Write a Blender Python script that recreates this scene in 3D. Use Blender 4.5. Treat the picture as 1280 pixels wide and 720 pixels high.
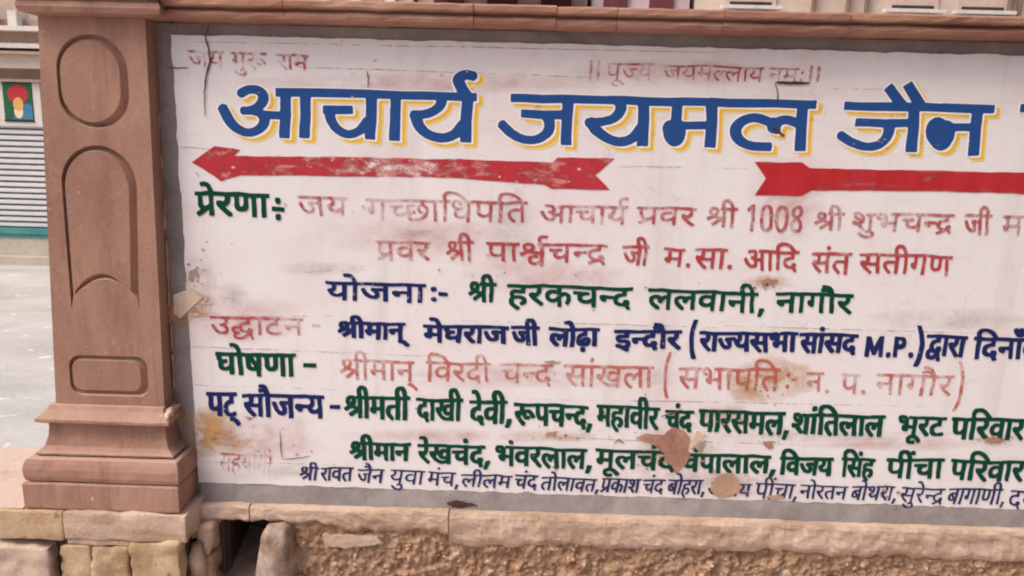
import bpy, bmesh, math, random
from mathutils import Vector, Matrix, noise
from mathutils.geometry import tessellate_polygon
for o in list(bpy.data.objects): bpy.data.objects.remove(o)
scn = bpy.context.scene
COL = scn.collection
R = math.radians

# ------------------------------------------------------------------ camera, sky, sun, exposure
cam = bpy.data.cameras.new('camera'); camo = bpy.data.objects.new('camera', cam); COL.objects.link(camo)
cam.sensor_width = 36.0; cam.lens = 36.0 * 1000.0 / 1280.0; cam.clip_start = 0.05; cam.clip_end = 2000
PITCH, ROLL, YAW = 0.18728804, 0.0254994, 0.01513992
camo.matrix_world = Matrix.Translation((0, -2.0, 1.6)) @ (Matrix.Rotation(YAW, 4, 'Z') @ Matrix.Rotation(math.pi/2 - PITCH, 4, 'X') @ Matrix.Rotation(ROLL, 4, 'Z'))
scn.camera = camo
SUN_EL, SUN_AZ = R(56), R(236)          # azimuth clockwise from +Y: the sun stands in front of the wall, to the left
w = bpy.data.worlds.new('World'); scn.world = w; w.use_nodes = True
nt = w.node_tree; bg = nt.nodes['Background']
sky = nt.nodes.new('ShaderNodeTexSky'); sky.sky_type = 'NISHITA'; sky.sun_disc = False
sky.sun_elevation = SUN_EL; sky.sun_rotation = SUN_AZ; sky.dust_density = 6.0; sky.ozone_density = 0.6; sky.air_density = 1.0
nt.links.new(sky.outputs[0], bg.inputs[0]); bg.inputs[1].default_value = 0.15
sl = bpy.data.lights.new('sun', 'SUN'); sl.energy = 1.3; sl.angle = R(28); sl.color = (1.0, 0.90, 0.80)
so = bpy.data.objects.new('sun', sl); COL.objects.link(so)
d = Vector((math.sin(SUN_AZ)*math.cos(SUN_EL), math.cos(SUN_AZ)*math.cos(SUN_EL), math.sin(SUN_EL)))
so.rotation_euler = d.to_track_quat('Z', 'Y').to_euler(); so.location = d*20
scn.view_settings.view_transform = 'Standard'; scn.view_settings.look = 'None'
scn.view_settings.exposure = 0.40; scn.view_settings.gamma = 1.0
try: scn.view_settings.use_curve_mapping = False
except Exception: pass
scn.cycles.pixel_filter_type = 'BLACKMAN_HARRIS'; scn.cycles.filter_width = 2.0
random.seed(7)

# ------------------------------------------------------------------ materials
def lin(c): return tuple(((v/255)/12.92 if v/255 <= .04045 else ((v/255+.055)/1.055)**2.4) for v in c) + (1,)
class NT:
    def __init__(s, name):
        s.m = bpy.data.materials.new(name); s.m.use_nodes = True; s.t = s.m.node_tree
        s.b = s.t.nodes['Principled BSDF']; s.b.inputs['Roughness'].default_value = .85
        s.b.inputs['Specular IOR Level'].default_value = .25
        s.co = s.t.nodes.new('ShaderNodeTexCoord').outputs['Object']
    def n(s, k, **kw):
        o = s.t.nodes.new(k)
        for a, v in kw.items(): setattr(o, a, v)
        return o
    def l(s, a, b): s.t.links.new(a, b)
    def noise(s, scale, detail=6, rough=.6, stretch=None, dist=0):
        n = s.n('ShaderNodeTexNoise'); n.inputs['Scale'].default_value = scale; n.inputs['Detail'].default_value = detail
        n.inputs['Roughness'].default_value = rough; n.inputs['Distortion'].default_value = dist
        if stretch:
            mp = s.n('ShaderNodeMapping'); mp.inputs['Scale'].default_value = stretch; s.l(s.co, mp.inputs[0]); s.l(mp.outputs[0], n.inputs[0])
        else: s.l(s.co, n.inputs[0])
        return n.outputs['Fac']
    def ramp(s, fac, stops):
        r = s.n('ShaderNodeValToRGB'); e = r.color_ramp.elements
        while len(e) < len(stops): e.new(.5)
        for q, (p, c) in zip(e, stops): q.position = p; q.color = c
        s.l(fac, r.inputs[0]); return r.outputs[0]
    def mix(s, fac, a, b, mode='MIX'):
        m = s.n('ShaderNodeMix', data_type='RGBA', blend_type=mode)
        for v, i in ((fac, 0), (a, 6), (b, 7)):
            if hasattr(v, 'links'): s.l(v, m.inputs[i])
            else: m.inputs[i].default_value = v
        return m.outputs[2]
    def base(s, c):
        if hasattr(c, 'links'): s.l(c, s.b.inputs['Base Color'])
        else: s.b.inputs['Base Color'].default_value = c
    def bump(s, h, strength=.5, dist=.004):
        b = s.n('ShaderNodeBump'); b.inputs['Strength'].default_value = strength; b.inputs['Distance'].default_value = dist
        s.l(h, b.inputs['Height']); s.l(b.outputs[0], s.b.inputs['Normal'])
G = lambda v: (v, v, v, 1)
def rough_mat(name, cols, scale=6, grain=120, bump=.6, dist=.004, rough=.88, stretch=None, speck=None):
    """mottled mineral surface: two or three tones by noise, fine grain, bump"""
    m = NT(name); f = m.noise(scale, 8, .65, stretch, .3)
    k = len(cols); c = m.ramp(f, [(.32 + .36*i/(k-1), col) for i, col in enumerate(cols)])
    g = m.noise(grain, 4, .7)
    c = m.mix(.35, c, m.ramp(g, [(.3, G(.55)), (.7, G(1.0))]), 'MULTIPLY')
    if speck:
        sp = m.noise(speck[0], 3, .5); c = m.mix(m.ramp(sp, [(speck[1], G(0)), (speck[1]+.06, G(1))]), c, speck[2])
    m.base(c); m.b.inputs['Roughness'].default_value = rough
    h = m.noise(grain*.5, 8, .7); m.bump(h, bump, dist)
    return m.m
def paint_mat(name, col, col2, wear=.0, scale=26, streak=(1, 1, 1), hard=.08, residue=0.0, cover=1.0):
    """brushed sign paint; wear = share of the paint flaked or washed away"""
    m = NT(name); f = m.noise(9, 5, .6, (3, 1, 1)); c = m.mix(f, col, col2)
    m.base(c); m.b.inputs['Roughness'].default_value = .7; m.b.inputs['Specular IOR Level'].default_value = .08
    if wear > 0:
        n1 = m.noise(scale, 9, .72, streak, .4); n2 = m.noise(4.5, 3, .5)
        a = m.n('ShaderNodeMath', operation='ADD'); mm = m.n('ShaderNodeMath', operation='MULTIPLY'); mm.inputs[1].default_value = .55
        m.l(n2, mm.inputs[0]); m.l(n1, a.inputs[0]); m.l(mm.outputs[0], a.inputs[1])
        t = .775 + (wear - .5)*.5
        m.l(m.ramp(a.outputs[0], [(t - hard, G(residue)), (t + hard, G(cover))]), m.b.inputs['Alpha'])
    return m.m
M = {}
# white-washed sign plaster, pinkish, with rain streaks and rubbed patches
m = NT('sign_plaster')
c = m.ramp(m.noise(2.2, 8, .62, None, .5), [(.30, (.68, .63, .645, 1)), (.5, (.75, .735, .755, 1)), (.72, (.735, .655, .685, 1))])
c = m.mix(m.ramp(m.noise(5, 7, .7, (.35, 1, 1.8), .6), [(.56, G(0)), (.74, G(.55))]), c, (.66, .56, .50, 1))
c = m.mix(m.ramp(m.noise(7, 9, .75, (1, 1, .5)), [(.62, G(0)), (.72, G(.6))]), c, (.88, .80, .78, 1))
c = m.mix(m.ramp(m.noise(60, 5, .8), [(.64, G(0)), (.72, G(.45))]), c, (.50, .41, .36, 1))
c = m.mix(m.ramp(m.noise(3.2, 6, .6, (5, 1, .35), .3), [(.55, G(0)), (.78, G(.5))]), c, (.58, .51, .49, 1))
vo = m.n('ShaderNodeTexVoronoi', feature='DISTANCE_TO_EDGE'); vo.inputs['Scale'].default_value = 9; wob = m.n('ShaderNodeVectorMath', operation='ADD'); wn_ = m.n('ShaderNodeTexNoise'); wn_.inputs['Scale'].default_value = 14
m.l(m.co, wn_.inputs[0]); sc_ = m.n('ShaderNodeVectorMath', operation='SCALE'); sc_.inputs['Scale'].default_value = .12; m.l(wn_.outputs['Color'], sc_.inputs[0]); m.l(m.co, wob.inputs[0]); m.l(sc_.outputs[0], wob.inputs[1]); m.l(wob.outputs[0], vo.inputs['Vector'])
craze = m.mix(m.ramp(m.noise(2.1, 4, .6), [(.5, G(0)), (.62, G(1))]), G(0), m.ramp(vo.outputs['Distance'], [(.004, G(.32)), (.014, G(0))]))
c = m.mix(craze, c, (.42, .33, .29, 1))
m.base(c); m.bump(m.noise(45, 9, .65), .35, .003); M['plaster'] = m.m
M['cement'] = rough_mat('grey_cement', [(.20, .175, .175, 1), (.27, .24, .24, 1), (.34, .30, .29, 1)], 5, 90, .7, .004)
M['wall'] = rough_mat('old_render', [(.30, .22, .18, 1), (.42, .33, .27, 1)], 4, 60)
m = NT('pink_sandstone')
c = m.ramp(m.noise(3.4, 8, .66, (1, 1, .45), .4), [(.30, (.28, .150, .115, 1)), (.5, (.385, .222, .166, 1)), (.70, (.44, .275, .212, 1))])
c = m.mix(m.ramp(m.noise(4.5, 7, .7, (4, 4, .35), .3), [(.50, G(0)), (.72, G(.75))]), c, (.23, .120, .092, 1))
c = m.mix(m.ramp(m.noise(12, 9, .78), [(.55, G(0)), (.70, G(.5))]), c, (.45, .31, .26, 1))
c = m.mix(.4, c, m.ramp(m.noise(190, 4, .7), [(.3, G(.55)), (.7, G(1.05))]), 'MULTIPLY')
c = m.mix(m.ramp(m.noise(44, 4, .6), [(.70, G(0)), (.75, G(.8))]), c, (.55, .42, .37, 1))
sn = m.n('ShaderNodeNewGeometry'); sx_ = m.n('ShaderNodeSeparateXYZ'); m.l(sn.outputs['Normal'], sx_.inputs[0])
c = m.mix(m.ramp(sx_.outputs['Z'], [(.55, G(0)), (.95, G(.55))]), c, (.48, .35, .29, 1))      # dust lying on the upward ledges
m.base(c); m.bump(m.noise(70, 10, .72), .75, .003); M['pillar'] = m.m
M['coping'] = rough_mat('red_brown_stone', [(.21, .088, .068, 1), (.31, .150, .110, 1), (.42, .250, .180, 1)], 4, 110, .6, .003, .85, (.5, 1, 2))
M['ledge'] = rough_mat('pale_sandstone_ledge', [(.40, .265, .185, 1), (.58, .43, .33, 1), (.67, .52, .43, 1)], 9, 90, 1.0, .007, .9, (.5, 1, 2))
M['block'] = rough_mat('yellow_sandstone', [(.38, .25, .145, 1), (.53, .38, .235, 1), (.60, .46, .32, 1)], 9, 110, 1.0, .006, .9, None, (26, .64, (.30, .20, .14, 1)))
M['block_pink'] = rough_mat('rosy_sandstone', [(.46, .345, .29, 1), (.58, .45, .39, 1), (.56, .44, .31, 1)], 8, 110, .9, .005, .9)
M['rubble'] = rough_mat('crumbling_mud_mortar', [(.30, .165, .100, 1), (.44, .275, .175, 1), (.58, .41, .29, 1)], 24, 130, 1.0, .008, .95, None, (75, .62, (.66, .51, .39, 1)))
M['grit'] = rough_mat('pale_grit', [(.36, .22, .135, 1), (.48, .32, .21, 1), (.60, .45, .33, 1)], 45, 120, .5, .003, .9)
M['grey_stone'] = rough_mat('grey_weathered_stone', [(.22, .15, .115, 1), (.40, .30, .245, 1), (.58, .49, .43, 1)], 18, 90, .9, .006, .9)
M['red_stone'] = rough_mat('brown_rubble_stone', [(.28, .16, .11, 1), (.44, .29, .20, 1), (.55, .42, .33, 1)], 14, 90, .9, .006, .9)
M['channel'] = rough_mat('dark_drain_brown', [(.05, .032, .028, 1), (.10, .068, .06, 1)], 10, 60)  # very dark brown: drain interior and the core behind the blocks
M['silt'] = rough_mat('grey_drain_silt', [(.15, .10, .08, 1), (.25, .18, .15, 1)], 14, 60)
M['chip_red'] = rough_mat('bare_brown_plaster', [(.33, .165, .12, 1), (.43, .245, .185, 1), (.47, .29, .22, 1)], 12, 80, .9, .005, .9)
M['chip_tan'] = rough_mat('bare_tan_plaster', [(.43, .27, .19, 1), (.53, .36, .26, 1)], 14, 80, .8, .004, .9)
M['chip_cream'] = rough_mat('bare_cream_plaster', [(.62, .47, .36, 1), (.72, .59, .47, 1)], 14, 80, .8, .004, .9)
M['chip_grey'] = rough_mat('bare_grey_plaster', [(.30, .23, .20, 1), (.45, .36, .31, 1)], 16, 80, .8, .004, .9)
M['crack'] = rough_mat('dark_crack_brown', [(.05, .028, .024, 1), (.11, .06, .05, 1)], 20, 60)  # dark red-brown tone of the cracks and one small frame patch
M['hair'] = paint_mat('hairline_crack', (.44, .34, .31, 1), (.50, .41, .37, 1), .52, 40, (1, 1, 1), .1, 0, .7)
def stain_mat(name, col, amount, scale=11):
    m = NT(name); m.base(col); at = m.n('ShaderNodeAttribute'); at.attribute_name = 'soak'
    n = m.ramp(m.noise(scale, 8, .7, (.8, 1, 1.1), .5), [(.36, G(.1)), (.68, G(1))])
    a = m.n('ShaderNodeMath', operation='MULTIPLY'); b = m.n('ShaderNodeMath', operation='MULTIPLY'); b.inputs[1].default_value = amount
    m.l(at.outputs['Fac'], a.inputs[0]); m.l(n, a.inputs[1]); m.l(a.outputs[0], b.inputs[0]); m.l(b.outputs[0], m.b.inputs['Alpha']); return m.m
M['stain'] = stain_mat('ochre_rust_stain', (.56, .31, .12, 1), 1.7); M['stain_tan'] = stain_mat('dull_tan_stain', (.58, .40, .27, 1), .75, 16); M['stain_pink'] = stain_mat('washed_out_red_stain', (.62, .34, .32, 1), .5); M['stain_grey'] = stain_mat('grey_rub_stain', (.44, .37, .34, 1), .4, 16)
BL = ((.018, .060, .215, 1), (.026, .092, .30, 1)); NV = ((.012, .015, .075, 1), (.018, .030, .145, 1)); GR = ((.003, .034, .019, 1), (.007, .080, .047, 1))
RD = ((.36, .035, .045, 1), (.48, .07, .08, 1)); OR = ((.45, .085, .06, 1), (.56, .16, .12, 1))
P = {'title': paint_mat('blue_sign_paint', *BL, .05, 40, (1, 1, 1), .05), 'title_gap': paint_mat('white_sign_paint', (.86, .82, .80, 1), (.88, .85, .83, 1)),
     'title_shade': paint_mat('yellow_sign_paint', (.72, .43, .06, 1), (.78, .50, .11, 1), .14, 30, (1, 1, 1), .08), 'title_edge': paint_mat('pale_yellow_sign_paint', (.84, .66, .22, 1), (.86, .72, .34, 1), .16, 30)}
P['salute'] = paint_mat('rubbed_red_paint', *RD, .56, 42, (1, 1, 1), .08, .10, .85)
P['invocation'] = paint_mat('rubbed_thin_red_paint', *RD, .58, 44, (1, 1, 1), .09, .16, .85)
P['inspire'] = paint_mat('faded_red_paint', *RD, .53, 40, (1, 1, 1), .09, .22, .80)
P['inspire_two'] = paint_mat('worn_red_paint', *RD, .43, 40, (1, 1, 1), .10, .25, .92)
P['announce'] = paint_mat('faded_orange_red_paint', *OR, .49, 38, (1, 1, 1), .10, .25, .85)
P['opening_head'] = P['inspire']
P['helpers_head'] = paint_mat('nearly_gone_red_paint', *RD, .62, 40, (1, 1, 1), .08, .08, .8)
for k in ('inspire_head', 'plan', 'announce_head', 'courtesy', 'family'): P[k] = None
gp = paint_mat('dark_green_sign_paint', *GR, .07, 55, (1, 1, 1), .05)
nb = paint_mat('navy_sign_paint', *NV, .07, 55, (1, 1, 1), .05)
nf = paint_mat('thin_navy_sign_paint', (.028, .026, .085, 1), (.045, .048, .14, 1), .12, 60, (1, 1, 1), .08)
for k in ('inspire_head', 'plan', 'announce_head', 'courtesy', 'family'): P[k] = gp
for k in ('plan_head', 'opening', 'courtesy_head'): P[k] = nb
P['helpers'] = nf
M['arrow_worn'] = paint_mat('worn_red_arrow_paint', (.40, .022, .038, 1), (.52, .06, .075, 1), .47, 30, (.5, 1, 1.2), .07)
M['arrow'] = paint_mat('red_arrow_paint', (.38, .012, .022, 1), (.52, .045, .05, 1), .30, 24, (.35, 1, 1.5), .08, .55)
M['arrow_under'] = paint_mat('thin_red_undercoat', (.60, .16, .16, 1), (.68, .30, .28, 1), .36, 34, (.6, 1, 1.2), .10)
# background
M['road'] = rough_mat('dusty_concrete_road', [(.38, .37, .35, 1), (.46, .45, .43, 1), (.54, .535, .515, 1)], 1.1, 30, .5, .01, .8, (1, 1.4, 1), (7, .64, (.58, .58, .57, 1)))
M['apron'] = rough_mat('pinkish_paving', [(.42, .33, .30, 1), (.52, .43, .40, 1)], 1.5, 20)
M['shop'] = rough_mat('cream_shop_plaster', [(.55, .45, .36, 1), (.66, .56, .46, 1)], 2, 20, .4)
M['shop_brown'] = rough_mat('dusty_pink_moulding', [(.38, .25, .20, 1), (.48, .34, .28, 1)], 3, 30, .4)
M['white'] = rough_mat('white_limewash', [(.68, .62, .58, 1), (.80, .75, .71, 1)], 3, 30, .3)
M['step'] = rough_mat('beige_step_stone', [(.44, .38, .31, 1), (.54, .48, .40, 1)], 2, 20)
m = NT('painted_shutter_steel'); m.base(m.mix(m.noise(3, 5, .6), (.56, .56, .57, 1), (.74, .73, .73, 1))); m.b.inputs['Metallic'].default_value = .1; m.b.inputs['Roughness'].default_value = .5; M['shutter'] = m.m
M['teal'] = rough_mat('teal_enamel', [(.06, .23, .24, 1), (.12, .33, .34, 1)], 3, 20, .2, .002, .5)
M['maroon'] = rough_mat('maroon_cloth', [(.10, .03, .035, 1), (.18, .06, .06, 1)], 3, 20, .4)
M['lilac'] = rough_mat('lilac_plaster', [(.54, .42, .46, 1), (.66, .54, .58, 1)], 3, 20, .3)
M['pinkwall'] = rough_mat('pale_pink_plaster', [(.58, .42, .37, 1), (.70, .54, .48, 1)], 2, 20, .3)
M['cream'] = rough_mat('cream_plaster', [(.60, .48, .39, 1), (.72, .61, .52, 1)], 2, 20, .3)
M['dark'] = rough_mat('dark_window_glass', [(.03, .025, .025, 1), (.07, .055, .05, 1)], 2, 20, .1)
def flat(name, c):
    m = NT(name); m.base(m.mix(m.noise(14, 4, .6), c, tuple(min(1, v*1.35) for v in c[:3]) + (1,))); m.b.inputs['Roughness'].default_value = .4; return m.m
M['pgreen'] = flat('printed_green', (.02, .10, .05, 1)); M['pred'] = flat('printed_red', (.42, .03, .04, 1)); M['pyellow'] = flat('printed_skin', (.62, .34, .10, 1))
M['pblue'] = flat('printed_blue', (.05, .17, .30, 1)); M['pcream'] = flat('printed_cream', (.70, .58, .38, 1)); M['pdark'] = flat('printed_dark', (.02, .025, .025, 1))

# ------------------------------------------------------------------ builders (world coordinates in, parts stored relative to their thing)
def wpos(o):
    p = Vector((0, 0, 0))
    while o: p = p + o.location; o = o.parent
    return p
def thing(name, label, cat, loc=(0, 0, 0), group=None):
    o = bpy.data.objects.new(name, None); COL.objects.link(o); o.location = loc; o.empty_display_size = .1
    o['label'] = label; o['category'] = cat
    if group: o['group'] = group
    return o
def obj(name, V, F, mat, parent=None, smooth=False, label=None, kind=None):
    me = bpy.data.meshes.new(name); base = wpos(parent) if parent else Vector((0, 0, 0))
    me.from_pydata([tuple(Vector(v) - base) for v in V], [], F); me.update()
    me.materials.append(mat if mat else None)
    if smooth:
        for p in me.polygons: p.use_smooth = True
    o = bpy.data.objects.new(name, me); COL.objects.link(o)
    if parent: o.parent = parent
    if label: o['label'] = label
    if kind: o['kind'] = kind
    return o
class MB:
    def __init__(s): s.V = []; s.F = []
    def add(s, V, F):
        k = len(s.V); s.V += [tuple(v) for v in V]; s.F += [tuple(i + k for i in f) for f in F]; return s
    def box(s, x0, x1, y0, y1, z0, z1):
        return s.add([(x0, y0, z0), (x1, y0, z0), (x1, y1, z0), (x0, y1, z0), (x0, y0, z1), (x1, y0, z1), (x1, y1, z1), (x0, y1, z1)],
                     [(0, 3, 2, 1), (4, 5, 6, 7), (0, 1, 5, 4), (1, 2, 6, 5), (2, 3, 7, 6), (3, 0, 4, 7)])
    def lathe(s, cx, cy, prof, n=12):
        V = [(cx + r*math.cos(2*math.pi*i/n), cy + r*math.sin(2*math.pi*i/n), z) for r, z in prof for i in range(n)]
        F = [(j*n + i, j*n + (i+1) % n, (j+1)*n + (i+1) % n, (j+1)*n + i) for j in range(len(prof)-1) for i in range(n)]
        return s.add(V, F + [tuple(range(n))[::-1], tuple(range((len(prof)-1)*n, len(prof)*n))])
    def go(s, name, mat, parent=None, **k): return obj(name, s.V, s.F, mat, parent, **k)
def fbm(p, f, oct=4):
    v = 0; a = 1; q = Vector(p)*f
    for _ in range(oct): v += a*noise.noise(q); q = q*2.03 + Vector((3.1, 1.7, 5.3)); a *= .52
    return v
def stone(name, x0, x1, y0, y1, z0, z1, mat, parent, bev=.008, rough=.004, cuts=3, freq=14, seed=0, label=None, taper=None, skew=None, top_round=0):
    """a dressed or broken stone: bevelled box with an uneven face"""
    bm = bmesh.new(); bmesh.ops.create_cube(bm, size=1)
    for v in bm.verts: v.co = Vector(((x0+x1)/2 + v.co.x*(x1-x0), (y0+y1)/2 + v.co.y*(y1-y0), (z0+z1)/2 + v.co.z*(z1-z0)))
    bmesh.ops.bevel(bm, geom=list(bm.edges), offset=bev, segments=2, profile=.6, affect='EDGES')
    for _ in range(cuts):
        es = [e for e in bm.edges if e.calc_length() > .02]
        if not es: break
        bmesh.ops.subdivide_edges(bm, edges=es, cuts=1, use_grid_fill=True)
    bm.normal_update()
    for v in bm.verts:
        p = v.co + Vector((seed*3.7, seed*1.3, seed*2.1))
        n = v.normal.copy()
        v.co += n*rough*fbm(p, freq, 4)*1.6
        if taper:
            t = (v.co.z - z0)/(z1 - z0); k = 1 - taper*max(0, t)**2; v.co.x = (x0+x1)/2 + (v.co.x - (x0+x1)/2)*k
        if skew: v.co.x += skew*(v.co.z - z0)
    bmesh.ops.triangulate(bm, faces=[f for f in bm.faces if len(f.verts) > 4])
    V = [tuple(v.co) for v in bm.verts]; bm.verts.index_update(); F = [tuple(q.index for q in f.verts) for f in bm.faces]; bm.free()
    return obj(name, V, F, mat, parent, smooth=True, label=label)
def tess(loops):
    """loops of (x, z): triangles over the even-odd area"""
    pts = [p for l in loops for p in l]
    return pts, [t for t in tessellate_polygon([[Vector((p[0], p[1], 0)) for p in l] for l in loops])]
def area(l): return .5*sum(l[i-1][0]*l[i][1] - l[i][0]*l[i-1][1] for i in range(len(l)))
def inside(p, l):
    c = False
    for i in range(len(l)):
        a, b = l[i-1], l[i]
        if (a[1] > p[1]) != (b[1] > p[1]) and p[0] < (b[0]-a[0])*(p[1]-a[1])/(b[1]-a[1]) + a[0]: c = not c
    return c
def islands(loops):
    if len(loops) == 1: return [loops]
    sg = 1 if area(max(loops, key=lambda l: abs(area(l)))) > 0 else -1
    outs = [[l] for l in loops if area(l)*sg > 0]
    for h in loops:
        if area(h)*sg > 0: continue
        found = [o for o in outs if inside(h[0], o[0])]
        if found: min(found, key=lambda o: abs(area(o[0]))).append(h)
    return outs
def sheet(name, groups, y, mat, parent, label=None):
    """flat paint: list of polygon groups (each a list of loops in x, z metres) at depth y, facing -Y"""
    mb = MB()
    for i, loops in enumerate(groups):
        if not loops: continue
        if isinstance(loops[0][0], float): loops = [loops]
        for isl in islands(loops):
            pts, tr = tess(isl); F = []
            for t in tr:
                a, b, c = (pts[k] for k in t)
                ar = (b[0]-a[0])*(c[1]-a[1]) - (b[1]-a[1])*(c[0]-a[0])
                F.append(t if ar > 0 else (t[0], t[2], t[1]))
            mb.add([(p[0], y - .00006*(i % 3), p[1]) for p in pts], F)
    return mb.go(name, mat, parent, label=label)
def prism(name, loop, y0, y1, mat, parent, label=None, noise_amp=0):
    """outline (x, z) given a thickness from y0 (front) to y1 (back)"""
    ar = sum(loop[i][0]*loop[(i+1) % len(loop)][1] - loop[(i+1) % len(loop)][0]*loop[i][1] for i in range(len(loop)))
    if ar < 0: loop = loop[::-1]
    n = len(loop); pts, tr = tess([loop]); V = [(p[0], y0, p[1]) for p in pts] + [(p[0], y1, p[1]) for p in pts]
    F = []
    for t in tr:
        a, b, c = (pts[k] for k in t); s = (b[0]-a[0])*(c[1]-a[1]) - (b[1]-a[1])*(c[0]-a[0])
        t = t if s > 0 else (t[0], t[2], t[1]); F += [t, tuple(k + n for k in t[::-1])]
    F += [((i+1) % n, i, i + n, (i+1) % n + n) for i in range(n)]
    return obj(name, V, F, mat, parent, label=label)
def ragged(loop, amp, step=.012, seed=0):
    """resample an outline and fray it"""
    o = []
    for i in range(len(loop)):
        a, b = Vector(loop[i]), Vector(loop[(i+1) % len(loop)]); k = max(1, int((b-a).length/step)); nrm = Vector((-(b-a).y, (b-a).x)).normalized()
        for j in range(k):
            p = a + (b-a)*j/k; o.append(tuple(p + nrm*amp*fbm((p.x + seed, p.y, seed*.37), 1/(step*3.2), 3)))
    return o
def ribbon(pts, w):
    L, Rr = [], []
    for i, p in enumerate(pts):
        a = Vector(pts[max(0, i-1)]); b = Vector(pts[min(len(pts)-1, i+1)]); dd = (b-a).normalized(); n = Vector((-dd.y, dd.x))
        ww = w*(.35 + .65*math.sin(math.pi*(i+.6)/(len(pts)+.2)))*.5*(.8 + .4*random.random())
        L.append(tuple(Vector(p) + n*ww)); Rr.append(tuple(Vector(p) - n*ww))
    return L + Rr[::-1]
# image pixels cast through the camera view to metres (x, z) on plane y
_rot = (Matrix.Rotation(0.01513992, 3, 'Z') @ Matrix.Rotation(math.pi/2 - 0.18728804, 3, 'X') @ Matrix.Rotation(0.0254994, 3, 'Z'))
def px(u, v, y=0.0):
    dd = _rot @ Vector(((u-640)/1000, -(v-360)/1000, -1)); t = (y + 2.0)/dd.y
    return (dd.x*t, 1.6 + dd.z*t)

# ------------------------------------------------------------------ the setting: ground
obj('road', [(-300, .9, 0), (300, .9, 0), (300, 600, 0), (-300, 600, 0)], [(0, 1, 2, 3)], M['road'], kind='structure')
obj('ground', [(-300, -300, -.004), (300, -300, -.004), (300, .9, -.004), (-300, .9, -.004)], [(0, 1, 2, 3)], M['apron'], kind='structure')

# ------------------------------------------------------------------ painted wall
XR = 2.35                                                       # the wall runs on beyond the right edge of the picture
wall = thing('painted_wall', 'boundary wall with a white hand-lettered Hindi sign panel, grey cement frame and red stone coping', 'wall', (.7, .1, 0))
MB().box(-.93, XR, .012, .22, .60, 1.849).go('wall_body', M['wall'], wall)
# cement frame: rough strips round the panel, the bottom one falling outwards
def strip(x0, x1, z0, z1, y_top, y_bot, seed, nx, nz):
    V = []; F = []
    for j in range(nz+1):
        for i in range(nx+1):
            x = x0 + (x1-x0)*i/nx; t = j/nz; z = z0 + (z1-z0)*t; y = y_bot + (y_top-y_bot)*t
            V.append((x, y - .003*fbm((x + seed, 0, z), 22, 4), z))
    for j in range(nz):
        for i in range(nx):
            a = j*(nx+1) + i; F.append((a, a+1, a+nx+2, a+nx+1))
    return V, F
fr = MB(); fr.add(*strip(-.918, -.852, .60, 1.849, .006, .006, 1, 6, 120)); fr.add(*strip(-.852, XR, 1.806, 1.849, .004, .007, 2, 320, 4)); fr.add(*strip(-.852, XR, .600, .682, .006, -.018, 3, 320, 8))
fr.go('cement_frame', M['cement'], wall, smooth=True)
tl, tr_, br, bl = (-.8715, 1.8215), (XR-.06, 1.819), (XR-.06, .663), (-.8595, .6645)
prism('sign_panel', ragged([bl, br, tr_, tl], .0030, .012, 3), 0, .014, M['plaster'], wall, label='white plaster sign panel with weathered paint')
# coping: upper slab course and lower roll, in separate stones
jx = [-.86] + [px(u, 12, -.06)[0] for u in (355, 592, 696, 772, 905, 1062)] + [1.62, 2.02, XR]
for i in range(len(jx)-1):
    a, b = jx[i] + .0006, jx[i+1] - .0006; dz = random.uniform(-.0015, .0015); dy = random.uniform(-.003, .003)
    mb = MB(); prof = [(.25, 1.850), (-.050, 1.8505), (-.060, 1.855), (-.063, 1.863), (-.059, 1.871), (-.050, 1.8745), (-.050, 1.8775), (-.068, 1.879), (-.0705, 1.883), (-.070, 1.894), (-.066, 1.8985), (.25, 1.9)]
    n = max(2, int((b-a)/.03)); V = []; F = []
    for k in range(n+1):
        x = a + (b-a)*k/n
        for (y, z) in prof: V.append((x, y + dy - .0036*fbm((x, z*3, i), 20, 4), z + dz + .0018*fbm((x, y, i + 9), 24, 3)))
    q = len(prof)
    for k in range(n):
        for j in range(q): F.append((k*q + j, k*q + (j+1) % q, (k+1)*q + (j+1) % q, (k+1)*q + j))
    F += [tuple(range(q))[::-1], tuple(range(n*q, n*q + q))]
    obj('coping_stone', V, F, M['coping'], wall)
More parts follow.
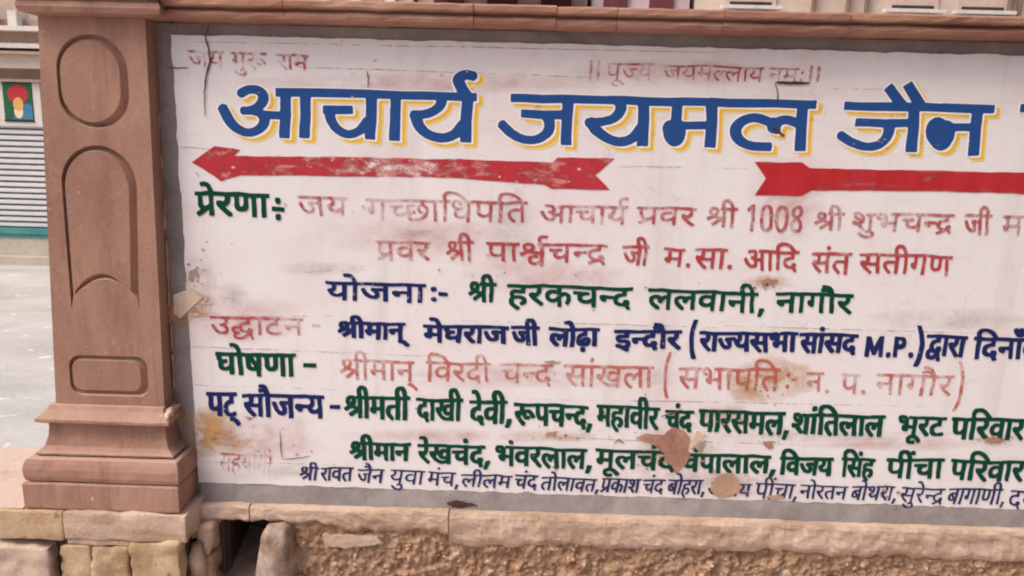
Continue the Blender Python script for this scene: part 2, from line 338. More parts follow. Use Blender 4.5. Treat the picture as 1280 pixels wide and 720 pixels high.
# lettering: outlines drawn for this wall, half millimetres
TXT = {
    'title_edge': [
[[-418,3135,-34,6,-16,5,-22,10,-26,17,-18,19,-11,14,-8,16,-13,42,2,19,6,14,26,6,21,-2,33,7,31,17,7,7,1,4,-2,2,-53,2,-8,-2,-88,0,-4,-2,-4,-194,-1,-3,-5,-3,-59,2,-4,2,0,50,6,53,2,91,-1,3,-8,3,-40,-2,-4,-4,-2,-102,-3,-10,-5,-78,-5,-4,-56,3,-3,4,0,16,-32,-13,-32,-7,-31,1,-16,4,-14,6,-32,22,-15,17,-16,27,-6,18,-3,18,-2,3,-7,3,0,37,2,11,4,4,153,1,4,-8,0,-39,-2,-4,-19,-4,-61,0,-4,-4,7,-18,16,-22,29,-17,14,2,18,8,9,7,32,43,7,3,3,5,1,67,-4,5,-250,0,-4,-19,-1,-79,-2,-35,-3,-13,0,-33,-2,-18,-4,-2,-48,0,-15,4,0,27,10,89,-1,55,-1,21,-2,2,-23,0,-3,-2,-2,-8,-2,-47,1,-29,-7,-59,-4,-54,-2,-2,-58,1,-4,2,-1,36,3,14,0,22,3,12,-2,3,-3,1,-29,-1,-5,-21,-14,-26,-18,-16,-29,-16,-32,-8,-38,0,-32,8,-38,21,-25,24,-18,27,-22,48,0,16,9,16,9,7,26,2,14,-4,44,-78,17,-17,11,-8,19,-8,13,0,16,7,15,11,8,13,-2,8,-10,9,-21,5,-46,-1,-8,6,-5,10,0,21,3,6,8,9,31,2,21,6,11,7,11,11,5,10,0,5,-7,6,-17,1,-11,-4,-23,-15,-24,0,-13,6,-7,14,0,17,6,13,24,15,19,6,18,4,40,0,22,-5,21,-12,15,-16,4,-13,1,-35,-5,-16,-16,-22,58,-4,4,4,2,49,-2,4,-16,0,-4,3,0,48,2,4,152,3,341,0,99,-3,94,0,10,1,181,-1,2,2,-12,26,-4,14,1,18,8,19,16,15,21,9,14,4,29,0,35,-7,9,-8,3,-10,0,-19,-2,-6,-3,-6,-10,-8,-5,-2,-13,0,-19,5,-6,-1,11,-20,18,-24,24,-1,3,-7,0,-42,-3,-4,-13,-2,-3,-13,0,-19,-4,-34,-1,-128,-7,-4,-59,2,-2,2,0,13,-3,2,-20,-11,-28,-8,-22,-3],
[-413,3195,17,-1,30,10,14,12,21,28,10,12,5,2,1,33,3,9,1,20,0,16,-18,2,-38,-1,-9,-27,-8,-11,-16,-16,-20,-13,-22,-12,-18,-6,-24,-4,6,-14,17,-18,22,-14]],
[[1115,3135,-32,7,-32,13,-21,14,-18,21,-6,13,-5,18,0,28,6,21,13,19,16,14,31,16,40,8,33,0,23,-3,43,-14,14,0,32,11,45,0,18,-5,2,2,0,19,-4,4,-96,2,-85,-3,-183,-1,3,-147,-1,-45,-6,-4,-62,3,0,67,-1,16,-4,2,-75,-4,-3,-29,-10,-29,-13,-15,-14,-7,-8,-2,-29,1,-18,8,-17,20,-10,18,-9,45,4,24,7,11,16,11,9,1,4,5,0,44,-4,4,-86,0,-5,-3,0,-16,4,-46,-1,-47,1,-76,-1,-4,-3,-2,-62,-1,-2,2,-1,13,-2,0,-18,-9,-28,-8,-42,-2,-21,4,-32,9,-33,16,-37,23,-16,14,-16,24,-7,2,-8,16,0,19,7,16,13,3,8,5,41,-2,15,2,35,10,13,8,11,16,2,8,-7,7,-178,1,-3,-2,-4,-46,-1,-56,1,-93,-2,-4,-58,0,-5,3,-2,9,2,106,-6,5,-11,0,-2,-2,-1,-40,-2,-11,-6,-16,-15,-17,-17,-14,-24,-13,-16,-5,-29,-5,-55,2,-16,3,-33,13,-27,16,-28,23,-24,24,0,13,3,17,5,9,13,6,21,2,10,-6,40,-39,19,-12,19,-10,16,-5,22,-1,13,2,23,9,18,17,4,11,1,8,-7,16,-8,5,-39,1,-16,3,-43,2,-2,6,0,40,2,5,43,1,39,-3,65,0,45,2,5,2,2,9,-2,7,-3,2,-53,-3,-63,0,-40,3,-89,1,-2,3,0,45,2,4,13,2,83,0,41,-4,42,0,38,4,250,-2,34,3,99,0,41,-3,146,0,34,3,137,0,8,2,40,0,48,-3,151,1,8,2,124,0,10,-2,141,2,4,-4,-1,-48,-3,-2,-32,-1,-4,-4,3,-115,5,-56,0,-21,-3,-4,-57,-3,-7,3,-3,20,-2,84,-3,5,-4,3,-34,12,-10,-2,-6,-9,-1,-22,-5,-10,-10,-5,-16,0,-24,3,-14,7,-10,11,-1,10,-5,7,-29,11,-24,5,-16,-4,-15,-6,-16,-15,-5,-13,5,-11,8,-9,8,-7,20,-10,14,-3,93,-2,3,-4,4,-14,0,-20,-7,-18],
[469,3198,11,0,8,1,24,12,11,11,26,39,2,6,0,38,-3,12,0,17,-3,4,-38,1,-1,-19,-4,-15,-8,-16,-16,-21,-10,-8,-20,-11,-51,-14,12,-11,21,-13,24,-10],
[785,3280,95,3,2,3,0,7,-3,9,-4,39,-7,2,-78,0,-11,-2,-2,-5,0,-45,2,-7]],
[[2167,3136,-4,5,-4,89,-1,20,-3,3,-51,-2,-2,-3,-2,-32,-16,-34,-15,-16,-22,-8,-32,2,-23,12,-34,39,-9,23,-4,17,2,31,6,19,6,11,20,16,34,4,24,-9,10,-7,17,-1,23,-10,65,0,4,2,0,7,0,22,-4,4,-81,0,-82,3,-67,-1,9,-177,0,-13,-4,-6,-36,2,-27,-2,-5,4,1,108,-2,6,-3,2,-16,0,-27,-4,-3,-27,-5,-17,-7,-13,-24,-30,-21,-14,-11,-5,-37,-8,-54,2,-29,6,-37,13,-32,16,-29,20,-2,9,0,23,5,8,7,5,10,3,17,0,55,-33,33,-12,29,-7,24,3,15,7,16,15,8,14,2,8,-1,10,-5,3,-131,3,-4,5,0,6,2,35,2,4,10,2,142,-2,19,3,75,2,3,3,0,11,-4,6,-5,2,-130,-3,-169,2,-4,4,0,46,5,3,76,-2,136,4,-3,7,-30,33,-2,10,3,11,32,28,17,-2,38,-44,31,-30,-29,42,-2,4,0,15,34,26,7,2,11,-1,5,-5,68,-92,4,-1,132,-4,200,0,3,-5,0,-40,-2,-5,-17,-4,-32,0,-2,-2,-2,-26,8,-142,0,-29,-5,-3,-26,0,-13,-3]],
[[2595,3141,-3,3,-6,46,-37,-4,-37,3,-25,8,-12,6,-9,6,-17,17,-14,22,-10,26,-14,75,-24,2,-3,4,-1,37,3,10,101,4,56,0,64,-4,67,4,16,0,3,-2,0,-51,-3,-2,-48,-1,-2,-3,11,-91,4,-109,-2,-2,-13,-2],
[2539,3240,40,8,4,3,-11,96,-15,4,-72,1,-2,-6,3,-26,10,-42,11,-19,7,-7,11,-8]],
],
    'title_shade': [
[[-414,3142,-35,6,-22,8,-31,16,-20,16,-20,20,-11,14,-10,19,-11,35,0,13,7,15,13,4,33,0,34,6,30,18,9,10,0,3,-2,1,-146,-2,-5,-2,-4,-194,-1,-3,-4,-2,-48,1,-15,10,-3,6,-1,38,7,53,1,91,-2,4,-43,-2,-4,-4,-2,-102,-3,-10,-5,-78,-6,-4,-44,4,-13,9,-7,9,-27,-12,-32,-7,-29,4,-20,8,-35,23,-20,18,-16,25,-10,21,-6,24,-8,9,-1,24,2,11,4,4,141,1,16,-13,3,-4,1,-29,-2,-5,-20,-4,-61,0,-6,-4,6,-24,15,-23,22,-11,18,2,22,9,10,8,31,42,9,5,2,6,-1,28,1,36,-2,6,-249,-1,-3,-19,-2,-78,-2,-36,-3,-12,0,-34,-2,-18,-3,-2,-48,2,-15,9,-3,6,3,54,3,10,3,40,0,67,-4,10,-19,0,-3,-2,-3,-8,-1,-50,1,-25,-8,-59,-3,-55,-2,-2,-48,1,-15,11,-4,8,0,17,3,16,0,23,3,11,0,3,-3,1,-28,-1,-4,-21,-14,-25,-18,-17,-29,-16,-32,-8,-27,0,-32,8,-23,12,-20,13,-32,29,-19,28,-24,55,10,16,8,6,13,3,15,-4,19,-18,27,-51,14,-23,11,-11,10,-5,11,-4,16,-1,21,7,17,11,9,15,2,14,-5,4,-15,3,-46,-1,-21,16,-7,13,0,8,3,7,9,8,30,2,21,7,11,6,12,12,7,19,-3,4,-22,-2,-10,-3,-25,-16,-16,2,-18,13,-7,8,-3,10,0,6,5,12,24,14,19,7,18,3,27,0,23,-5,21,-11,26,-23,6,-9,3,-12,0,-22,-2,-6,-8,-16,-10,-13,0,-3,55,-3,4,4,1,51,-17,12,-5,6,0,35,2,4,152,3,732,-3,2,4,-16,29,-6,22,5,20,11,13,21,13,23,6,16,0,35,-7,23,-19,5,-11,-4,-16,-15,-12,-30,6,-8,0,-5,-5,1,-8,22,-34,19,-1,16,-13,2,-7,0,-29,-4,-4,-13,-2,-2,-13,-6,-86,1,-11,0,-84,-4,-3,-51,1,-13,9,-6,6,-18,-8,-25,-8,-24,-4],
[-435,3201,29,-1,31,10,13,12,21,29,10,11,5,3,1,32,3,10,2,19,-1,18,-53,0,-9,-28,-7,-11,-17,-16,-19,-13,-23,-11,-17,-7,-28,-5,6,-20,15,-18,19,-9]],
[[1120,3142,-32,6,-32,13,-32,22,-16,18,-15,31,-2,22,5,19,14,21,16,15,17,10,19,8,35,6,21,0,22,-3,48,-16,23,2,22,9,11,2,31,0,29,-8,4,4,0,22,-3,3,-94,1,-85,-3,-184,-1,-1,-30,3,-34,2,-86,-2,-42,-5,-3,-50,1,-14,10,-3,7,2,62,-4,7,-75,-4,-1,-28,-10,-29,-13,-15,-15,-8,-8,-2,-19,2,-14,7,-13,9,-19,21,-12,21,-8,40,3,16,8,13,15,10,10,1,3,5,1,43,-3,4,-84,0,-5,-2,-1,-29,5,-47,-2,-33,2,-77,-1,-4,-3,-1,-51,-2,-20,14,-14,-7,-29,-9,-30,-1,-23,3,-30,10,-34,16,-41,25,-25,22,-11,16,-11,9,-8,15,-2,11,7,16,13,3,8,4,14,0,10,-3,32,3,35,10,13,8,10,13,5,13,-2,6,-163,0,-13,1,-8,-2,-4,-47,-2,-56,2,-92,-3,-4,-48,0,-16,12,-4,12,2,95,-2,4,-12,0,-4,-4,2,-13,0,-27,-2,-10,-6,-16,-15,-17,-18,-14,-24,-12,-16,-5,-29,-5,-43,1,-16,4,-33,13,-32,19,-23,17,-36,34,-2,7,3,16,4,8,9,5,14,3,24,-19,29,-28,11,-8,23,-11,24,-7,28,0,12,2,22,10,18,16,5,13,0,19,-2,6,-3,3,-34,0,-16,3,-43,2,-13,9,-4,6,0,32,2,5,148,-3,44,2,5,2,3,13,-3,6,-53,-4,-51,0,-40,4,-89,0,-14,10,-3,8,0,32,15,4,166,-3,39,3,249,-2,34,4,86,0,42,-4,158,0,34,4,138,0,8,1,75,-3,163,2,8,1,112,0,10,-1,140,1,20,-15,0,-35,-4,-4,-32,0,-3,-4,3,-127,4,-57,-2,-13,-50,-2,-16,12,-3,8,-2,16,-2,78,-2,4,-24,8,-21,-2,-5,-5,-5,-10,3,-14,-4,-10,-10,-7,-6,0,-24,4,-15,6,-15,12,-7,9,-5,12,-32,10,-19,1,-18,-3,-11,-5,-9,-6,-10,-10,-7,-18,8,-21,5,-5,13,-6,15,-4,92,-2,20,-16,4,-16,-5,-21,-3,-2],
[453,3203,25,3,25,11,10,11,26,39,2,6,0,50,-4,21,-9,2,-28,-1,0,-19,-6,-17,-13,-23,-19,-19,-34,-16,-48,-11,0,-3,5,-6,23,-14,24,-10],
[771,3286,99,3,3,5,-1,18,-3,9,-2,28,-83,0,-12,-2,-2,-6]],
[[2171,3142,-13,10,-5,8,-3,90,-3,9,-50,-1,-2,-4,-2,-32,-6,-16,-13,-23,-11,-10,-10,-5,-11,-4,-11,0,-12,2,-25,14,-31,31,-13,16,-6,13,-9,30,4,26,10,21,21,18,22,2,7,-1,19,-8,6,-5,16,-1,11,-3,15,-9,77,1,3,3,1,4,0,26,-3,2,-69,0,-81,4,-79,-1,-2,-8,3,-11,0,-26,3,-19,5,-125,-4,-7,-35,1,-16,-1,-18,13,-2,7,2,96,-1,3,-3,1,-42,-4,-3,-27,-5,-18,-6,-13,-24,-29,-21,-14,-11,-5,-37,-9,-43,2,-29,7,-37,13,-32,16,-41,27,-5,15,0,9,9,12,11,4,7,0,54,-32,45,-16,18,-4,12,0,29,5,17,10,12,15,7,19,0,10,-2,2,-56,3,-10,-1,-54,0,-13,9,-5,9,1,29,2,3,10,2,142,-1,20,3,75,2,4,4,-2,16,-4,2,-131,-3,-158,1,-15,10,-3,6,0,35,5,2,75,-1,67,3,75,0,4,4,-40,45,-3,8,13,16,20,16,4,0,18,-16,63,-70,16,-2,2,3,-2,3,-28,37,-18,29,1,3,6,5,31,21,23,-18,62,-81,62,-3,54,1,10,-1,200,-1,18,-14,0,-34,-4,-4,-14,-2,-32,0,-4,-4,2,-14,-2,-22,8,-157,-6,-4]],
[[2600,3147,-15,10,-3,5,-4,35,-45,-4,-27,5,-15,5,-24,14,-26,25,-16,25,-9,26,-12,62,-4,3,-9,0,-5,3,-8,7,-4,6,0,26,2,8,101,4,110,-3,79,3,3,-1,18,-14,0,-34,-2,-5,-50,-2,-4,-4,13,-102,-1,-7,3,-24,-2,-8,5,-57,-2,-3],
[2516,3246,23,1,31,7,5,5,-6,61,-3,11,-2,23,-2,3,-80,2,-7,-4,4,-41,10,-42,13,-21]],
],
    'title_gap': [
[[-428,3153,-50,9,-16,5,-22,10,-26,17,-18,18,-11,15,-8,16,-13,41,2,16,7,15,25,5,21,-1,34,7,30,17,9,10,0,3,-2,1,-146,-1,-5,-2,-4,-194,-1,-4,-4,-2,-47,2,-19,5,-1,48,7,53,1,91,-2,4,-43,-2,-4,-3,-2,-103,-3,-9,-5,-79,-6,-4,-32,2,-27,5,-2,4,0,9,-3,2,-27,-12,-33,-7,-42,7,-21,8,-32,22,-14,16,-17,28,-6,18,-2,17,-2,4,-7,3,-1,33,2,12,4,3,154,2,3,-5,4,-15,0,-29,-2,-3,-20,-4,-61,0,-6,-4,6,-17,16,-22,29,-17,15,1,17,8,10,8,31,42,8,4,3,4,0,69,-2,4,-249,-1,-3,-19,-2,-78,-2,-35,-3,-13,0,-34,-2,-17,-3,-3,-35,0,-28,5,-3,2,-1,24,10,90,0,58,-2,17,-2,2,-19,0,-3,-2,-3,-8,-1,-49,1,-26,-8,-59,-3,-55,-2,-2,-47,2,-6,3,-11,1,-3,4,0,29,3,15,0,22,3,11,0,3,-3,1,-28,-1,-4,-20,-14,-26,-23,-20,-32,-16,-19,-5,-31,0,-48,12,-37,21,-25,23,-23,38,-18,38,0,13,10,16,8,7,26,2,14,-4,44,-79,17,-16,11,-8,20,-8,12,0,16,6,16,12,8,14,-2,10,-7,7,-11,3,-40,-1,-8,3,-12,0,-8,7,-5,10,0,17,3,7,9,9,30,2,21,6,11,6,12,12,5,10,0,6,-7,7,-15,-1,-11,-4,-22,-15,-11,-1,-26,7,-8,10,-2,7,0,14,5,13,24,15,19,6,18,4,40,0,22,-6,22,-11,14,-16,8,-29,0,-21,-3,-11,-17,-26,55,-4,4,4,1,52,-7,5,-11,0,-4,3,0,44,2,4,152,4,341,0,99,-4,95,0,9,2,183,-2,2,3,-11,21,-6,22,0,14,8,20,16,14,21,10,15,4,28,0,36,-8,10,-11,5,-19,-4,-16,-15,-12,-30,6,-8,0,-3,-4,9,-19,18,-23,26,-3,5,-19,0,-28,-4,-4,-13,-2,-2,-14,-6,-86,1,-11,0,-83,-4,-3,-49,0,-7,3,-11,1,-1,10,-2,2,-18,-9,-25,-8,-24,-4],
[-438,3212,16,0,31,10,13,11,21,29,10,11,5,3,1,32,3,10,2,19,-1,18,-53,0,-9,-27,-7,-12,-17,-16,-19,-13,-23,-11,-24,-8,-19,-3,-1,-3,5,-10,18,-19,21,-13]],
[[1105,3153,-48,10,-25,9,-28,17,-14,17,-13,27,-2,8,0,24,5,20,14,20,16,15,17,10,19,8,35,7,34,0,22,-4,43,-14,15,0,32,11,45,0,17,-4,2,2,1,6,0,15,-3,2,-94,2,-85,-4,-184,0,-1,-31,3,-33,2,-87,-2,-41,-4,-4,-49,1,-7,3,-11,1,-1,58,2,8,-2,14,-4,3,-73,-4,-1,-29,-10,-29,-13,-15,-15,-8,-6,-2,-18,2,-17,3,-16,8,-18,19,-10,19,-5,20,-3,29,3,16,8,13,15,10,10,1,3,5,1,43,-3,4,-84,0,-5,-2,-1,-29,5,-46,-2,-34,2,-77,-1,-3,-3,-2,-50,-2,-6,3,-11,1,-1,8,-3,2,-33,-14,-23,-3,-17,0,-35,6,-32,10,-34,16,-37,23,-16,14,-16,23,-6,3,-9,16,0,16,7,16,13,3,8,4,42,-1,14,1,35,10,13,8,10,13,4,12,-2,4,-4,3,-157,0,-16,1,-6,-2,-4,-46,-2,-56,2,-93,-3,-4,-46,0,-19,5,-3,10,2,104,-2,4,-12,0,-4,-4,2,-13,0,-27,-2,-10,-6,-16,-15,-16,-18,-14,-24,-13,-16,-5,-29,-5,-41,2,-32,6,-34,13,-27,16,-27,22,-24,24,-1,10,4,18,5,9,13,6,20,2,10,-7,40,-38,19,-12,19,-10,16,-5,23,-2,13,2,22,10,18,16,5,11,0,10,-7,18,-3,2,-27,0,-16,3,-42,2,-6,3,-12,1,-2,6,0,37,2,5,44,1,38,-4,66,0,44,2,5,2,3,12,-4,7,-52,-3,-51,0,-38,3,-88,0,-7,3,-11,1,-2,3,0,42,2,3,13,2,83,0,42,-3,41,0,39,3,249,-1,34,3,99,0,42,-3,145,0,34,3,138,0,8,1,40,0,48,-3,150,2,8,1,125,0,9,-1,141,1,4,-2,3,-14,0,-36,-4,-2,-32,0,-3,-4,3,-126,4,-58,-2,-13,-50,-2,-18,5,-3,21,-2,83,-2,6,-5,3,-24,8,-16,-2,-5,-5,-5,-10,3,-14,-4,-10,-7,-5,-8,-2,-44,9,-10,5,-9,9,-2,12,-3,6,-31,12,-19,2,-18,-4,-11,-5,-9,-6,-10,-10,-7,-16,11,-18,9,-7,19,-9,14,-4,93,-2,4,-3,7,-29,-5,-21,-3,-2],
[444,3216,10,-1,8,2,25,12,10,10,26,39,2,7,0,40,-4,30,-6,2,-31,0,-1,-2,1,-18,-4,-14,-8,-16,-16,-22,-10,-7,-21,-11,-24,-8,-30,-6,12,-12,21,-13,24,-9],
[759,3297,95,4,2,3,0,9,-3,10,-1,30,-3,7,-81,1,-12,-3,-2,-6,0,-48]],
[[2157,3153,-5,3,-11,0,-4,6,-3,89,-3,19,-50,-1,-2,-3,-2,-32,-6,-16,-13,-23,-10,-10,-8,-5,-13,-4,-9,-1,-29,5,-22,13,-34,39,-10,22,-4,18,2,27,7,19,6,12,20,16,33,3,24,-8,10,-7,18,-1,22,-11,66,0,3,3,1,6,-1,24,-3,3,-140,1,-8,2,-80,-1,-2,-8,3,-11,0,-26,3,-19,5,-125,-4,-7,-35,2,-14,-2,-7,3,-11,1,-4,3,2,107,-1,4,-3,2,-42,-4,-3,-27,-5,-18,-6,-13,-24,-29,-21,-14,-11,-5,-37,-8,-42,1,-45,10,-36,13,-32,16,-29,20,-3,28,5,8,7,6,10,3,18,0,54,-33,34,-13,28,-7,24,4,15,7,16,14,8,15,2,8,0,11,-2,2,-55,3,-60,-1,-8,3,-12,0,-3,6,-1,6,2,32,2,3,10,3,142,-2,20,3,75,2,2,2,0,15,-2,4,-3,1,-130,-3,-157,2,-19,5,0,45,5,2,75,-1,67,3,72,0,1,2,-21,26,-15,15,-2,7,3,12,28,26,5,2,16,-2,37,-44,39,-40,-1,5,-36,49,-2,15,1,3,6,5,28,19,6,2,11,0,6,-5,68,-92,3,-2,133,-3,200,-1,5,-16,0,-30,-1,-3,-17,-4,-32,-1,-4,-3,2,-15,-2,-22,8,-157,-6,-4]],
[[2586,3158,-19,5,-4,39,-3,6,-41,-4,-32,5,-26,8,-11,7,-10,6,-17,16,-14,23,-9,25,-14,74,-24,4,-4,4,0,35,2,8,101,4,56,0,64,-3,67,3,16,0,3,-2,4,-15,0,-35,-4,-2,-48,-2,-4,-4,13,-102,-1,-7,3,-24,-2,-8,5,-57,-2,-2],
[2513,3258,41,7,4,4,-3,40,-9,57,-3,3,-80,1,-4,-2,0,-6,4,-37,7,-29,11,-19,7,-7,11,-8]],
],
    'title': [
[[-438,3161,-33,6,-21,7,-16,7,-26,17,-19,18,-11,16,-8,16,-13,40,6,20,4,3,13,3,32,0,20,4,15,4,22,11,13,12,5,10,1,6,-4,3,-164,-1,-4,-2,-5,-193,0,-4,-3,-1,-48,1,-4,2,0,35,5,53,1,64,2,10,0,32,-3,4,-57,0,-5,-3,-3,-104,-7,-64,0,-24,-5,-3,-44,2,-2,4,-2,25,-44,-22,-31,-6,-27,3,-21,8,-25,16,-18,16,-21,34,-7,19,-3,18,-8,5,1,33,3,5,29,1,54,0,8,1,51,0,3,-5,1,-31,-2,-3,-21,-3,-58,-1,-6,-1,-2,-4,8,-26,8,-13,10,-12,21,-14,13,-4,9,-1,13,4,15,6,11,8,33,44,9,4,2,47,-1,37,-1,4,-2,2,-263,-2,-2,-3,-2,-17,-1,-76,-5,-51,-1,-32,-2,-17,-3,-3,-33,0,-13,2,-4,2,3,55,6,51,0,83,-2,6,-37,-1,-4,-3,-2,-12,0,-75,-6,-49,-4,-58,-3,-4,-45,1,-4,3,-1,24,6,58,0,3,-4,2,-43,0,-7,-28,-12,-19,-18,-16,-26,-15,-28,-9,-28,-1,-20,3,-16,6,-23,11,-16,10,-23,22,-19,29,-23,51,9,16,10,7,11,2,16,-4,36,-67,10,-14,15,-14,21,-12,11,-4,17,-1,21,7,18,14,9,17,-2,12,-9,10,-24,6,-46,-1,-9,7,-3,6,-1,13,3,6,8,8,29,1,22,7,13,8,14,17,3,14,-2,6,-4,5,-12,4,-21,-1,-8,-3,-29,-17,-11,1,-11,7,-5,8,-1,6,1,6,4,10,26,15,19,7,15,2,25,1,18,-3,22,-9,18,-16,9,-19,0,-23,-9,-21,-8,-11,-12,-11,-1,-3,2,-2,6,-3,72,-2,4,4,2,64,-3,1,-17,1,-2,2,-1,36,3,4,211,3,219,0,191,-4,110,2,152,-2,3,1,0,4,-15,27,-7,19,0,10,4,14,10,12,19,13,18,6,22,2,37,-7,8,-8,4,-12,-3,-12,-14,-13,-4,0,-31,6,-6,-2,-4,-4,2,-8,12,-21,19,-26,4,-1,20,0,3,-3,0,-34,-3,-2,-12,-1,-2,-5,-7,-94,1,-42,-1,-54,-3,-4,-50,1,-3,3,0,19,-2,3,-30,-17,-21,-7,-32,-5],
[-445,3208,31,-1,29,10,13,10,24,33,8,9,5,1,6,92,-70,2,-2,-3,-3,-14,-5,-11,-6,-11,-16,-16,-21,-14,-21,-11,-17,-6,-24,-4,-6,-2,7,-20,9,-12,12,-12,21,-13]],
[[1096,3161,-29,6,-35,14,-21,14,-15,16,-9,16,-4,11,-2,21,3,16,4,9,13,17,15,13,27,15,30,9,16,2,16,0,27,-4,48,-16,8,3,13,-1,18,8,22,4,24,-1,31,-8,1,4,1,34,-1,3,-3,1,-106,2,-110,-3,-112,-2,-48,2,-2,-1,-1,-5,4,-61,0,-123,-1,-5,-3,-2,-34,2,-14,-1,-4,1,1,82,-1,3,-4,1,-88,-3,-3,-3,1,-19,-5,-23,-7,-16,-12,-13,-21,-9,-19,1,-16,8,-17,18,-10,18,-9,43,3,13,9,15,13,8,11,2,3,4,1,57,-1,3,-3,1,-101,0,-4,-2,4,-61,0,-83,1,-8,0,-35,-1,-4,-3,-1,-30,1,-19,-3,-3,3,0,20,-2,2,-31,-17,-27,-8,-24,-2,-29,3,-38,13,-26,13,-38,24,-15,13,-15,23,-7,3,-7,13,-1,12,6,13,12,3,9,4,10,1,13,-3,33,3,37,10,15,11,11,19,0,13,-6,8,-4,2,-187,0,-5,-2,-4,-77,-1,-86,2,-31,-3,-5,-47,0,-3,2,-2,13,1,102,-1,4,-3,2,-25,0,-5,-2,3,-16,0,-23,-2,-9,-6,-18,-16,-19,-32,-22,-19,-8,-26,-5,-16,-1,-36,2,-42,13,-42,25,-39,36,-4,6,2,15,5,8,8,6,16,3,51,-46,32,-18,27,-8,26,-1,12,2,12,4,15,8,10,8,6,8,5,14,-1,18,-3,9,-6,9,-4,1,-99,6,-2,5,0,29,2,5,117,-3,76,3,5,3,0,21,-1,8,-4,2,-88,-4,-92,3,-64,0,-3,4,0,32,1,3,3,1,61,1,94,-3,92,4,211,-2,17,2,79,1,88,-3,112,-1,88,4,115,0,10,2,86,-3,195,3,202,-2,24,2,3,-1,1,-3,-1,-36,-3,-2,-32,0,-4,-4,2,-83,5,-98,0,-13,-2,-4,-49,-1,-3,2,-2,19,-2,82,-2,8,-2,2,-37,13,-15,0,-8,-2,-5,-5,-5,-11,3,-10,-1,-9,-6,-7,-10,-4,-28,5,-13,6,-8,11,-3,14,-8,5,-39,12,-19,2,-19,-4,-13,-6,-10,-7,-11,-13,-3,-9,0,-7,5,-13,8,-11,11,-9,14,-8,23,-5,14,-2,74,0,3,-2,4,-19,-4,-19,-3,-3,-72,0],
[444,3209,26,4,11,4,14,8,12,14,24,36,1,6,-1,52,-3,27,-2,3,-51,3,-2,-3,2,-16,-6,-19,-13,-23,-12,-12,-17,-12,-24,-11,-50,-11,1,-3,14,-13,28,-18,21,-10],
[753,3293,21,-1,88,4,2,5,-1,16,-7,49,-5,2,-104,-1,-2,-6,0,-60,2,-4]],
[[2147,3161,-3,4,-4,91,-2,21,-2,2,-30,1,-34,-3,-2,-3,0,-20,-4,-17,-14,-29,-6,-8,-11,-9,-20,-8,-21,3,-19,10,-23,25,-12,14,-8,16,-6,29,2,6,1,15,10,22,23,18,22,3,23,-8,9,-7,15,0,14,-6,13,-7,78,2,2,5,0,35,-3,7,-124,2,-81,2,-41,-1,-1,-8,6,-56,1,-43,0,-32,3,-50,-2,-6,-48,-1,-7,2,-2,24,2,71,-1,18,-2,4,-7,1,-24,-1,-28,-3,-3,-29,-10,-27,-19,-25,-20,-17,-23,-10,-21,-5,-12,-1,-36,1,-27,5,-43,15,-19,9,-31,18,-12,10,-1,16,6,11,6,4,13,4,52,-32,55,-19,24,-3,29,6,16,10,15,17,4,13,2,16,-3,10,-4,2,-69,3,-62,-1,-3,2,0,3,2,32,10,3,138,-2,16,2,83,2,3,2,1,3,-3,27,-2,3,-5,0,-200,-2,-101,2,-3,5,1,32,5,3,75,-2,146,4,2,2,-2,3,-44,51,14,15,20,18,13,-11,53,-60,16,-16,5,-2,14,0,2,2,0,3,-48,67,5,6,35,23,77,-99,75,-3,8,2,249,-2,2,-5,0,-29,-2,-5,-16,-2,-32,0,-3,-3,1,-73,7,-122,-8,-4]],
[[2576,3166,-4,4,-5,49,-48,-7,-26,2,-16,5,-19,8,-10,7,-17,17,-14,19,-7,18,-7,26,-11,60,-24,2,-3,3,0,31,2,5,116,3,100,-2,73,2,5,-1,1,-30,-1,-9,-51,-3,-4,-2,11,-87,7,-113,-3,-3],
[2506,3253,16,0,13,2,25,6,5,3,-1,19,-12,90,-6,3,-71,3,-24,-1,-2,-5,4,-31,6,-33,5,-18,10,-17,11,-12,13,-7]],
],
    'salute': [
[[-1587,3494,-1,1,-2,41,-19,0,7,-11,-2,-13,-7,-7,-5,-2,-9,1,-9,3,-12,10,-7,12,-8,15,3,2,9,1,10,-20,5,-6,9,-6,6,-1,4,4,1,6,-5,7,-10,9,3,7,3,1,32,-2,0,11,-74,5,-2,2,0,9,96,-6,38,4,46,0,-1,-10,-12,-1,-1,-2,2,-47,-2,-20,-12,1,0,20,-16,-4,-9,0,-10,4,-9,8,-5,14,10,5,4,5,0,9,-2,4,-2,1,-26,-1,1,-63,-1,-1],
[-1539,3519,11,0,8,2,6,4,1,26,-2,8,-21,0,2,-13,-1,-5,-4,-6,-8,-8,3,-4]],
[[-1398,3454,-7,1,-19,7,-12,10,-3,5,1,3,7,3,12,-10,11,-4,9,-2,8,5,1,5,-2,3,-7,2,-10,-3,-5,8,1,2,10,5,1,63,-11,1,-11,-1,-1,-42,-3,-3,-5,-1,-6,3,-5,5,-4,6,1,8,3,3,7,2,-1,18,-16,2,0,10,41,2,35,-2,72,1,27,-2,0,-10,-1,-2,-56,1,-1,-17,3,-1,5,4,8,3,13,-3,9,-4,8,-7,8,-14,-1,-3,-8,-2,-15,17,-6,3,-8,1,-5,-5,-1,-3,2,-3,5,-3,10,1,3,-9,-1,-2,-7,-2,-8,0,-5,2,-6,6,-4,11,-8,1,-10,-7,25,-25,0,-4,-7,-5,-12,10,-17,18,-6,9,-3,6,1,6,4,4,7,1,7,-4,4,3,4,6,-1,11,-5,1,-34,-1,-2,-62,12,-9,2,-4,0,-10,-2,-6,-5,-7,-6,-3]],
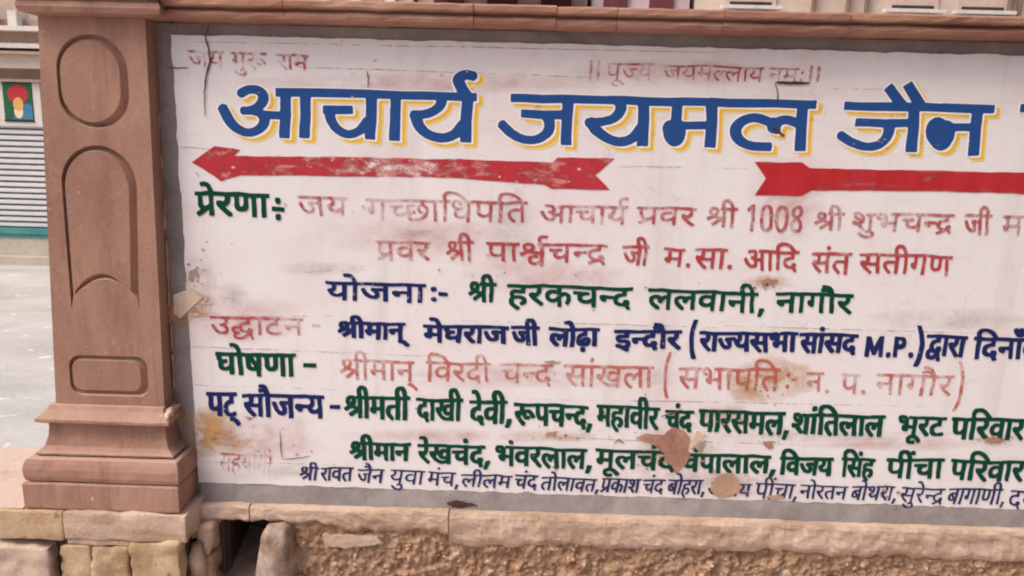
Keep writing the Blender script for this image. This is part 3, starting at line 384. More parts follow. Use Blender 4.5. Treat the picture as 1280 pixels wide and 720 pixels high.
[[-1188,3487,-27,22,-12,15,-1,8,2,4,10,0,7,-2,4,3,2,6,-3,9,-29,3,-1,1,0,8,100,3,40,-4,21,-3,-1,-9,-10,-1,-3,-27,0,-33,-3,-2,-9,0,-1,1,0,26,-1,3,-19,1,-4,-8,-6,-3,-7,1,-4,4,-3,8,0,7,2,2,7,1,1,1,0,21,-2,2,-22,-1,1,-62,-1,-1,-11,1,-1,61,-3,1,-14,-1,0,-13,-2,-7,-5,-8,-10,-7,26,-20,0,-3,-4,-5],
[-1120,3530,19,0,1,21,-21,3,-1,-22]],
],
    'invocation': [
[[324,3473,-3,3,2,39,-2,16,3,36,1,2,9,0,2,-2,0,-12,-2,-23,2,-18,-2,-39,-1,-2],
[285,3475,-1,7,4,85,2,1,11,1,1,-2,-2,-19,-1,-71,-3,-2]],
[[410,3449,-8,2,-5,4,-2,4,0,5,2,7,5,5,13,7,1,20,-2,1,-12,-6,-9,0,-8,2,-5,4,-4,7,-2,10,3,29,-1,2,-9,1,1,9,20,-3,23,0,121,2,36,2,24,-1,4,-1,-1,-8,-14,-1,-2,-29,0,-40,-2,-2,-8,1,0,22,-13,-4,-11,1,-11,4,-7,8,-4,14,12,7,4,5,0,8,-4,5,-104,-3,-3,-22,-2,-44,19,-10,13,-13,-8,-5,-17,15,-9,3,-10,1,-8,-6,-2,-5,2,-4,8,-2,13,2,3,-7,-9,-3],
[475,3494,-10,4,-6,6,-11,19,-2,8,8,3,8,-17,6,-9,8,-4,7,-2,5,3,2,6,-4,9,-7,8,2,8,35,2,1,-6,-1,-2,-24,-3,7,-9,2,-7,-3,-11,-11,-6],
[392,3507,13,2,11,6,2,35,-15,1,-15,-2,-3,-30,2,-8],
[551,3510,9,1,8,5,3,35,-1,3,-22,-1,2,-12,-2,-8,-4,-6,-9,-4,0,-2,7,-9]],
[[710,3488,-2,2,0,37,-18,-1,5,-9,0,-11,-7,-7,-12,-3,-8,2,-7,5,-16,27,1,2,9,2,5,-8,5,-13,6,-5,9,-3,5,3,2,6,-3,5,-9,8,2,8,31,1,1,1,0,8,-66,2,-2,2,1,7,77,-1,129,8,34,-1,17,-2,72,-4,57,-2,95,2,2,-2,0,-6,-10,-1,-1,-1,-1,-22,1,-18,-3,-18,-1,-1,-9,0,0,17,-23,-4,-8,3,-8,6,-4,8,-1,7,11,5,3,3,2,6,-4,8,-26,-2,-3,-55,-2,-2,-8,1,1,24,0,33,-1,1,-18,-1,-5,-37,0,-20,-1,-2,-8,0,-1,2,2,36,-10,-2,-12,-12,-8,3,4,9,-2,2,-6,2,-10,-1,-3,-5,0,-6,7,-10,11,-12,-5,-6,-11,9,-7,9,-5,12,0,7,2,5,7,5,9,2,12,-1,9,-5,10,4,9,1,2,2,0,10,-127,5,-2,-3,-9,-61,-8,0,-2,1,3,27,-26,2,-2,-9,-5,-3,-7,3,-7,7,-2,6,1,4,3,2,8,0,0,1,2,21,-4,2,-25,-1,-1,-60,-2,-2,-7,-1,-2,2,0,16,-12,-4,-10,0,-11,4,-5,3,-5,4,-3,10,0,4,10,5,3,5,0,4,-4,7,-24,-2,-3,-57,-1,-1],
[905,3487,-13,10,-6,9,-2,7,0,9,3,6,6,5,10,4,9,0,9,-5,13,4,10,-1,-3,-8,-7,0,-5,-2,-10,-13,-7,2,3,10,-1,2,-9,1,-7,-4,-4,-5,1,-8,8,-9,11,-8,-1,-2,-5,-4],
[764,3511,7,1,10,7,0,28,-1,2,-24,-2,2,-16,-11,-12,6,-5],
[1077,3510,12,0,13,7,1,29,-21,-1,1,-6,-3,-11,-5,-6,-7,-4,4,-6],
[840,3526,19,1,3,24,-19,1,-10,-1,-2,-23]],
[[1192,3486,-1,1,2,32,-20,1,-2,-10,-6,-3,-9,4,-4,9,1,7,4,2,36,-1,1,3,0,15,-45,2,-1,2,1,6,110,-1,35,2,0,-8,-12,-2,-2,-2,-3,-37,1,-17,-2,-5,-8,0,0,24,-2,2,-25,1,-4,-9,-5,-2,-7,3,-4,5,-3,6,1,4,5,3,5,0,1,1,0,22,-3,2,-23,-2,-3,-59],
[1301,3492,-4,5,1,7,4,3,7,-2,2,-3,-1,-6,-4,-4],
[1241,3522,28,1,1,23,-28,1],
[1305,3528,-4,4,1,8,4,5,5,1,4,-4,0,-8,-4,-5]],
[[1342,3487,-2,2,3,40,-2,19,3,22,3,2,8,-1,2,-2,-3,-76,-1,-7],
[1375,3489,4,29,0,47,2,2,12,0,1,-2,0,-19,-5,-57]],
],
    'inspire_head': [
[[-1362,2767,-14,0,-2,2,-1,75,-2,21,-14,-1,-1,-22,2,-22,-2,-10,-4,-6,-8,-6,-8,-3,-24,-1,-8,2,-7,4,-5,5,-5,11,-2,9,2,16,0,27,-20,0,-1,-21,-4,-13,-9,-10,-15,-8,38,-32,-1,-9,-7,-6,-5,-2,-7,0,-4,3,-44,39,-11,14,-3,8,1,11,5,5,19,1,9,-4,4,1,4,5,3,7,-2,10,-2,2,-51,1,-3,-2,-1,-13,1,-48,3,-19,-2,-19,-26,1,2,27,-2,2,-38,-28,-9,-5,-7,0,-9,13,0,7,21,15,-10,13,-2,7,1,46,-2,1,-13,1,0,18,2,2,27,0,38,7,-5,13,-6,6,-6,2,-17,-3,-4,8,-2,6,1,9,10,2,14,1,16,-4,10,-7,18,-36,68,-3,54,4,63,-7,95,0,1,-2,-2,-20,-15,1,-2,-1,1,-96,-16,-3,-6,0,-2,2,-2,37,2,19,-1,41,-4,1,-18,0,-3,-2,-1,-19,2,-20,0,-57,-2,-1],
[-1432,2819,8,3,4,8,2,37,-3,2,-20,1,-1,-35,3,-11],
[-1615,2819,10,3,11,8,1,12,-2,29,-32,-2,2,-38,4,-9]],
[[-1246,2755,-8,1,-4,4,-2,10,0,9,2,5,4,3,14,2,4,-3,3,-4,1,-14,-2,-8,-3,-4,-2,-1],
[-1216,2799,-61,2,0,23,5,1,57,-4,1,-1,1,-19],
[-1242,2836,-11,2,-4,5,-3,11,0,8,2,5,3,3,17,-1,5,-4,1,-11,-1,-12,-4,-5]],
],
    'inspire': [
[[-1035,2782,-4,21,-3,35,-25,1,7,-16,0,-14,-2,-6,-8,-8,-10,-2,-8,0,-14,4,-20,13,-8,10,-12,22,3,8,13,3,11,-25,6,-8,15,-10,6,-2,6,1,5,5,0,7,-6,9,-14,11,0,4,5,9,48,0,0,12,-102,2,-1,3,0,12,253,-2,-1,-16,-16,-1,-2,-1,-2,-79,-15,1,-1,23,-14,-5,-17,-1,-12,2,-10,6,-13,16,-4,8,0,5,18,9,4,4,2,4,-3,7,-4,4,-10,0,-30,-1,-2,-1,3,-47,3,-33,-2,-2],
[-962,2819,16,0,17,10,1,12,-1,24,-32,1,2,-18,-2,-6,-6,-7,-10,-6,7,-7]],
[[-726,2767,-4,38,3,21,-1,34,-15,1,-18,0,0,-55,-2,-5,-3,-3,-10,-1,-9,4,-6,6,-4,9,2,14,3,3,9,2,2,8,-2,19,-2,1,-21,0,0,13,3,3,24,0,18,-2,35,1,38,-2,31,1,23,3,33,0,180,-1,1,2,-3,17,7,15,13,9,12,3,6,1,28,-4,23,-7,21,-16,16,-18,34,1,57,-2,63,1,1,1,-2,15,0,7,3,7,11,10,17,4,28,0,24,-6,15,-8,10,-7,16,-19,12,-2,13,1,1,-1,-3,-14,-16,-1,-2,-1,-1,-22,4,-65,-2,-3,-12,0,-2,1,-1,52,-1,2,-15,1,-21,-4,-6,-2,-4,-5,-2,-8,4,-9,5,-6,16,-13,0,-4,-10,-8,-24,18,-6,7,-3,9,1,12,2,5,4,7,8,7,14,7,9,2,26,-1,2,20,-2,3,-13,1,-48,-7,-27,-1,-2,-72,-2,-16,-4,-2,-11,0,-2,2,3,54,0,34,-11,2,-21,-1,-4,-90,-2,-2,-13,1,0,28,-1,1,-19,-5,-14,0,-10,3,-8,5,-8,9,-3,10,1,41,-29,1,-2,-2,-2,-91,-2,-2,-15,-1,-1,23,-15,-5,-22,-1,-11,4,-9,7,-3,5,-2,9,1,10,4,12,-10,8,-4,5,-2,5,-1,11,2,8,6,7,10,5,18,0,16,-8,3,-6,0,-7,-4,-8,-4,-5,-14,7,0,4,3,6,-5,4,-11,-3,-3,-4,-1,-4,3,-8,10,-5,7,-1,19,1,3,-1,-1,-14,-11,-1,-9,-2,-5,-4,-3,-7,2,-6,4,-5,7,-2,10,0,12,4,12,10,3,27,-1,20,-10,2,-2,10,-5,2,-28,23,-14,6,-27,3,-12,-5,-8,-10,0,-6,5,-9,18,1,2,-2,-2,-13,-16,-1,-2,-1,-1,-75,-2,-20,-13,-1,-2,2,1,22,-2,17,2,36,-2,20,-30,-2,-1,-1,-2,-19,3,-39,1,-30,-2,-5,-12,1,-3,1,-3,91,-42,1,-2,-2,0,-7,14,-9,6,-10,0,-18,-5,-18,-6,-9,-13,-11,-19,-9,-15,-3,-29,2,-10,4,-6,6,-3,7,0,15,-17,-8,-14,-4,-11,0,-12,3,-10,7,-7,11,-1,8,3,13,-23,0,-1,12,1,2,70,3,2,-4,-3,-9,-18,-3,-9,-5,-4,-7,2,-8,8,-6,11,0,25,10,10,-9,2,3,-11,8,-3,7,0,11,5,10,9,6,11,3,22,-2,2,-3,-2,-11,-9,1,-11,-2,-6,-3,-3,-5,2,-5,6,-5,5,-1,15,3,4,-1,2,-2,-2,-13,-14,-2,-5,-3,-4,-5,1,-6,6,-6,9,-2,15,1,15,5,10,6,10,8,6,10,2,9,0,7,-5,8,-4,3,-8,3,-7,-4,-3,-7,3,-6,3,-3,15,-5,0,-4,-6,-10,-4,-1,-11,4,-13,12,-3,9,1,14,5,8,15,7,0,6,-37,0,-54,3,-54,-3,-16,-4,-22,1,-1,-36,-2,-17,2,-38,-1,-2],
[-214,2812,7,0,6,1,15,9,0,42,-44,0,0,-40,5,-7],
[-102,2880,11,0,32,5,20,0,2,1,-14,12,-19,9,-14,3,-22,1,-7,-2,-7,-4,-5,-7,-1,-6,3,-7,4,-5]],
[[169,2775,-2,2,0,38,-17,-1,-2,-10,-4,-8,-9,-6,-16,-2,-9,2,-11,5,-8,6,-15,17,-8,13,-1,5,8,3,9,1,3,-2,11,-20,9,-10,9,-4,7,0,6,3,3,4,-2,6,-7,6,-3,3,-9,0,-2,2,1,13,11,0,6,2,3,6,-2,4,-4,3,-9,2,-20,0,-6,7,0,6,1,1,18,3,29,-8,8,-8,3,-10,-1,-10,-6,-10,18,0,8,3,1,4,0,17,-12,0,1,14,2,2,74,3,73,-1,36,2,65,1,56,-2,1,2,-4,10,-1,13,4,9,4,4,12,6,16,2,8,-1,4,-3,0,-5,-4,-8,-18,0,-6,-4,-3,-5,2,-8,5,-8,21,0,2,-2,-3,-15,-14,1,-2,-2,0,-22,3,-24,-1,-30,-2,-2,-15,0,0,23,-17,-6,-11,0,-24,7,-9,7,-4,10,1,12,15,6,6,6,-1,5,-5,7,-35,1,-1,-80,-1,-1,-4,0,-11,0,-1,1,0,41,-1,17,1,22,-28,0,-2,-1,2,-56,-1,-22,-2,-1,-14,3,-2,19,-15,-3,-18,0,-14,6,-7,6,-3,4,0,11,2,7,-18,1,-2,1,1,13,1,1,61,-1,2,-2,-1,-12,-13,-1,-8,-2,-4,-3,-3,-5,3,-5,8,-4,8,0,8,1,9,5,3,3,0,36,-71,1,-20,-2,-1,-1,-3,-55,1,-19,-2,-1,-16,1,2,34,-1,42,-15,0,-12,-1,-1,-36,2,-21,-3,-22,-1,-2],
[449,2812,16,5,8,7,-2,12,1,21,-27,-1,1,-16,-2,-8,-3,-4,-11,-8,7,-6]],
[[828,2780,-20,12,-24,20,-8,9,-3,6,1,11,4,4,10,0,14,-5,7,4,5,9,-2,9,-59,5,-2,-1,-1,-2,-4,-74,-2,-3,-15,2,0,22,-29,-6,-14,1,-12,7,-5,10,0,12,6,12,8,5,17,5,26,-1,0,-13,-6,-1,-17,1,-11,-4,-6,-7,2,-8,4,-3,11,-1,11,2,15,6,2,3,0,33,-2,2,-83,-3,-1,-40,0,-20,-2,-14,-14,-1,-1,23,-1,3,-29,-14,-30,-11,-8,7,0,5,23,10,-10,6,-6,7,-2,7,-1,29,-2,2,-11,0,0,13,2,1,36,1,73,0,18,2,71,2,19,-2,36,1,42,-4,2,-2,-2,-12,-15,0,-2,-1,0,-18,-3,-8,-12,-8,-13,-6,21,-16,17,-10,-1,-5],
[594,2820,18,1,15,7,1,32,-22,1,-25,-3,3,-29,3,-5]],
[[1020,2777,-3,1,-1,4,2,37,-2,43,-23,1,1,-45,-2,-35,-1,-4,-14,0,-2,2,1,31,-43,-25,-4,1,-7,11,1,4,32,17,1,1,-1,1,-19,5,-29,-15,-2,1,-7,12,1,4,20,10,-7,8,-4,9,0,9,3,7,7,7,13,4,8,0,9,-3,9,-8,3,-9,0,-9,-8,-17,12,-3,11,-1,1,30,-11,2,0,12,1,3,6,1,-4,16,1,7,3,8,5,5,10,5,16,1,9,-3,11,-12,11,-27,17,-1,2,-2,-1,-13,-15,-2,-2,-2,-2,-82,-3,-2],
[934,2847,3,0,3,4,3,7,-1,6,-7,4,-8,-3,-2,-5,2,-6],
[991,2880,22,0,2,2,-3,10,-4,7,-8,6,-8,0,-5,-4,-1,-11,3,-8]],
[[1268,2761,-12,5,-9,10,-11,37,-1,11,0,25,6,28,9,14,8,6,8,2,19,-3,10,-9,8,-22,3,-25,0,-28,-5,-26,-3,-9,-5,-8,-6,-5,-9,-3],
[1341,2762,-11,5,-8,5,-7,15,-1,19,1,7,5,9,10,12,-12,18,-2,6,1,15,5,13,7,8,11,5,14,1,10,-4,5,-6,3,-7,1,-13,-2,-14,-4,-7,-10,-13,11,-11,4,-8,3,-9,0,-16,-5,-21,-4,-5,-10,-4],
[1121,2763,-2,3,-2,19,3,39,-1,33,-2,13,-2,1,-9,-10,-4,0,-7,13,4,6,21,19,13,0,2,-2,1,-59,2,-15,-4,-23,2,-34,-2,-1],
[1198,2764,-12,2,-5,3,-9,9,-5,12,-4,28,0,38,3,24,4,8,6,8,8,3,6,1,17,-1,11,-10,7,-20,4,-28,-2,-22,2,-27,-3,-11,-4,-8,-10,-8,-8,-2],
[1269,2779,5,0,5,6,4,10,3,16,0,42,-2,10,-5,14,-7,4,-6,-2,-6,-10,-6,-23,1,-30,3,-17,4,-14],
[1344,2779,6,0,4,3,4,9,1,9,-4,12,-8,9,-4,3,-7,-8,-4,-18,4,-14],
[1195,2783,7,1,6,4,2,7,1,17,-5,59,-5,10,-7,3,-7,-3,-3,-6,-3,-8,-1,-21,1,-28,3,-21,5,-10],
[1343,2846,2,0,5,6,5,18,-1,9,-7,4,-5,-1,-4,-3,-4,-12,2,-11]],
[[1517,2778,-10,1,0,21,-2,6,-14,-8,-20,-16,-4,0,-7,8,-1,6,18,13,8,4,1,2,-17,6,-13,-10,-12,-5,-5,1,-6,8,0,4,2,4,16,9,-7,12,-1,16,5,8,12,4,15,0,11,-5,5,-7,1,-10,-1,-7,-6,-11,12,-4,10,-1,1,8,-1,19,-9,2,-1,2,0,13,5,1,-2,8,0,13,2,6,6,5,12,4,8,-1,12,-2,12,-6,9,-15,4,-14,15,0,2,-2,-2,-14,-13,-1,-2,-1,2,-52,-1,-21,-15,-1,-2,2,1,35,-2,17,0,21,-21,1,-2,-2,2,-17,-2,-19,1,-36,-2,-2],
[1466,2843,5,1,5,8,-2,4,-6,3,-5,-1,-3,-5,2,-5],
[1524,2869,21,0,2,1,-9,17,-9,6,-7,-1,-3,-4,-2,-4,4,-12]],
[[1690,2745,-24,7,-17,14,0,6,7,5,5,1,14,-11,14,-7,17,-1,6,1,4,4,1,3,-3,4,-9,2,-14,-3,-5,8,1,5,13,4,2,18,-2,48,-14,2,-1,14,2,1,47,2,1,-15,-17,-2,-1,-2,1,-47,-1,-20,10,-5,5,-5,2,-6,0,-8,-4,-8,-10,-6,-11,-3],
[2041,2772,-6,8,1,5,20,10,-11,5,-5,4,-3,8,-2,11,-27,0,-4,-14,-4,-2,-7,0,-9,4,-5,5,-4,10,0,8,4,4,5,2,50,0,2,-1,1,-6,4,7,7,5,13,4,16,3,1,6,-2,2,-23,-1,-44,4,-54,-1,2,-42,-1,-36,-2,-2,-6,0,-9,1,0,18,-14,-2,-25,2,-9,3,-7,6,-4,6,1,19,-19,0,-1,2,0,12,3,2,11,2,17,-2,18,2,15,-2,3,-2,-1,-13,-23,-5,-3,-2,-1,-5,3,-7,9,-3,6,-1,10,2,11,8,-2,32,-1,7,-27,1,-65,-2,-4,-33,0,-44,-3,-1,-12,1,-1,31,-2,3,-29,-3,-3,-10,-6,-4,-8,1,-8,5,-7,7,-2,10,4,5,12,2,1,12,-2,11,-2,4,-5,2,-7,0,-4,-2,-2,-2,1,-2,4,-3,13,-1,1,-5,-3,-10,-15,1,-11,4,-4,4,-3,9,1,9,5,7,13,6,16,2,12,-4,6,-5,4,-6,1,-10,-2,-18,2,-2,27,1,2,2,2,25,-22,1,0,13,2,2,101,2,43,-1,54,2,37,-3,79,1,0,-14,-16,0,-10,-3,0,-21,-21,-3,-10,-3,-7,-6,-3,-7,3,-6,4,-4,8,-2,10,-1,2,1,1,8,3,4,14,3,6,-1,3,-4,2,-10,-2,-5,-3,-5,8,-10,0,-7,-8,-4,-4,0,-13,15,-14,-8],
[1671,2781,-16,19,-9,7,-3,2,-17,2,-7,6,0,11,4,4,12,0,12,-5,11,6,-18,4,-9,5,-5,6,-3,5,-2,9,2,8,5,4,12,3,19,-3,13,-9,8,-10,2,-9,-1,-15,-5,-10,-12,-7,15,-14,8,-10,-2,-5,-10,-5],
[1659,2836,2,1,2,6,0,4,-5,7,-10,8,-4,1,-5,-2,-1,-3,4,-4,10,-5,8,-3]],
[[2247,2773,-2,1,-1,5,-4,55,-12,0,4,-19,1,-15,-5,-9,-7,-2,-5,0,-14,3,-14,11,-9,16,-8,24,2,5,7,2,6,-1,13,-32,7,-7,6,-3,4,4,-1,7,-5,13,-7,8,2,10,3,2,19,2,12,-1,1,12,-9,1,-62,1,-1,2,0,11,2,3,66,-1,-1,17,5,16,8,8,18,1,10,-5,6,-8,4,-8,5,-22,13,-1,1,-1,-1,-14,-13,-1,-2,-2,0,-23,6,-39,-1,-21,-2,-3,-11,-1,-3,1,0,24,-5,38,-1,25,-2,2,-12,0,-2,-2,0,-19,5,-68,-1,-2],
[2255,2881,16,-1,1,2,-3,16,-4,4,-6,4,-4,-2,-2,-5]],
[[2485,2772,-6,2,-2,4,-2,8,0,6,3,3,6,3,11,-1,3,-5,-1,-14,-4,-5],
[2442,2774,-7,2,-4,40,-21,-1,-17,1,-1,-2,1,-12,-3,-3,-3,-1,-13,2,-8,7,-5,8,-1,9,1,4,3,1,10,2,1,31,-21,1,-1,15,113,1,-1,-14,-17,-1,-2,-2,0,-14,4,-72,-2,-2],
[2392,2833,38,0,-1,30,-15,2,-22,-1,-1,-10]],
],
    'inspire_two': [
[[-584,2564,-1,1,-1,23,-13,-4,-7,0,-23,3,-9,6,-6,7,-2,7,-1,12,1,8,3,4,6,5,8,4,21,4,18,0,0,-5,-2,-12,-15,2,-8,-2,-10,-6,-4,-5,1,-5,2,-4,7,-5,14,-1,8,3,10,9,0,38,-2,3,-39,-3,-43,1,-1,-21,4,-42,-1,-24,-12,-1,-5,1,0,21,-1,3,-48,-25,-4,1,-8,9,1,6,20,12,-9,9,-7,14,-1,12,0,25,-13,0,1,14,39,2,87,-2,54,5,54,-4,45,0,1,-13,-16,-1,0,-13,-4,-13,-6,-9,-15,-10,34,-25,1,-2,-1,-4,-9,-7,-4,0,-4,2,-31,25,-17,20,-1,9,5,5,14,0,9,-4,5,3,6,10,0,6,-2,5,-57,3,-2,-1,0,-9,3,-53,0,-24,-3,-2],
[-708,2604,9,2,11,8,-3,38,-35,0,-1,-25,2,-10,6,-10]],
[[-289,2574,-4,84,-1,2,-15,2,-5,-2,-1,-18,5,-35,1,-29,-1,-2,-13,-1,-2,2,-1,19,-3,12,-33,-30,-8,0,-6,9,0,5,27,22,1,3,-17,3,-16,-13,-8,-4,-5,1,-6,10,1,4,18,12,-9,17,0,13,5,11,9,4,18,0,9,-4,3,-4,2,-7,-3,-12,-4,-14,19,-4,-2,16,2,15,-10,2,0,12,6,2,-2,9,1,15,2,7,7,8,9,3,14,0,11,-4,5,-4,6,-8,8,-23,14,-2,2,-1,0,-15,-14,0,-2,-2,3,-85,-2,-2],
[-367,2643,3,2,3,8,-2,7,-5,2,-4,-2,-2,-5,3,-7],
[-316,2677,21,1,-5,17,-4,6,-4,2,-6,0,-4,-6,-2,-8]],
[[89,2557,-13,1,-1,9,-2,1,-24,-6,-7,0,-13,5,-6,4,-4,6,-6,16,0,5,3,5,5,6,7,3,17,4,24,0,2,-3,-2,-13,-26,0,-7,-4,-2,-5,3,-7,8,-4,9,0,14,4,7,5,0,28,-24,2,-32,6,-14,-6,-15,-9,-6,-2,-4,2,-8,10,1,4,24,10,-6,6,-4,5,-1,8,0,8,3,5,4,4,9,5,8,2,22,-1,11,-5,4,-4,3,-4,1,-10,-4,-9,-6,-7,0,-1,34,-2,-1,27,-12,1,-1,13,4,2,-4,12,0,8,3,10,11,8,10,2,18,-1,12,-4,-1,-5,-4,-8,-21,2,-8,-4,-3,-5,2,-6,6,-7,3,-2,98,1,19,1,45,1,34,-1,100,0,22,-1,7,-2,0,-13,-30,3,-3,-23,-24,-1,-12,-4,-9,-4,-4,-7,3,-7,7,-6,7,-3,11,-2,7,1,0,10,7,5,9,1,8,-2,5,-4,3,-5,2,-9,-1,-5,-4,-6,9,-12,1,-4,-1,-3,-12,-4,-16,20,-28,-8,-20,-10,-4,0,-7,10,-1,4,2,2,20,7,-14,9,-7,9,-4,16,2,7,9,10,8,4,12,3,19,2,1,5,-1,2,-31,1,-49,-2,-65,1,1,-62,-2,-20,-1,-2,-12,-1,-3,2,-1,24,-20,-6,-12,-2,-8,1,-9,4,-7,6,-3,10,0,8,3,8,-22,1,-2,14,2,2,24,-1,24,2,18,0,-1,-13,-18,-3,-6,-5,-4,-5,0,-5,3,-3,10,-4,6,0,10,3,13,10,1,26,-2,10,-104,-2,-1,-1,0,-59,-3,-41,0,-3],
[-101,2577,-17,3,0,19,-1,5,-24,-5,-20,4,-8,4,-6,8,-4,10,-1,34,-1,1,-14,2,0,14,37,-2,40,2,18,-2,75,1,-1,-15,-19,-2,-1,-1,-2,-24,4,-50,-1,-5,-14,0,-1,2,-5,46,1,32,-35,-1,-1,-9,3,-69],
[263,2611,-10,4,-8,9,-1,10,4,6,6,2,20,0,38,0,0,-14,-32,-1,-4,-13,-5,-3],
[-145,2614,14,2,10,5,0,14,2,21,-1,3,-44,-1,-1,-26,3,-8,7,-8],
[16,2643,3,0,5,3,5,6,2,5,-5,4,-12,2,-7,-3,-4,-3,0,-3,2,-5]],
[[562,2575,-2,1,0,2,5,35,1,21,-12,-1,5,-15,-1,-12,-5,-10,-10,-7,-14,-1,-8,3,-16,20,-11,28,1,2,8,3,8,0,14,-30,7,-8,4,-1,4,5,0,7,-4,11,-8,7,2,12,3,2,18,0,16,1,1,3,-1,9,-14,1,-37,-3,-26,0,-2,3,0,12,2,1,37,1,33,3,-4,25,3,9,4,6,5,2,17,1,8,-5,8,-8,13,-31,11,-1,1,-13,-1,-2,-9,-2,-1,-20,-6,-64,-2,-2,-11,1,-3,2,6,83,-2,2,-9,1,-2,-2,0,-16,-8,-68,-2,-3],
[589,2681,7,0,-2,5,-7,16,-4,4,-4,0,-4,-7,2,-11,4,-6]],
[[822,2572,-8,3,-3,7,1,10,7,4,9,-1,3,-2,2,-4,-1,-13,-4,-4],
[769,2573,-1,1,0,12,1,22,-31,1,-7,-11,-5,-3,-5,0,-8,2,-8,7,-4,7,2,10,6,3,10,2,0,29,-2,2,-20,0,-1,15,24,1,51,-7,17,1,16,3,1,-14,-15,-4,-1,-2,-4,-74],
[763,2622,8,1,1,28,-35,3,0,-31]],
[[905,2565,-11,7,-23,26,-10,14,-3,8,-1,10,3,6,14,1,7,-3,1,1,4,14,-1,9,-3,2,-30,-1,-1,12,41,3,22,-2,68,5,36,-5,-1,-12,-17,-2,-5,-88,-15,-1,-3,2,3,52,-1,36,-22,1,-3,-2,-2,-87,-3,-2,-15,1,0,40,-27,0,-17,2,-4,-3,2,-3,30,-28,0,-3,-6,-8],
[1024,2570,-4,3,-1,6,0,5,2,5,8,5,9,0,3,-2,3,-3,0,-6,-2,-9,-7,-4],
[908,2625,17,-1,11,4,0,30,-31,0,0,-20,-3,-11]],
[[1355,2563,-13,17,-16,1,-12,4,-11,8,-5,9,-2,18,3,8,7,7,8,4,20,4,0,7,-2,2,-53,1,1,-79,-2,-1,-12,-1,-2,1,-1,15,-3,65,-2,1,-19,2,0,-29,4,-58,-1,-2,-12,-1,-3,0,0,2,-5,51,0,19,-2,17,-2,2,-19,1,-2,-2,2,-38,5,-50,-1,-2,-16,1,-5,46,-14,0,1,-21,-2,-5,-5,-5,-9,-3,-15,1,-12,5,-16,15,-10,21,-1,6,8,5,7,0,16,-27,11,-7,6,0,3,2,2,4,-1,9,-8,10,-9,0,-1,14,1,2,13,5,2,4,-1,4,-2,4,-5,2,-8,-2,-9,-4,-4,0,-3,9,0,5,1,2,9,4,11,1,12,1,9,-3,5,-8,2,-13,0,-9,-4,-10,4,-1,12,2,3,1,1,2,-2,20,-1,2,-9,1,1,16,43,1,17,-2,26,-1,-2,17,2,6,4,7,8,7,10,4,13,1,25,-4,9,-4,8,-5,26,-28,14,0,2,-1,-1,-14,-19,-2,-5,-2,0,-24,-14,-2,-13,-5,-7,-6,-2,-6,1,-5,5,-5,13,-5,4,1,1,10,3,3,12,2,6,-3,4,-5,0,-11,-5,-7,9,-13,0,-4,-8,-5],
[1298,2668,39,3,-13,12,-15,11,-7,2,-8,1,-16,-7,-4,-6,0,-6,5,-9]],
[[1612,2557,-8,2,-2,2,-1,54,-27,2,-7,-2,-5,-6,0,-7,2,-6,22,-24,-1,-4,-8,-8,-3,0,-22,22,-7,11,-2,8,1,9,2,8,10,11,8,3,37,0,-1,22,-41,0,-32,-1,-2,-35,2,-38,0,-14,-2,-3,-13,0,-3,2,-1,42,-43,-1,-1,-2,4,-5,25,-23,-1,-5,-9,-10,-25,23,-18,25,0,9,2,7,3,4,4,2,6,0,8,-4,3,7,0,11,-2,6,-28,-1,1,16,14,3,54,0,18,3,114,-1,1,-2,-1,-13,-16,-1,-1,-2,1,-92,-2,-3],
[1479,2624,19,-1,9,2,2,29,-28,-2,0,-17],
[1513,2681,-5,5,0,13,7,4,9,-2,5,-6,-1,-9,-7,-5]],
[[2107,2565,-2,4,0,19,-4,44,0,20,-12,1,-3,-2,-2,-25,2,-17,-5,-12,-9,-6,-10,-2,-9,0,-14,5,-8,12,-2,9,-1,41,-19,3,-3,-1,1,-16,-2,-17,-1,-53,-2,-2,-16,-2,-1,4,2,34,3,38,-2,14,-2,2,-22,-3,-1,-15,1,-19,-3,-20,-2,-5,-3,-2,-9,1,-6,3,-5,6,-4,9,0,8,2,4,5,3,8,2,0,25,-14,1,-19,-3,2,-48,-2,-34,-3,-2,-12,0,-2,2,2,34,-1,48,-3,1,-22,-1,-2,-82,-2,-2,-13,-1,-3,1,-1,13,1,37,-29,0,-7,-2,-3,-3,-1,-6,6,-11,19,-20,-1,-4,-11,-6,-3,1,-6,7,-18,22,-3,6,-2,13,5,11,14,7,9,2,31,-2,0,9,-2,11,-9,1,-18,-1,-35,2,-12,-1,-2,-3,1,-28,4,-37,0,-17,-3,-2,-15,1,-4,38,-23,-1,-22,3,-3,-2,1,-2,22,-21,11,-8,-1,-5,-7,-7,-3,0,-34,28,-16,17,-3,7,-1,10,5,5,12,2,10,-3,2,9,-1,13,-34,1,-1,12,3,2,22,1,53,4,67,-3,29,2,1,2,-2,11,0,9,3,11,9,11,12,3,15,-2,10,-7,8,-11,11,-26,18,-1,78,3,61,-8,67,0,1,-3,-2,-12,-16,-2,-2,-3,-1,-10,6,-51,0,-21,-2,-1],
[2052,2606,9,0,4,2,2,4,3,38,-1,2,-20,2,-2,-1,-1,-38,2,-6],
[1728,2625,18,-1,11,3,1,14,-1,16,-9,1,-20,-3,0,-17,-3,-12],
[1886,2672,7,1,-8,21,-3,4,-5,3,-7,0,-4,-3,-3,-7,1,-8,3,-8,2,-2]],
],
    'plan_head': [
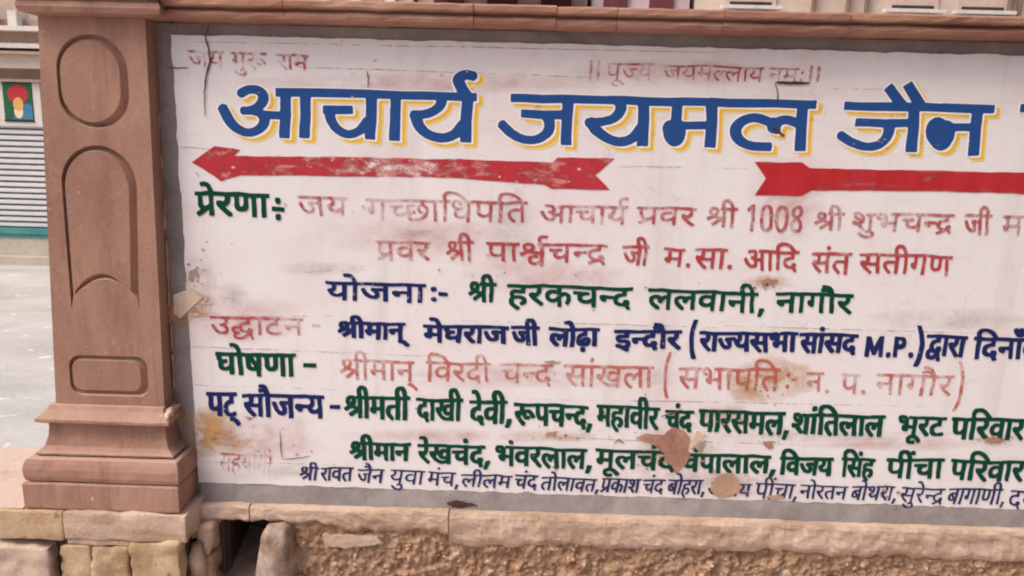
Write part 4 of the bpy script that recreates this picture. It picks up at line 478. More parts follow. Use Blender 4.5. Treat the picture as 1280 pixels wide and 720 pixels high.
[[-581,2348,-14,1,-2,2,0,43,-20,1,-13,-1,-2,-11,-3,-3,-4,-1,-13,1,-7,2,-11,9,-3,5,0,10,2,3,6,2,14,1,16,-3,18,3,20,-2,1,2,0,17,-2,5,-56,-1,-17,-2,-23,1,0,-77,-1,-2,-13,-1,-11,2,0,52,-25,-2,6,-7,1,-5,1,-9,-2,-7,-6,-6,-7,-3,-13,-2,-24,3,-20,9,-7,6,-10,13,-8,17,1,5,13,4,7,0,7,-15,6,-7,19,-14,8,-3,5,0,6,5,-1,6,-8,8,-14,8,1,5,7,9,15,-2,42,1,1,2,-1,7,-42,0,-18,3,-71,-1,-3,-46,0,-35,-2,-2,-21,2,3,79,-2,1,-28,0,-2,-23,-1,-56,-21,-2,-2,2,1,21,-19,-4,-20,1,-16,4,-13,12,-7,10,-2,8,1,5,19,6,4,3,1,4,-4,7,-4,3,-25,2,-2,15,2,2,38,-3,98,1,1,2,-4,9,-4,7,-5,3,-9,3,-12,-2,-9,2,-4,9,0,7,8,3,13,0,19,-2,9,-5,11,-13,10,-21,2,-2,108,1,71,-2,63,3,73,-3,36,1,1,-1,0,-16,-18,-1,-1,-64,-1,-15,-2,-2,-19,-1,-2,1,2,81,-5,1,-28,0,0,-82,-1,-3],
[-961,2387,8,0,9,3,15,7,-1,35,-29,0,0,-18,-2,-6,-6,-7,-9,-4,5,-6]],
[[-459,2360,-6,1,-7,4,-2,5,0,6,2,5,6,4,13,0,7,-6,2,-8,0,-5,-5,-5],
[-405,2389,-29,2,-2,4,0,15,4,2,43,-3,1,-2,1,-7,-1,-9,-3,-2],
[-467,2411,-8,6,0,10,1,6,8,4,13,0,4,-1,4,-4,1,-5,-3,-10,-7,-5]],
],
    'plan': [
[[-196,2363,-14,1,-3,1,-2,29,-12,-7,-17,-15,-9,-1,-6,9,1,8,23,18,-13,5,-20,-14,-8,-1,-7,9,-1,7,15,11,-6,11,-2,12,3,14,6,9,8,4,15,-1,10,-4,8,-10,2,9,6,2,-1,22,6,12,13,8,19,1,9,-4,6,-8,6,-12,6,-21,17,-1,-1,-13,-1,-5,-12,0,-2,-1,0,-27,-3,-53,-2,-2,-9,-1,-6,-1,-2,3,-2,34,3,21,-1,24,-2,2,-15,-1,-1,-28,3,-52,-1,-3],
[-218,2420,3,0,0,26,-2,2,-8,0,-2,-12,-4,-12],
[-253,2436,3,1,3,6,0,5,-4,3,-4,-2,-2,-4],
[-187,2467,8,0,1,2,-7,18,-3,3,-4,0,-4,-3,-2,-4,0,-8,3,-7]],
[[-35,2329,-29,20,-6,6,-4,7,-2,10,1,10,2,7,6,8,-6,11,1,12,3,7,10,7,13,3,17,-2,13,1,1,1,0,6,-30,2,-40,0,-2,3,1,12,2,3,57,1,17,-2,40,0,69,7,35,-3,127,0,55,-3,71,1,37,-3,51,-1,54,2,22,3,3,-2,0,-14,-1,-2,-30,-5,-1,-25,-20,-3,-14,-4,-7,-6,-4,-8,2,-6,5,-5,13,-4,7,0,2,11,7,6,15,0,7,-4,4,-5,0,-12,-5,-8,9,-12,1,-5,-1,-3,-10,-4,-7,1,-12,17,-24,1,-13,3,-10,4,-7,7,-3,7,-1,13,-2,1,-32,1,-3,-14,-5,-2,-5,0,-10,2,-5,3,-9,12,0,13,5,6,16,1,32,-4,17,0,3,-2,8,8,9,5,26,4,-1,8,-8,0,-15,2,-20,-1,-68,5,-23,-2,2,-27,0,-50,0,-13,-3,-2,-19,2,-1,23,-17,-6,-27,1,-11,5,-10,7,-6,7,-1,19,1,6,-11,3,-11,-1,-2,2,0,14,2,2,81,-4,2,-9,-1,-7,-15,-1,-12,-2,-8,-4,-2,-4,0,-4,3,-4,6,-4,8,-1,12,1,9,3,10,7,-3,40,-149,6,-2,-2,0,-21,11,4,14,-1,12,-6,9,-8,2,-7,1,-23,-11,-22,-5,-1,-12,5,-2,7,8,20,0,9,-3,4,-5,3,-12,-4,-4,-3,-4,-4,4,-29,0,-17,-3,-2,-17,0,-2,3,1,14,-2,11,-16,-6,-17,1,-8,2,-10,7,-6,6,-6,12,1,19,7,11,10,6,9,3,34,0,0,8,-48,1,-23,2,-9,-2,1,-20,-4,-11,-9,-10,-14,-10,39,-29,0,-6,-11,-10,-6,2,-35,25,-17,15,-8,11,0,4,1,6,7,6,13,3,11,-4,3,2,7,11,-1,7,-2,5,-56,-3,-1,-25,-2,-2,-31,-1,-16,2,-7,-2,-1,-4,4,-6,29,1,18,-5,10,-7,4,-8,1,-12,-1,-7,-5,-5,-6,-4,-14,-6,-4,1,-8,14,1,3,11,5,2,3,-3,5,-8,4,-13,1,-11,-1,-7,-5,-2,-7,6,-11,5,-5,21,-14,3,-3,-1,-5,-11,-8],
[143,2393,14,2,11,8,1,3,1,15,-4,-3,-20,2,-11,-4,-4,-6,1,-6,3,-7]],
[[1191,2329,-1,6,7,39,25,0,1,-9,-7,-19,-9,-17,-1,-1],
[678,2352,-24,16,-10,10,-7,16,0,15,1,5,9,9,16,6,22,0,15,-8,15,7,11,1,0,12,-22,4,-73,-3,-1,2,-1,16,2,2,36,-1,34,3,50,-5,112,-2,40,3,66,2,26,-5,45,-1,24,2,27,-3,2,1,-1,8,1,15,3,10,7,8,6,2,9,2,15,-2,11,-4,15,-17,9,-24,19,0,1,-2,0,-16,-17,1,-2,-2,-3,-37,7,-48,-2,-2,-19,-1,-2,1,-4,48,1,39,0,1,-5,0,-17,-1,-2,-1,-1,-16,-1,-52,2,-18,-1,-2,-21,2,-2,47,-24,-1,-3,-14,-2,-2,-5,-1,-9,1,-4,2,-10,10,-3,6,-1,13,4,5,38,-2,21,1,1,8,-2,14,-18,2,-35,-1,-25,1,-1,-45,-4,-39,-2,-1,-19,1,-1,2,4,47,0,36,-1,2,-22,2,-2,-1,-2,-17,-3,-71,-2,-2,-17,1,-1,23,-14,-3,-17,0,-15,4,-10,8,-3,5,-2,8,0,13,4,12,10,8,10,4,13,2,26,-2,2,7,-2,2,-81,-3,1,-34,-3,-18,2,-17,-1,-14,-2,-2,-18,0,-2,31,2,19,-1,4,-6,-1,-6,-5,-9,-14,-7,-1,-14,5,2,13,-11,5,-8,-3,-4,-6,3,-7,29,-29,-1,-7,-9,-7,-8,2,-18,15,-10,11,-4,6,-2,11,-1,8,2,8,6,7,18,8,15,0,19,-4,11,4,12,0,1,1,-1,10,-29,2,-70,0,-1,-2,-3,-65,2,-21,-19,-1,-2,1,-1,55,-5,-1,-4,-4,-6,-6,-6,-11,-3,-1,-18,4,-1,7,2,9,-13,4,-6,-1,-4,-5,-2,-3,2,-5,6,-8,26,-19,2,-3,0,-5,-2,-3,-7,-5],
[924,2392,12,0,13,8,1,15,-20,3,-8,-2,-7,-4,-4,-7,1,-6,6,-5],
[1120,2454,18,-1,8,2,-9,20,-9,6,-5,0,-4,-2,-4,-8,0,-4]],
[[1348,2355,-1,6,-1,43,-24,0,-1,-12,-2,-3,-6,-3,-9,0,-14,8,-7,7,-1,5,0,10,2,3,4,2,59,4,1,20,-13,0,-19,-3,-40,-1,-2,3,0,12,2,2,26,1,46,4,44,-1,34,2,52,-1,18,3,39,-3,1,1,-4,2,-12,2,-16,-1,-6,9,1,7,6,2,-3,9,1,5,6,3,8,1,24,-4,9,-4,9,-9,10,-24,35,-2,49,1,12,-1,2,-2,0,-16,-15,-1,-1,-18,-4,-8,-7,-9,-12,-8,37,-29,0,-7,-10,-7,-6,0,-26,21,-25,21,-8,11,-1,11,6,6,16,0,9,-4,4,3,5,8,-1,6,-3,4,-22,-1,-33,3,-1,-30,4,-18,1,-35,-2,-2,-18,-1,-3,3,-4,58,0,24,-2,2,-26,1,0,-47,3,-39,-2,-2,-8,0,-11,0,-2,3,-2,34,0,50,-27,0,1,-28,0,-21,-4,-6,-4,-1,-8,0,-4,2,-7,5,-7,8,0,16,5,4,9,1,1,2,-1,18,-6,1,-27,-2,0,-85,-2,-2,-16,-2,-3,1,0,2,1,38,-2,46,-25,0,-1,-46,1,-40,-3,-2]],
],
    'opening_head': [
[[-1473,2129,-15,4,-9,8,-2,12,2,10,-6,8,-3,6,-1,10,1,5,4,5,10,5,22,2,6,12,11,7,10,2,16,2,-1,9,-79,1,-17,-1,0,-19,-8,-12,9,-13,2,-17,-2,-5,-6,-9,-6,-4,-10,-2,-18,0,-13,3,-10,5,-7,7,-8,11,-10,19,-1,5,2,2,13,1,11,-19,14,-14,11,-5,7,0,9,2,5,3,2,3,-2,10,-12,10,-14,0,-2,12,1,2,12,2,8,4,7,8,-1,4,-2,3,-7,4,-65,0,-2,1,0,11,1,2,195,-1,25,4,18,-1,71,-1,18,2,39,-2,119,0,0,-13,-18,-2,2,-32,-3,-46,-14,2,-1,40,-30,-1,-3,-12,-4,-3,-5,0,-7,2,-10,6,-7,6,-2,5,1,8,7,4,44,-1,15,1,0,22,-16,-1,-20,1,-62,0,-2,-12,0,-16,-6,-1,-16,1,-11,-4,-10,-8,-2,-7,1,-4,3,-6,4,-3,18,-5,14,1,23,7,6,-11,0,-4,-1,-2,-21,-4,-18,-2,-19,2,-18,8,-7,9,-2,14,3,14,8,9,18,10,15,3,-1,11,-6,1,-60,-3,-2,-28,2,-18,0,-32,-2,-1,-12,-2,-2,2,-1,10,0,70,-7,1,-24,1,-9,-2,-2,-1,0,-24,-19,-2,-14,-2,-8,-5,-3,-8,1,-6,4,-4,14,-5,10,0,3,9,7,5,10,1,7,-3,4,-5,1,-9,-2,-6,-7,-7,13,-25,0,-6,-10,-4,-4,0,-10,22,-14,-11,-12,-6,-18,-5],
[-1472,2144,12,1,14,5,8,5,11,10,-28,7,-8,5,-8,12,-16,-2,-4,-4,4,-5,8,-3,15,0,1,-1,-1,-14,-11,-2,-5,-3,-3,-4,0,-2,4,-3]],
[[-1086,2207,0,16,39,1,3,-2,0,-9,-1,-6]],
],
    'opening': [
[[-602,2117,-15,13,-7,4,-16,2,-2,1,-2,11,2,10,-2,37,-12,0,-2,-9,-4,-5,-14,-1,-7,3,-8,12,-1,10,4,5,17,3,27,1,2,3,-2,11,-53,-4,1,-45,-2,-23,-2,-4,-4,-1,-14,0,-2,3,2,39,-1,31,-1,2,-11,-1,-1,-48,-3,-23,-2,-3,-19,-2,-2,3,1,32,-19,-1,-5,-10,-7,-3,-12,3,-8,8,-6,9,0,10,2,4,9,2,1,17,-2,2,-8,1,-8,0,-2,-1,2,-18,-1,-49,-2,-4,-21,2,-2,2,-1,67,-2,3,-9,-1,-1,-1,-1,-33,1,-34,-1,-3,-23,0,-2,24,-29,-19,-10,-1,-8,9,0,7,22,15,-8,2,-20,-12,-11,-1,-6,7,-1,4,2,6,11,9,-7,11,0,13,6,10,13,5,21,1,14,-7,3,4,3,2,-1,15,2,8,7,7,12,3,16,0,12,-4,7,-7,12,-21,2,-1,29,0,17,-3,40,3,50,-3,45,3,36,-1,2,-3,-2,-12,-12,0,-1,-3,-3,-30,1,-39,19,-9,18,-17,1,-5,-1,-3,-7,-5],
[-775,2204,19,1,0,20,-18,-2,-2,-14],
[-892,2208,7,0,0,19,-5,0,-2,-2,-1,-8,-3,-7],
[-923,2219,3,0,2,3,1,2,-2,2,-3,0,-3,-2],
[-862,2245,11,-1,1,1,-5,11,-6,4,-4,-2,-1,-3]],
[[-419,2143,-18,1,-2,1,-1,31,-1,2,-24,0,-4,-10,-3,-2,-4,-1,-18,2,-9,6,-6,7,1,13,4,3,11,2,1,1,0,21,-1,1,-21,1,1,17,68,-1,-3,11,-6,7,-6,2,-15,-1,-3,2,-5,9,0,5,1,3,5,2,11,1,16,-2,11,-4,8,-7,15,-27,2,-1,32,1,53,4,20,-1,51,1,23,2,119,-1,43,-2,3,-2,-1,-19,-4,-1,-11,2,-2,-1,3,-70,-2,-5,-11,0,-14,3,-1,48,-2,2,-9,1,3,-13,0,-10,-2,-6,-8,-8,-8,-3,-22,-1,-12,3,-10,7,-8,11,-9,22,-1,10,10,3,10,0,8,-18,8,-11,7,-6,5,-2,4,3,2,4,-6,9,-10,8,0,8,4,7,2,2,28,1,16,-3,1,3,-1,4,-17,3,-80,-3,-2,-75,-1,-2,-4,-1,-16,0,-2,2,3,56,-1,18,-1,2,-12,0,-1,-17,-2,-7,-7,-8,-12,-8,7,-9,20,-16,-1,-8,-9,-5,-9,-1,-9,5,-9,8,-22,24,-4,9,2,13,5,5,12,1,5,-1,4,-2,2,1,3,10,-2,7,-38,-3,-9,-74,-1,-2,-8,-1,-15,3,-1,16,-32,-3,-12,3,-6,4,-5,9,1,15,3,6,-9,10,0,11,-10,1,-1,-17,0,-57],
[-362,2181,13,2,9,5,2,24,-1,10,-31,0,-7,-2,0,-5,5,-3,23,-1,2,-2,-2,-16,-16,0,-8,-5,0,-3,3,-3],
[-445,2196,4,0,1,2,-1,21,-24,1,-1,-23]],
[[21,2144,-2,2,-1,19,-3,16,1,17,-1,4,-5,0,3,-12,1,-15,-1,-6,-2,-5,-4,-3,-8,-3,-22,1,-10,4,-12,12,-11,31,0,6,1,3,8,3,10,0,13,-28,6,-7,6,-4,3,3,0,4,-15,19,-1,6,3,8,2,1,16,1,17,0,1,1,0,7,-16,1,-58,-3,-1,2,-1,14,1,2,22,2,49,1,-1,21,3,7,4,6,3,2,8,3,21,0,8,-3,6,-7,7,-15,4,-15,13,-2,2,-2,-1,-15,-14,-1,-2,-1,0,-11,3,-16,2,-55,-3,-1,-17,0,-3,2,-5,53,-1,30,-8,1,-2,-1,-1,-11,7,-72,-1,-1],
[35,2248,9,-1,2,1,-4,15,-4,4,-3,-1,-2,-5,0,-5]],
[[305,2117,-5,3,-2,5,-1,10,2,5,7,4,14,1,4,-4,2,-5,-1,-14,-6,-5],
[244,2141,-2,2,4,37,-1,43,-10,0,-1,-2,0,-45,-4,-33,-2,-1,-19,1,-3,2,3,45,-6,-6,-6,-11,-10,0,-12,6,-1,5,2,7,-5,3,-5,-5,0,-5,14,-18,10,-8,1,-3,-1,-5,-7,-7,-12,-1,-5,3,-13,12,-13,16,-2,10,1,13,2,8,6,6,12,5,18,-1,16,-5,16,5,0,6,-18,4,-58,3,-1,2,1,17,27,0,37,-5,43,0,1,3,-7,15,-5,2,-16,-1,-5,12,0,5,3,2,26,3,11,-2,8,-7,5,-9,8,-21,48,2,28,3,50,-2,0,-17,-13,0,-1,-2,2,-54,0,-18,-2,-5,-11,-2,-13,2,1,32,-2,46,-2,2,-15,0,-7,-2,0,-25,-15,-2,-10,-4,-6,-5,-3,-10,2,-4,3,8,4,5,12,6,14,1,12,-3,6,-8,1,-13,-2,-9,-8,-12,-12,-5,-27,-1,-13,3,-9,6,-4,9,-2,11,3,22,3,6,8,8,12,6,8,2,1,5,-1,2,-8,0,-30,-2,-2,-2,2,-31,-4,-47,-3,-3],
[323,2169,2,1,3,4,-2,4,-3,-4]],
[[533,2126,-31,16,-19,4,-5,6,0,9,4,5,17,0,13,-6,6,0,8,1,5,4,-1,4,-8,3,-16,-2,-11,1,-14,11,-4,10,0,11,6,8,16,5,21,0,1,5,-10,2,-20,-2,-21,1,-2,2,0,11,2,5,72,3,56,-2,20,3,48,1,2,1,-4,14,1,4,6,4,-2,12,2,2,9,1,21,-1,15,-6,4,-5,5,-15,6,-12,66,4,17,0,3,-2,-2,-15,-13,-1,-2,-17,-3,-8,-7,-9,-10,-8,34,-29,1,-8,-9,-8,-8,0,-10,6,-37,32,-8,11,-1,9,4,9,6,2,20,0,4,9,-2,8,-42,-4,2,-59,-1,-17,-2,-2,-21,-1,-2,2,-2,18,2,37,-2,24,-26,0,-1,-21,-1,-4,-24,0,-9,-6,-4,-6,0,-7,4,-7,5,-2,5,-1,4,12,8,3,17,0,6,-5,3,-5,0,-9,-6,-10,8,-9,0,-6,-11,-7,-8,-1,-3,1,-11,17,-20,0,-10,2,-9,6,-6,10,-3,14,-19,0,-2,-14,-6,-4,-11,0,-7,3,-6,7,-3,8,-1,10,3,5,18,3,39,1,9,8,6,4,20,4,0,6,-40,-3,-64,-2,-2,-1,-1,-22,-37,-3,-5,-3,4,-3,17,1,17,-2,9,-6,3,-6,2,-8,-1,-11,-4,-6,-8,-7,6,-3,0,-6,-6,-10],
[682,2246,11,0,-7,3,-6,-3]],
[[873,2096,-2,2,-5,11,-6,25,-7,68,1,28,4,29,10,37,3,8,4,2,18,-1,2,-2,-9,-25,-8,-41,-2,-26,4,-53,7,-29,9,-26,-3,-4]],
[[956,2139,-5,2,-19,18,-21,27,-3,10,1,11,7,5,19,-2,3,7,0,5,-2,4,-2,2,-30,1,-2,2,1,11,2,4,17,3,12,-1,26,-3,20,-1,124,4,20,3,52,-3,19,2,17,-2,54,1,4,-1,8,3,19,2,7,-2,8,-6,1,6,3,3,20,3,17,1,51,-3,4,-3,0,-14,-13,-1,-2,-2,0,-28,2,-41,-1,-13,-2,-3,-19,-1,-3,3,-1,33,-2,19,2,33,-2,2,-9,0,-2,-2,-2,-16,3,-58,-1,-11,-3,-3,-17,-1,-4,2,-2,38,-14,-2,-2,-10,-6,-6,-12,-1,-8,5,-8,9,-2,10,2,5,4,4,7,2,0,2,-15,1,-8,3,-6,8,-2,11,-5,1,-2,-2,0,-11,6,-53,1,-20,-3,-1,-15,0,-5,1,-6,38,-15,1,-12,2,-1,-1,11,-15,16,-16,0,-3,-7,-9,-11,1,-40,40,-7,11,-1,11,1,4,6,6,16,0,0,11,-1,4,-26,3,-1,-2,-1,-9,2,-35,4,-38,-2,-3,-23,-2,-2,2,0,19,-22,-1,-14,4,-14,13,-3,11,-1,8,-2,1,-11,0,3,-12,1,-12,-3,-8,-5,-8,-12,-7,-14,0,-7,2,-13,11,-6,7,-12,24,-2,7,1,5,9,5,10,0,15,-32,7,-6,5,-2,2,3,0,6,-7,11,-8,8,0,4,5,10,29,3,21,1,3,-3,0,-8,7,4,2,7,-2,6,-3,3,-80,-2,-17,-2,-2,-1,-1,-80,-3,-3,-9,-1,-9,0,-3,2,-1,37,2,44,-2,2,-8,-1,-1,-17,-2,-7,-6,-9,-10,-9,10,-15,16,-16,-1,-5,-9,-7],
[1120,2184,8,1,7,9,1,26,-1,10,-2,1,-10,0,1,-22,-5,-10,-7,-7,2,-4],
[1214,2202,9,1,5,2,-2,24,-14,0,-1,-1,-1,-24],
[1315,2207,16,2,0,27,-1,2,-15,-3]],
[[1692,2141,-8,2,-9,17,-10,1,-14,5,-9,7,-6,9,-1,8,0,11,4,13,14,13,6,2,9,1,1,2,0,5,-20,1,-14,0,-2,-1,-5,-81,-3,-4,-18,0,-3,2,2,35,-1,1,-12,0,-14,2,-1,-1,9,-13,12,-12,0,-5,-9,-11,-11,0,-13,13,-9,11,-13,20,-2,8,3,10,4,6,18,3,1,9,-1,7,-1,2,-5,0,-20,-2,-2,-2,1,-22,-5,-49,0,-13,-2,-2,-17,-2,-3,2,3,83,-1,3,-2,0,-7,-1,-3,-16,0,-70,-2,-2,-7,-1,-12,1,-2,2,0,39,-2,1,-22,0,-1,-2,22,-28,-1,-5,-7,-8,-11,0,-20,24,-16,26,0,14,2,4,7,5,13,0,0,8,-1,7,-2,2,-4,0,-22,-3,-2,4,-1,14,3,2,56,4,57,-1,53,3,52,-1,36,-3,42,-1,2,-3,1,-14,-3,-2,-17,0,-3,-23,-23,-3,-7,-5,-2,-5,2,-10,7,-7,2,1,2,8,6,5,15,0,6,-4,2,-4,3,-14,-4,-9,6,-12,0,-4,-9,-6],
[1465,2207,8,0,7,3,0,21,-1,5,-14,-2,1,-11],
[1591,2210,8,0,7,2,1,26,-15,-2,0,-19,-2,-5],
[1523,2263,-5,1,-5,6,0,11,6,7,15,-1,6,-6,-1,-12,-5,-6]],
[[1867,2134,-7,8,1,17,6,6,11,0,7,-7,1,-10,-1,-6,-6,-7],
[1983,2137,-4,3,-4,7,-1,10,1,5,5,5,13,0,5,-4,3,-4,0,-16,-7,-6],
[1765,2136,-12,1,-2,3,2,70,-1,33,7,2,19,-1,19,-54,14,38,9,18,2,1,21,2,1,-2,-1,-44,2,-65,-3,-1,-15,1,-3,1,-3,44,-11,-33,-3,-3,-14,0,-3,1,-13,31,-2,-41,-2,-2],
[1898,2138,-2,3,-1,34,1,37,-1,35,3,1,44,-2,9,-6,6,-10,2,-20,-3,-14,-8,-9,-7,-4,-23,-4,-1,-12,2,-26,-3,-3],
[1920,2208,9,0,6,3,1,9,-5,6,-12,2]],
[[2006,2091,-1,3,13,43,5,36,3,32,-2,22,-11,46,-11,33,2,3,19,-1,2,-2,10,-23,8,-26,8,-39,1,-14,-6,-59,-4,-21,-8,-25,-5,-6]],
[[2123,2123,-5,2,-4,14,-9,-6,-12,-3,-19,4,-5,3,-5,6,-3,14,0,12,4,10,11,13,-1,14,6,19,5,6,4,3,16,5,1,6,-1,2,-48,-2,-2,7,2,11,30,0,30,3,101,-5,47,-1,1,-5,0,-12,-9,-2,-2,-2,0,-8,-3,-17,-3,-62,-1,-4,-5,-1,-15,1,-3,6,-7,-6,-11,-1,-3,3,-30,48,-5,16,1,6,3,5,23,1,3,8,-1,7,-2,3,-27,1,-2,-1,-2,-90,-2,-3,-19,0,-1,29,3,65,-2,2,-13,0,-1,-18,-2,-7,-13,-1,-8,-2,-6,-6,-4,-7,2,-11,6,-7,1,0,3,10,7,5,13,1,4,-2,3,-5,2,-7,-1,-8,-7,-14,8,-38,-1,-3,-7,-4],
[2089,2152,2,0,5,3,6,6,2,4,-18,5,-2,-5,0,-4,1,-5],
[2225,2163,2,1,1,10,0,38,3,28,-1,1,-4,1,-2,-1,-2,-19,-6,-13,-3,-4,-11,-8]],
[[2402,2134,-11,20,-19,2,-14,4,-10,10,-4,12,1,20,4,10,8,7,8,4,19,4,2,8,-2,2,-47,1,-3,-28,-1,-38,1,-29,-2,-2,-20,-1,-1,1,-2,68,3,29,-2,1,-15,2,0,15,2,3,11,1,-2,18,2,6,4,7,11,9,13,3,23,0,20,-5,21,-14,19,-25,53,0,49,-2,53,4,54,0,35,1,9,0,2,-2,1,-15,-2,-2,-50,-1,-1,-11,2,-8,22,-1,7,-3,7,-6,5,-12,1,-24,-2,-8,-8,-14,-9,-1,-11,6,-1,5,6,15,2,14,-4,9,-3,1,-3,-2,-9,-10,2,-45,-10,-2,-11,-1,-2,2,-2,21,-13,-1,-12,1,-12,3,-10,9,-5,11,0,16,3,10,4,5,8,7,8,4,11,2,16,0,0,8,-33,0,-27,-4,0,-42,2,-48,-1,-1,-19,-1,-2,1,-1,3,-3,61,1,26,-16,1,-2,-1,4,-83,-1,-6,-2,-2,-18,2,-3,45,-17,-1,0,-8,-3,-6,-4,-2,-10,1,-12,5,-5,7,-2,6,-1,8,3,6,3,3,18,-1,28,2,1,17,-1,8,-67,2,-1,-30,-18,-2,-10,-3,-9,-7,-3,-8,5,-9,5,-4,6,-2,3,1,0,9,5,5,20,-1,7,-6,2,-4,0,-9,-5,-12,8,-13,0,-6,-12,-5],
[2583,2186,6,3,11,9,-1,16,-15,0,-9,-5,-2,-5,1,-7,4,-8],
[2367,2256,13,0,11,2,-3,5,-18,15,-7,4,-15,3,-9,-2,-5,-4,-2,-6,0,-6,4,-9],
[2516,2262,-9,5,-11,12,-8,19,1,6,11,5,10,0,3,-1,3,-5,3,5,5,3,12,-1,5,-5,4,4,7,0,12,-4,0,-7,-5,-15,-4,-7,-7,-7,-12,-7]],
],
    'announce_head': [
[[-1379,1933,-4,2,-1,28,-8,-1,-21,1,-14,6,-7,6,-4,14,-3,47,-2,2,-13,1,-2,-2,1,-39,4,-25,0,-30,-2,-6,-24,1,1,30,-4,28,-1,40,-1,3,-16,0,-1,-1,0,-60,2,-20,-3,-18,-23,-1,-2,23,-16,-3,-19,2,-10,3,-8,9,-3,8,-1,17,2,9,-8,12,-2,9,0,10,-5,2,-1,1,2,19,19,1,39,-2,54,2,-2,9,-11,17,-5,3,-14,-2,-2,3,-4,10,0,6,6,3,7,1,20,-2,13,-8,7,-11,10,-29,2,-1,38,-2,27,3,32,1,40,-2,52,3,53,-1,40,3,0,-18,-16,-3,0,-13,-2,-17,2,-30,1,-43,-2,-2,-20,-3,-3,2,1,36,-2,67,-16,-1,-2,-1,2,-81,-1,-20,-3,-2,-19,1,-2,1,-2,103,-9,0,-2,-1,0,-50,-2,-10,-4,-6,-7,-6,-9,-4,-22,-1,-6,2,-7,3,-6,7,-7,13,-1,6,1,18,-2,26,-16,2,-1,-1,2,-28,-1,-32,-3,-20,3,-24,-2,-2],
[-1547,1980,6,1,6,3,9,9,1,38,0,7,-2,1,-35,0,-3,-4,0,-8,5,-5,21,1,5,-3,-1,-17,-17,-4,-4,-4,-2,-5,3,-7],
[-1405,1985,5,-1,4,2,0,2,-10,14,-8,9,3,-20],
[-1306,1986,6,2,5,12,-1,38,-2,2,-16,-1,-2,-1,2,-41,3,-7],
[-1385,2015,1,0,1,12,-1,12,-17,-1]],
[[-1137,1990,-1,1,-1,3,2,18,2,2,59,0,6,0,1,-2,-1,-19,-2,-2,-25,-1,-18,2]],
],
    'announce': [
[[-551,1881,-10,12,-11,10,-12,4,-10,-1,2,17,3,1,12,0,12,-6,12,-9,11,-14,4,-6,-1,-3,-4,-3],
[-589,1928,-1,2,1,31,-1,20,-9,1,-15,0,-2,-15,-4,-3,-8,-1,-5,2,-6,4,-5,9,-3,7,1,8,3,3,3,1,37,-1,12,2,2,26,-1,2,-14,-1,-62,1,1,-84,-1,-9,-2,-1,-13,0,-2,2,1,64,-1,28,-2,1,-23,0,-2,-2,-1,-29,2,-19,-2,-17,2,-25,-2,-2,-16,2,1,27,-3,15,-30,0,-1,-13,-6,-5,-5,0,-5,3,-8,7,-5,10,0,7,3,5,11,2,1,33,-1,2,-29,0,-2,-1,-1,-32,1,-63,-1,-1,-12,0,-2,2,-2,46,1,48,-1,1,-24,1,-1,-1,-3,-46,2,-23,0,-28,-15,0,-3,38,-7,-4,-33,-27,-4,-1,-6,8,-1,6,32,26,-23,8,-22,-17,-7,-3,-3,1,-3,4,-4,9,24,17,-11,16,-2,16,2,5,5,6,13,5,15,1,8,-3,6,-4,4,-9,1,-10,-3,-10,-8,-12,11,-4,16,-2,3,37,-11,1,-2,1,2,13,8,2,-2,12,1,20,5,8,9,5,11,3,8,-1,9,-3,7,-8,14,-38,110,0,74,-3,64,0,-1,-14,-13,0,-2,-2,-1,-25,1,-47,-2,-23,-2,-1],
[-758,1993,32,0,0,32,-32,3],
[-911,2006,1,0,4,3,6,11,-2,7,-5,3,-9,-2,-4,-6,3,-10],
[-836,2043,12,0,1,4,-9,22,-4,5,-7,2,-6,-3,-3,-6,-2,-7,1,-9,3,-7]],
[[-224,1930,-12,20,-22,0,-13,5,-10,7,-4,11,0,12,8,15,11,8,21,6,2,7,-1,7,-59,-4,1,-19,-2,-10,-8,-9,-15,-9,4,-5,29,-25,-1,-4,-7,-6,-3,-1,-37,32,-9,11,-5,9,1,8,5,6,12,0,10,-5,4,2,4,5,2,6,-4,14,-11,2,-39,1,-3,-23,1,-32,-3,-21,1,-12,-14,-2,-3,2,0,22,-18,-6,-7,0,-9,1,-10,5,-7,6,-6,13,0,13,7,13,10,9,14,4,14,0,10,-2,1,-3,0,-10,-2,-3,-21,1,-9,-4,-5,-5,-2,-6,0,-4,3,-6,7,-5,9,-2,12,5,9,7,3,46,-17,2,-59,0,-3,-2,-1,-93,-3,-2,-13,1,-2,13,3,81,-1,1,-12,-1,-1,1,1,14,10,2,-3,11,0,9,5,15,6,7,10,5,8,1,16,-2,21,-6,21,-9,7,-7,20,-25,28,-3,38,-1,46,4,24,0,-2,24,4,13,5,5,12,4,13,0,9,-3,7,-6,4,-6,10,-30,17,-1,1,-2,0,-11,-15,-1,-2,-2,3,-60,3,-16,0,-10,-2,-1,-12,0,-3,1,-5,43,0,42,-1,3,-31,-2,-3,-26,-17,-3,-11,-4,-6,-5,-5,-8,0,-6,2,-6,5,-4,6,-2,12,0,1,10,6,5,10,1,9,-5,4,-8,-1,-6,-6,-9,10,-11,0,-3,-10,-7],
[-214,2043,16,1,2,2,-9,24,-5,3,-4,2,-9,-4,-4,-10,1,-9,2,-7],
[-469,2044,70,2,-14,14,-10,6,-9,4,-21,6,-12,-2,-7,-7,-2,-10]],
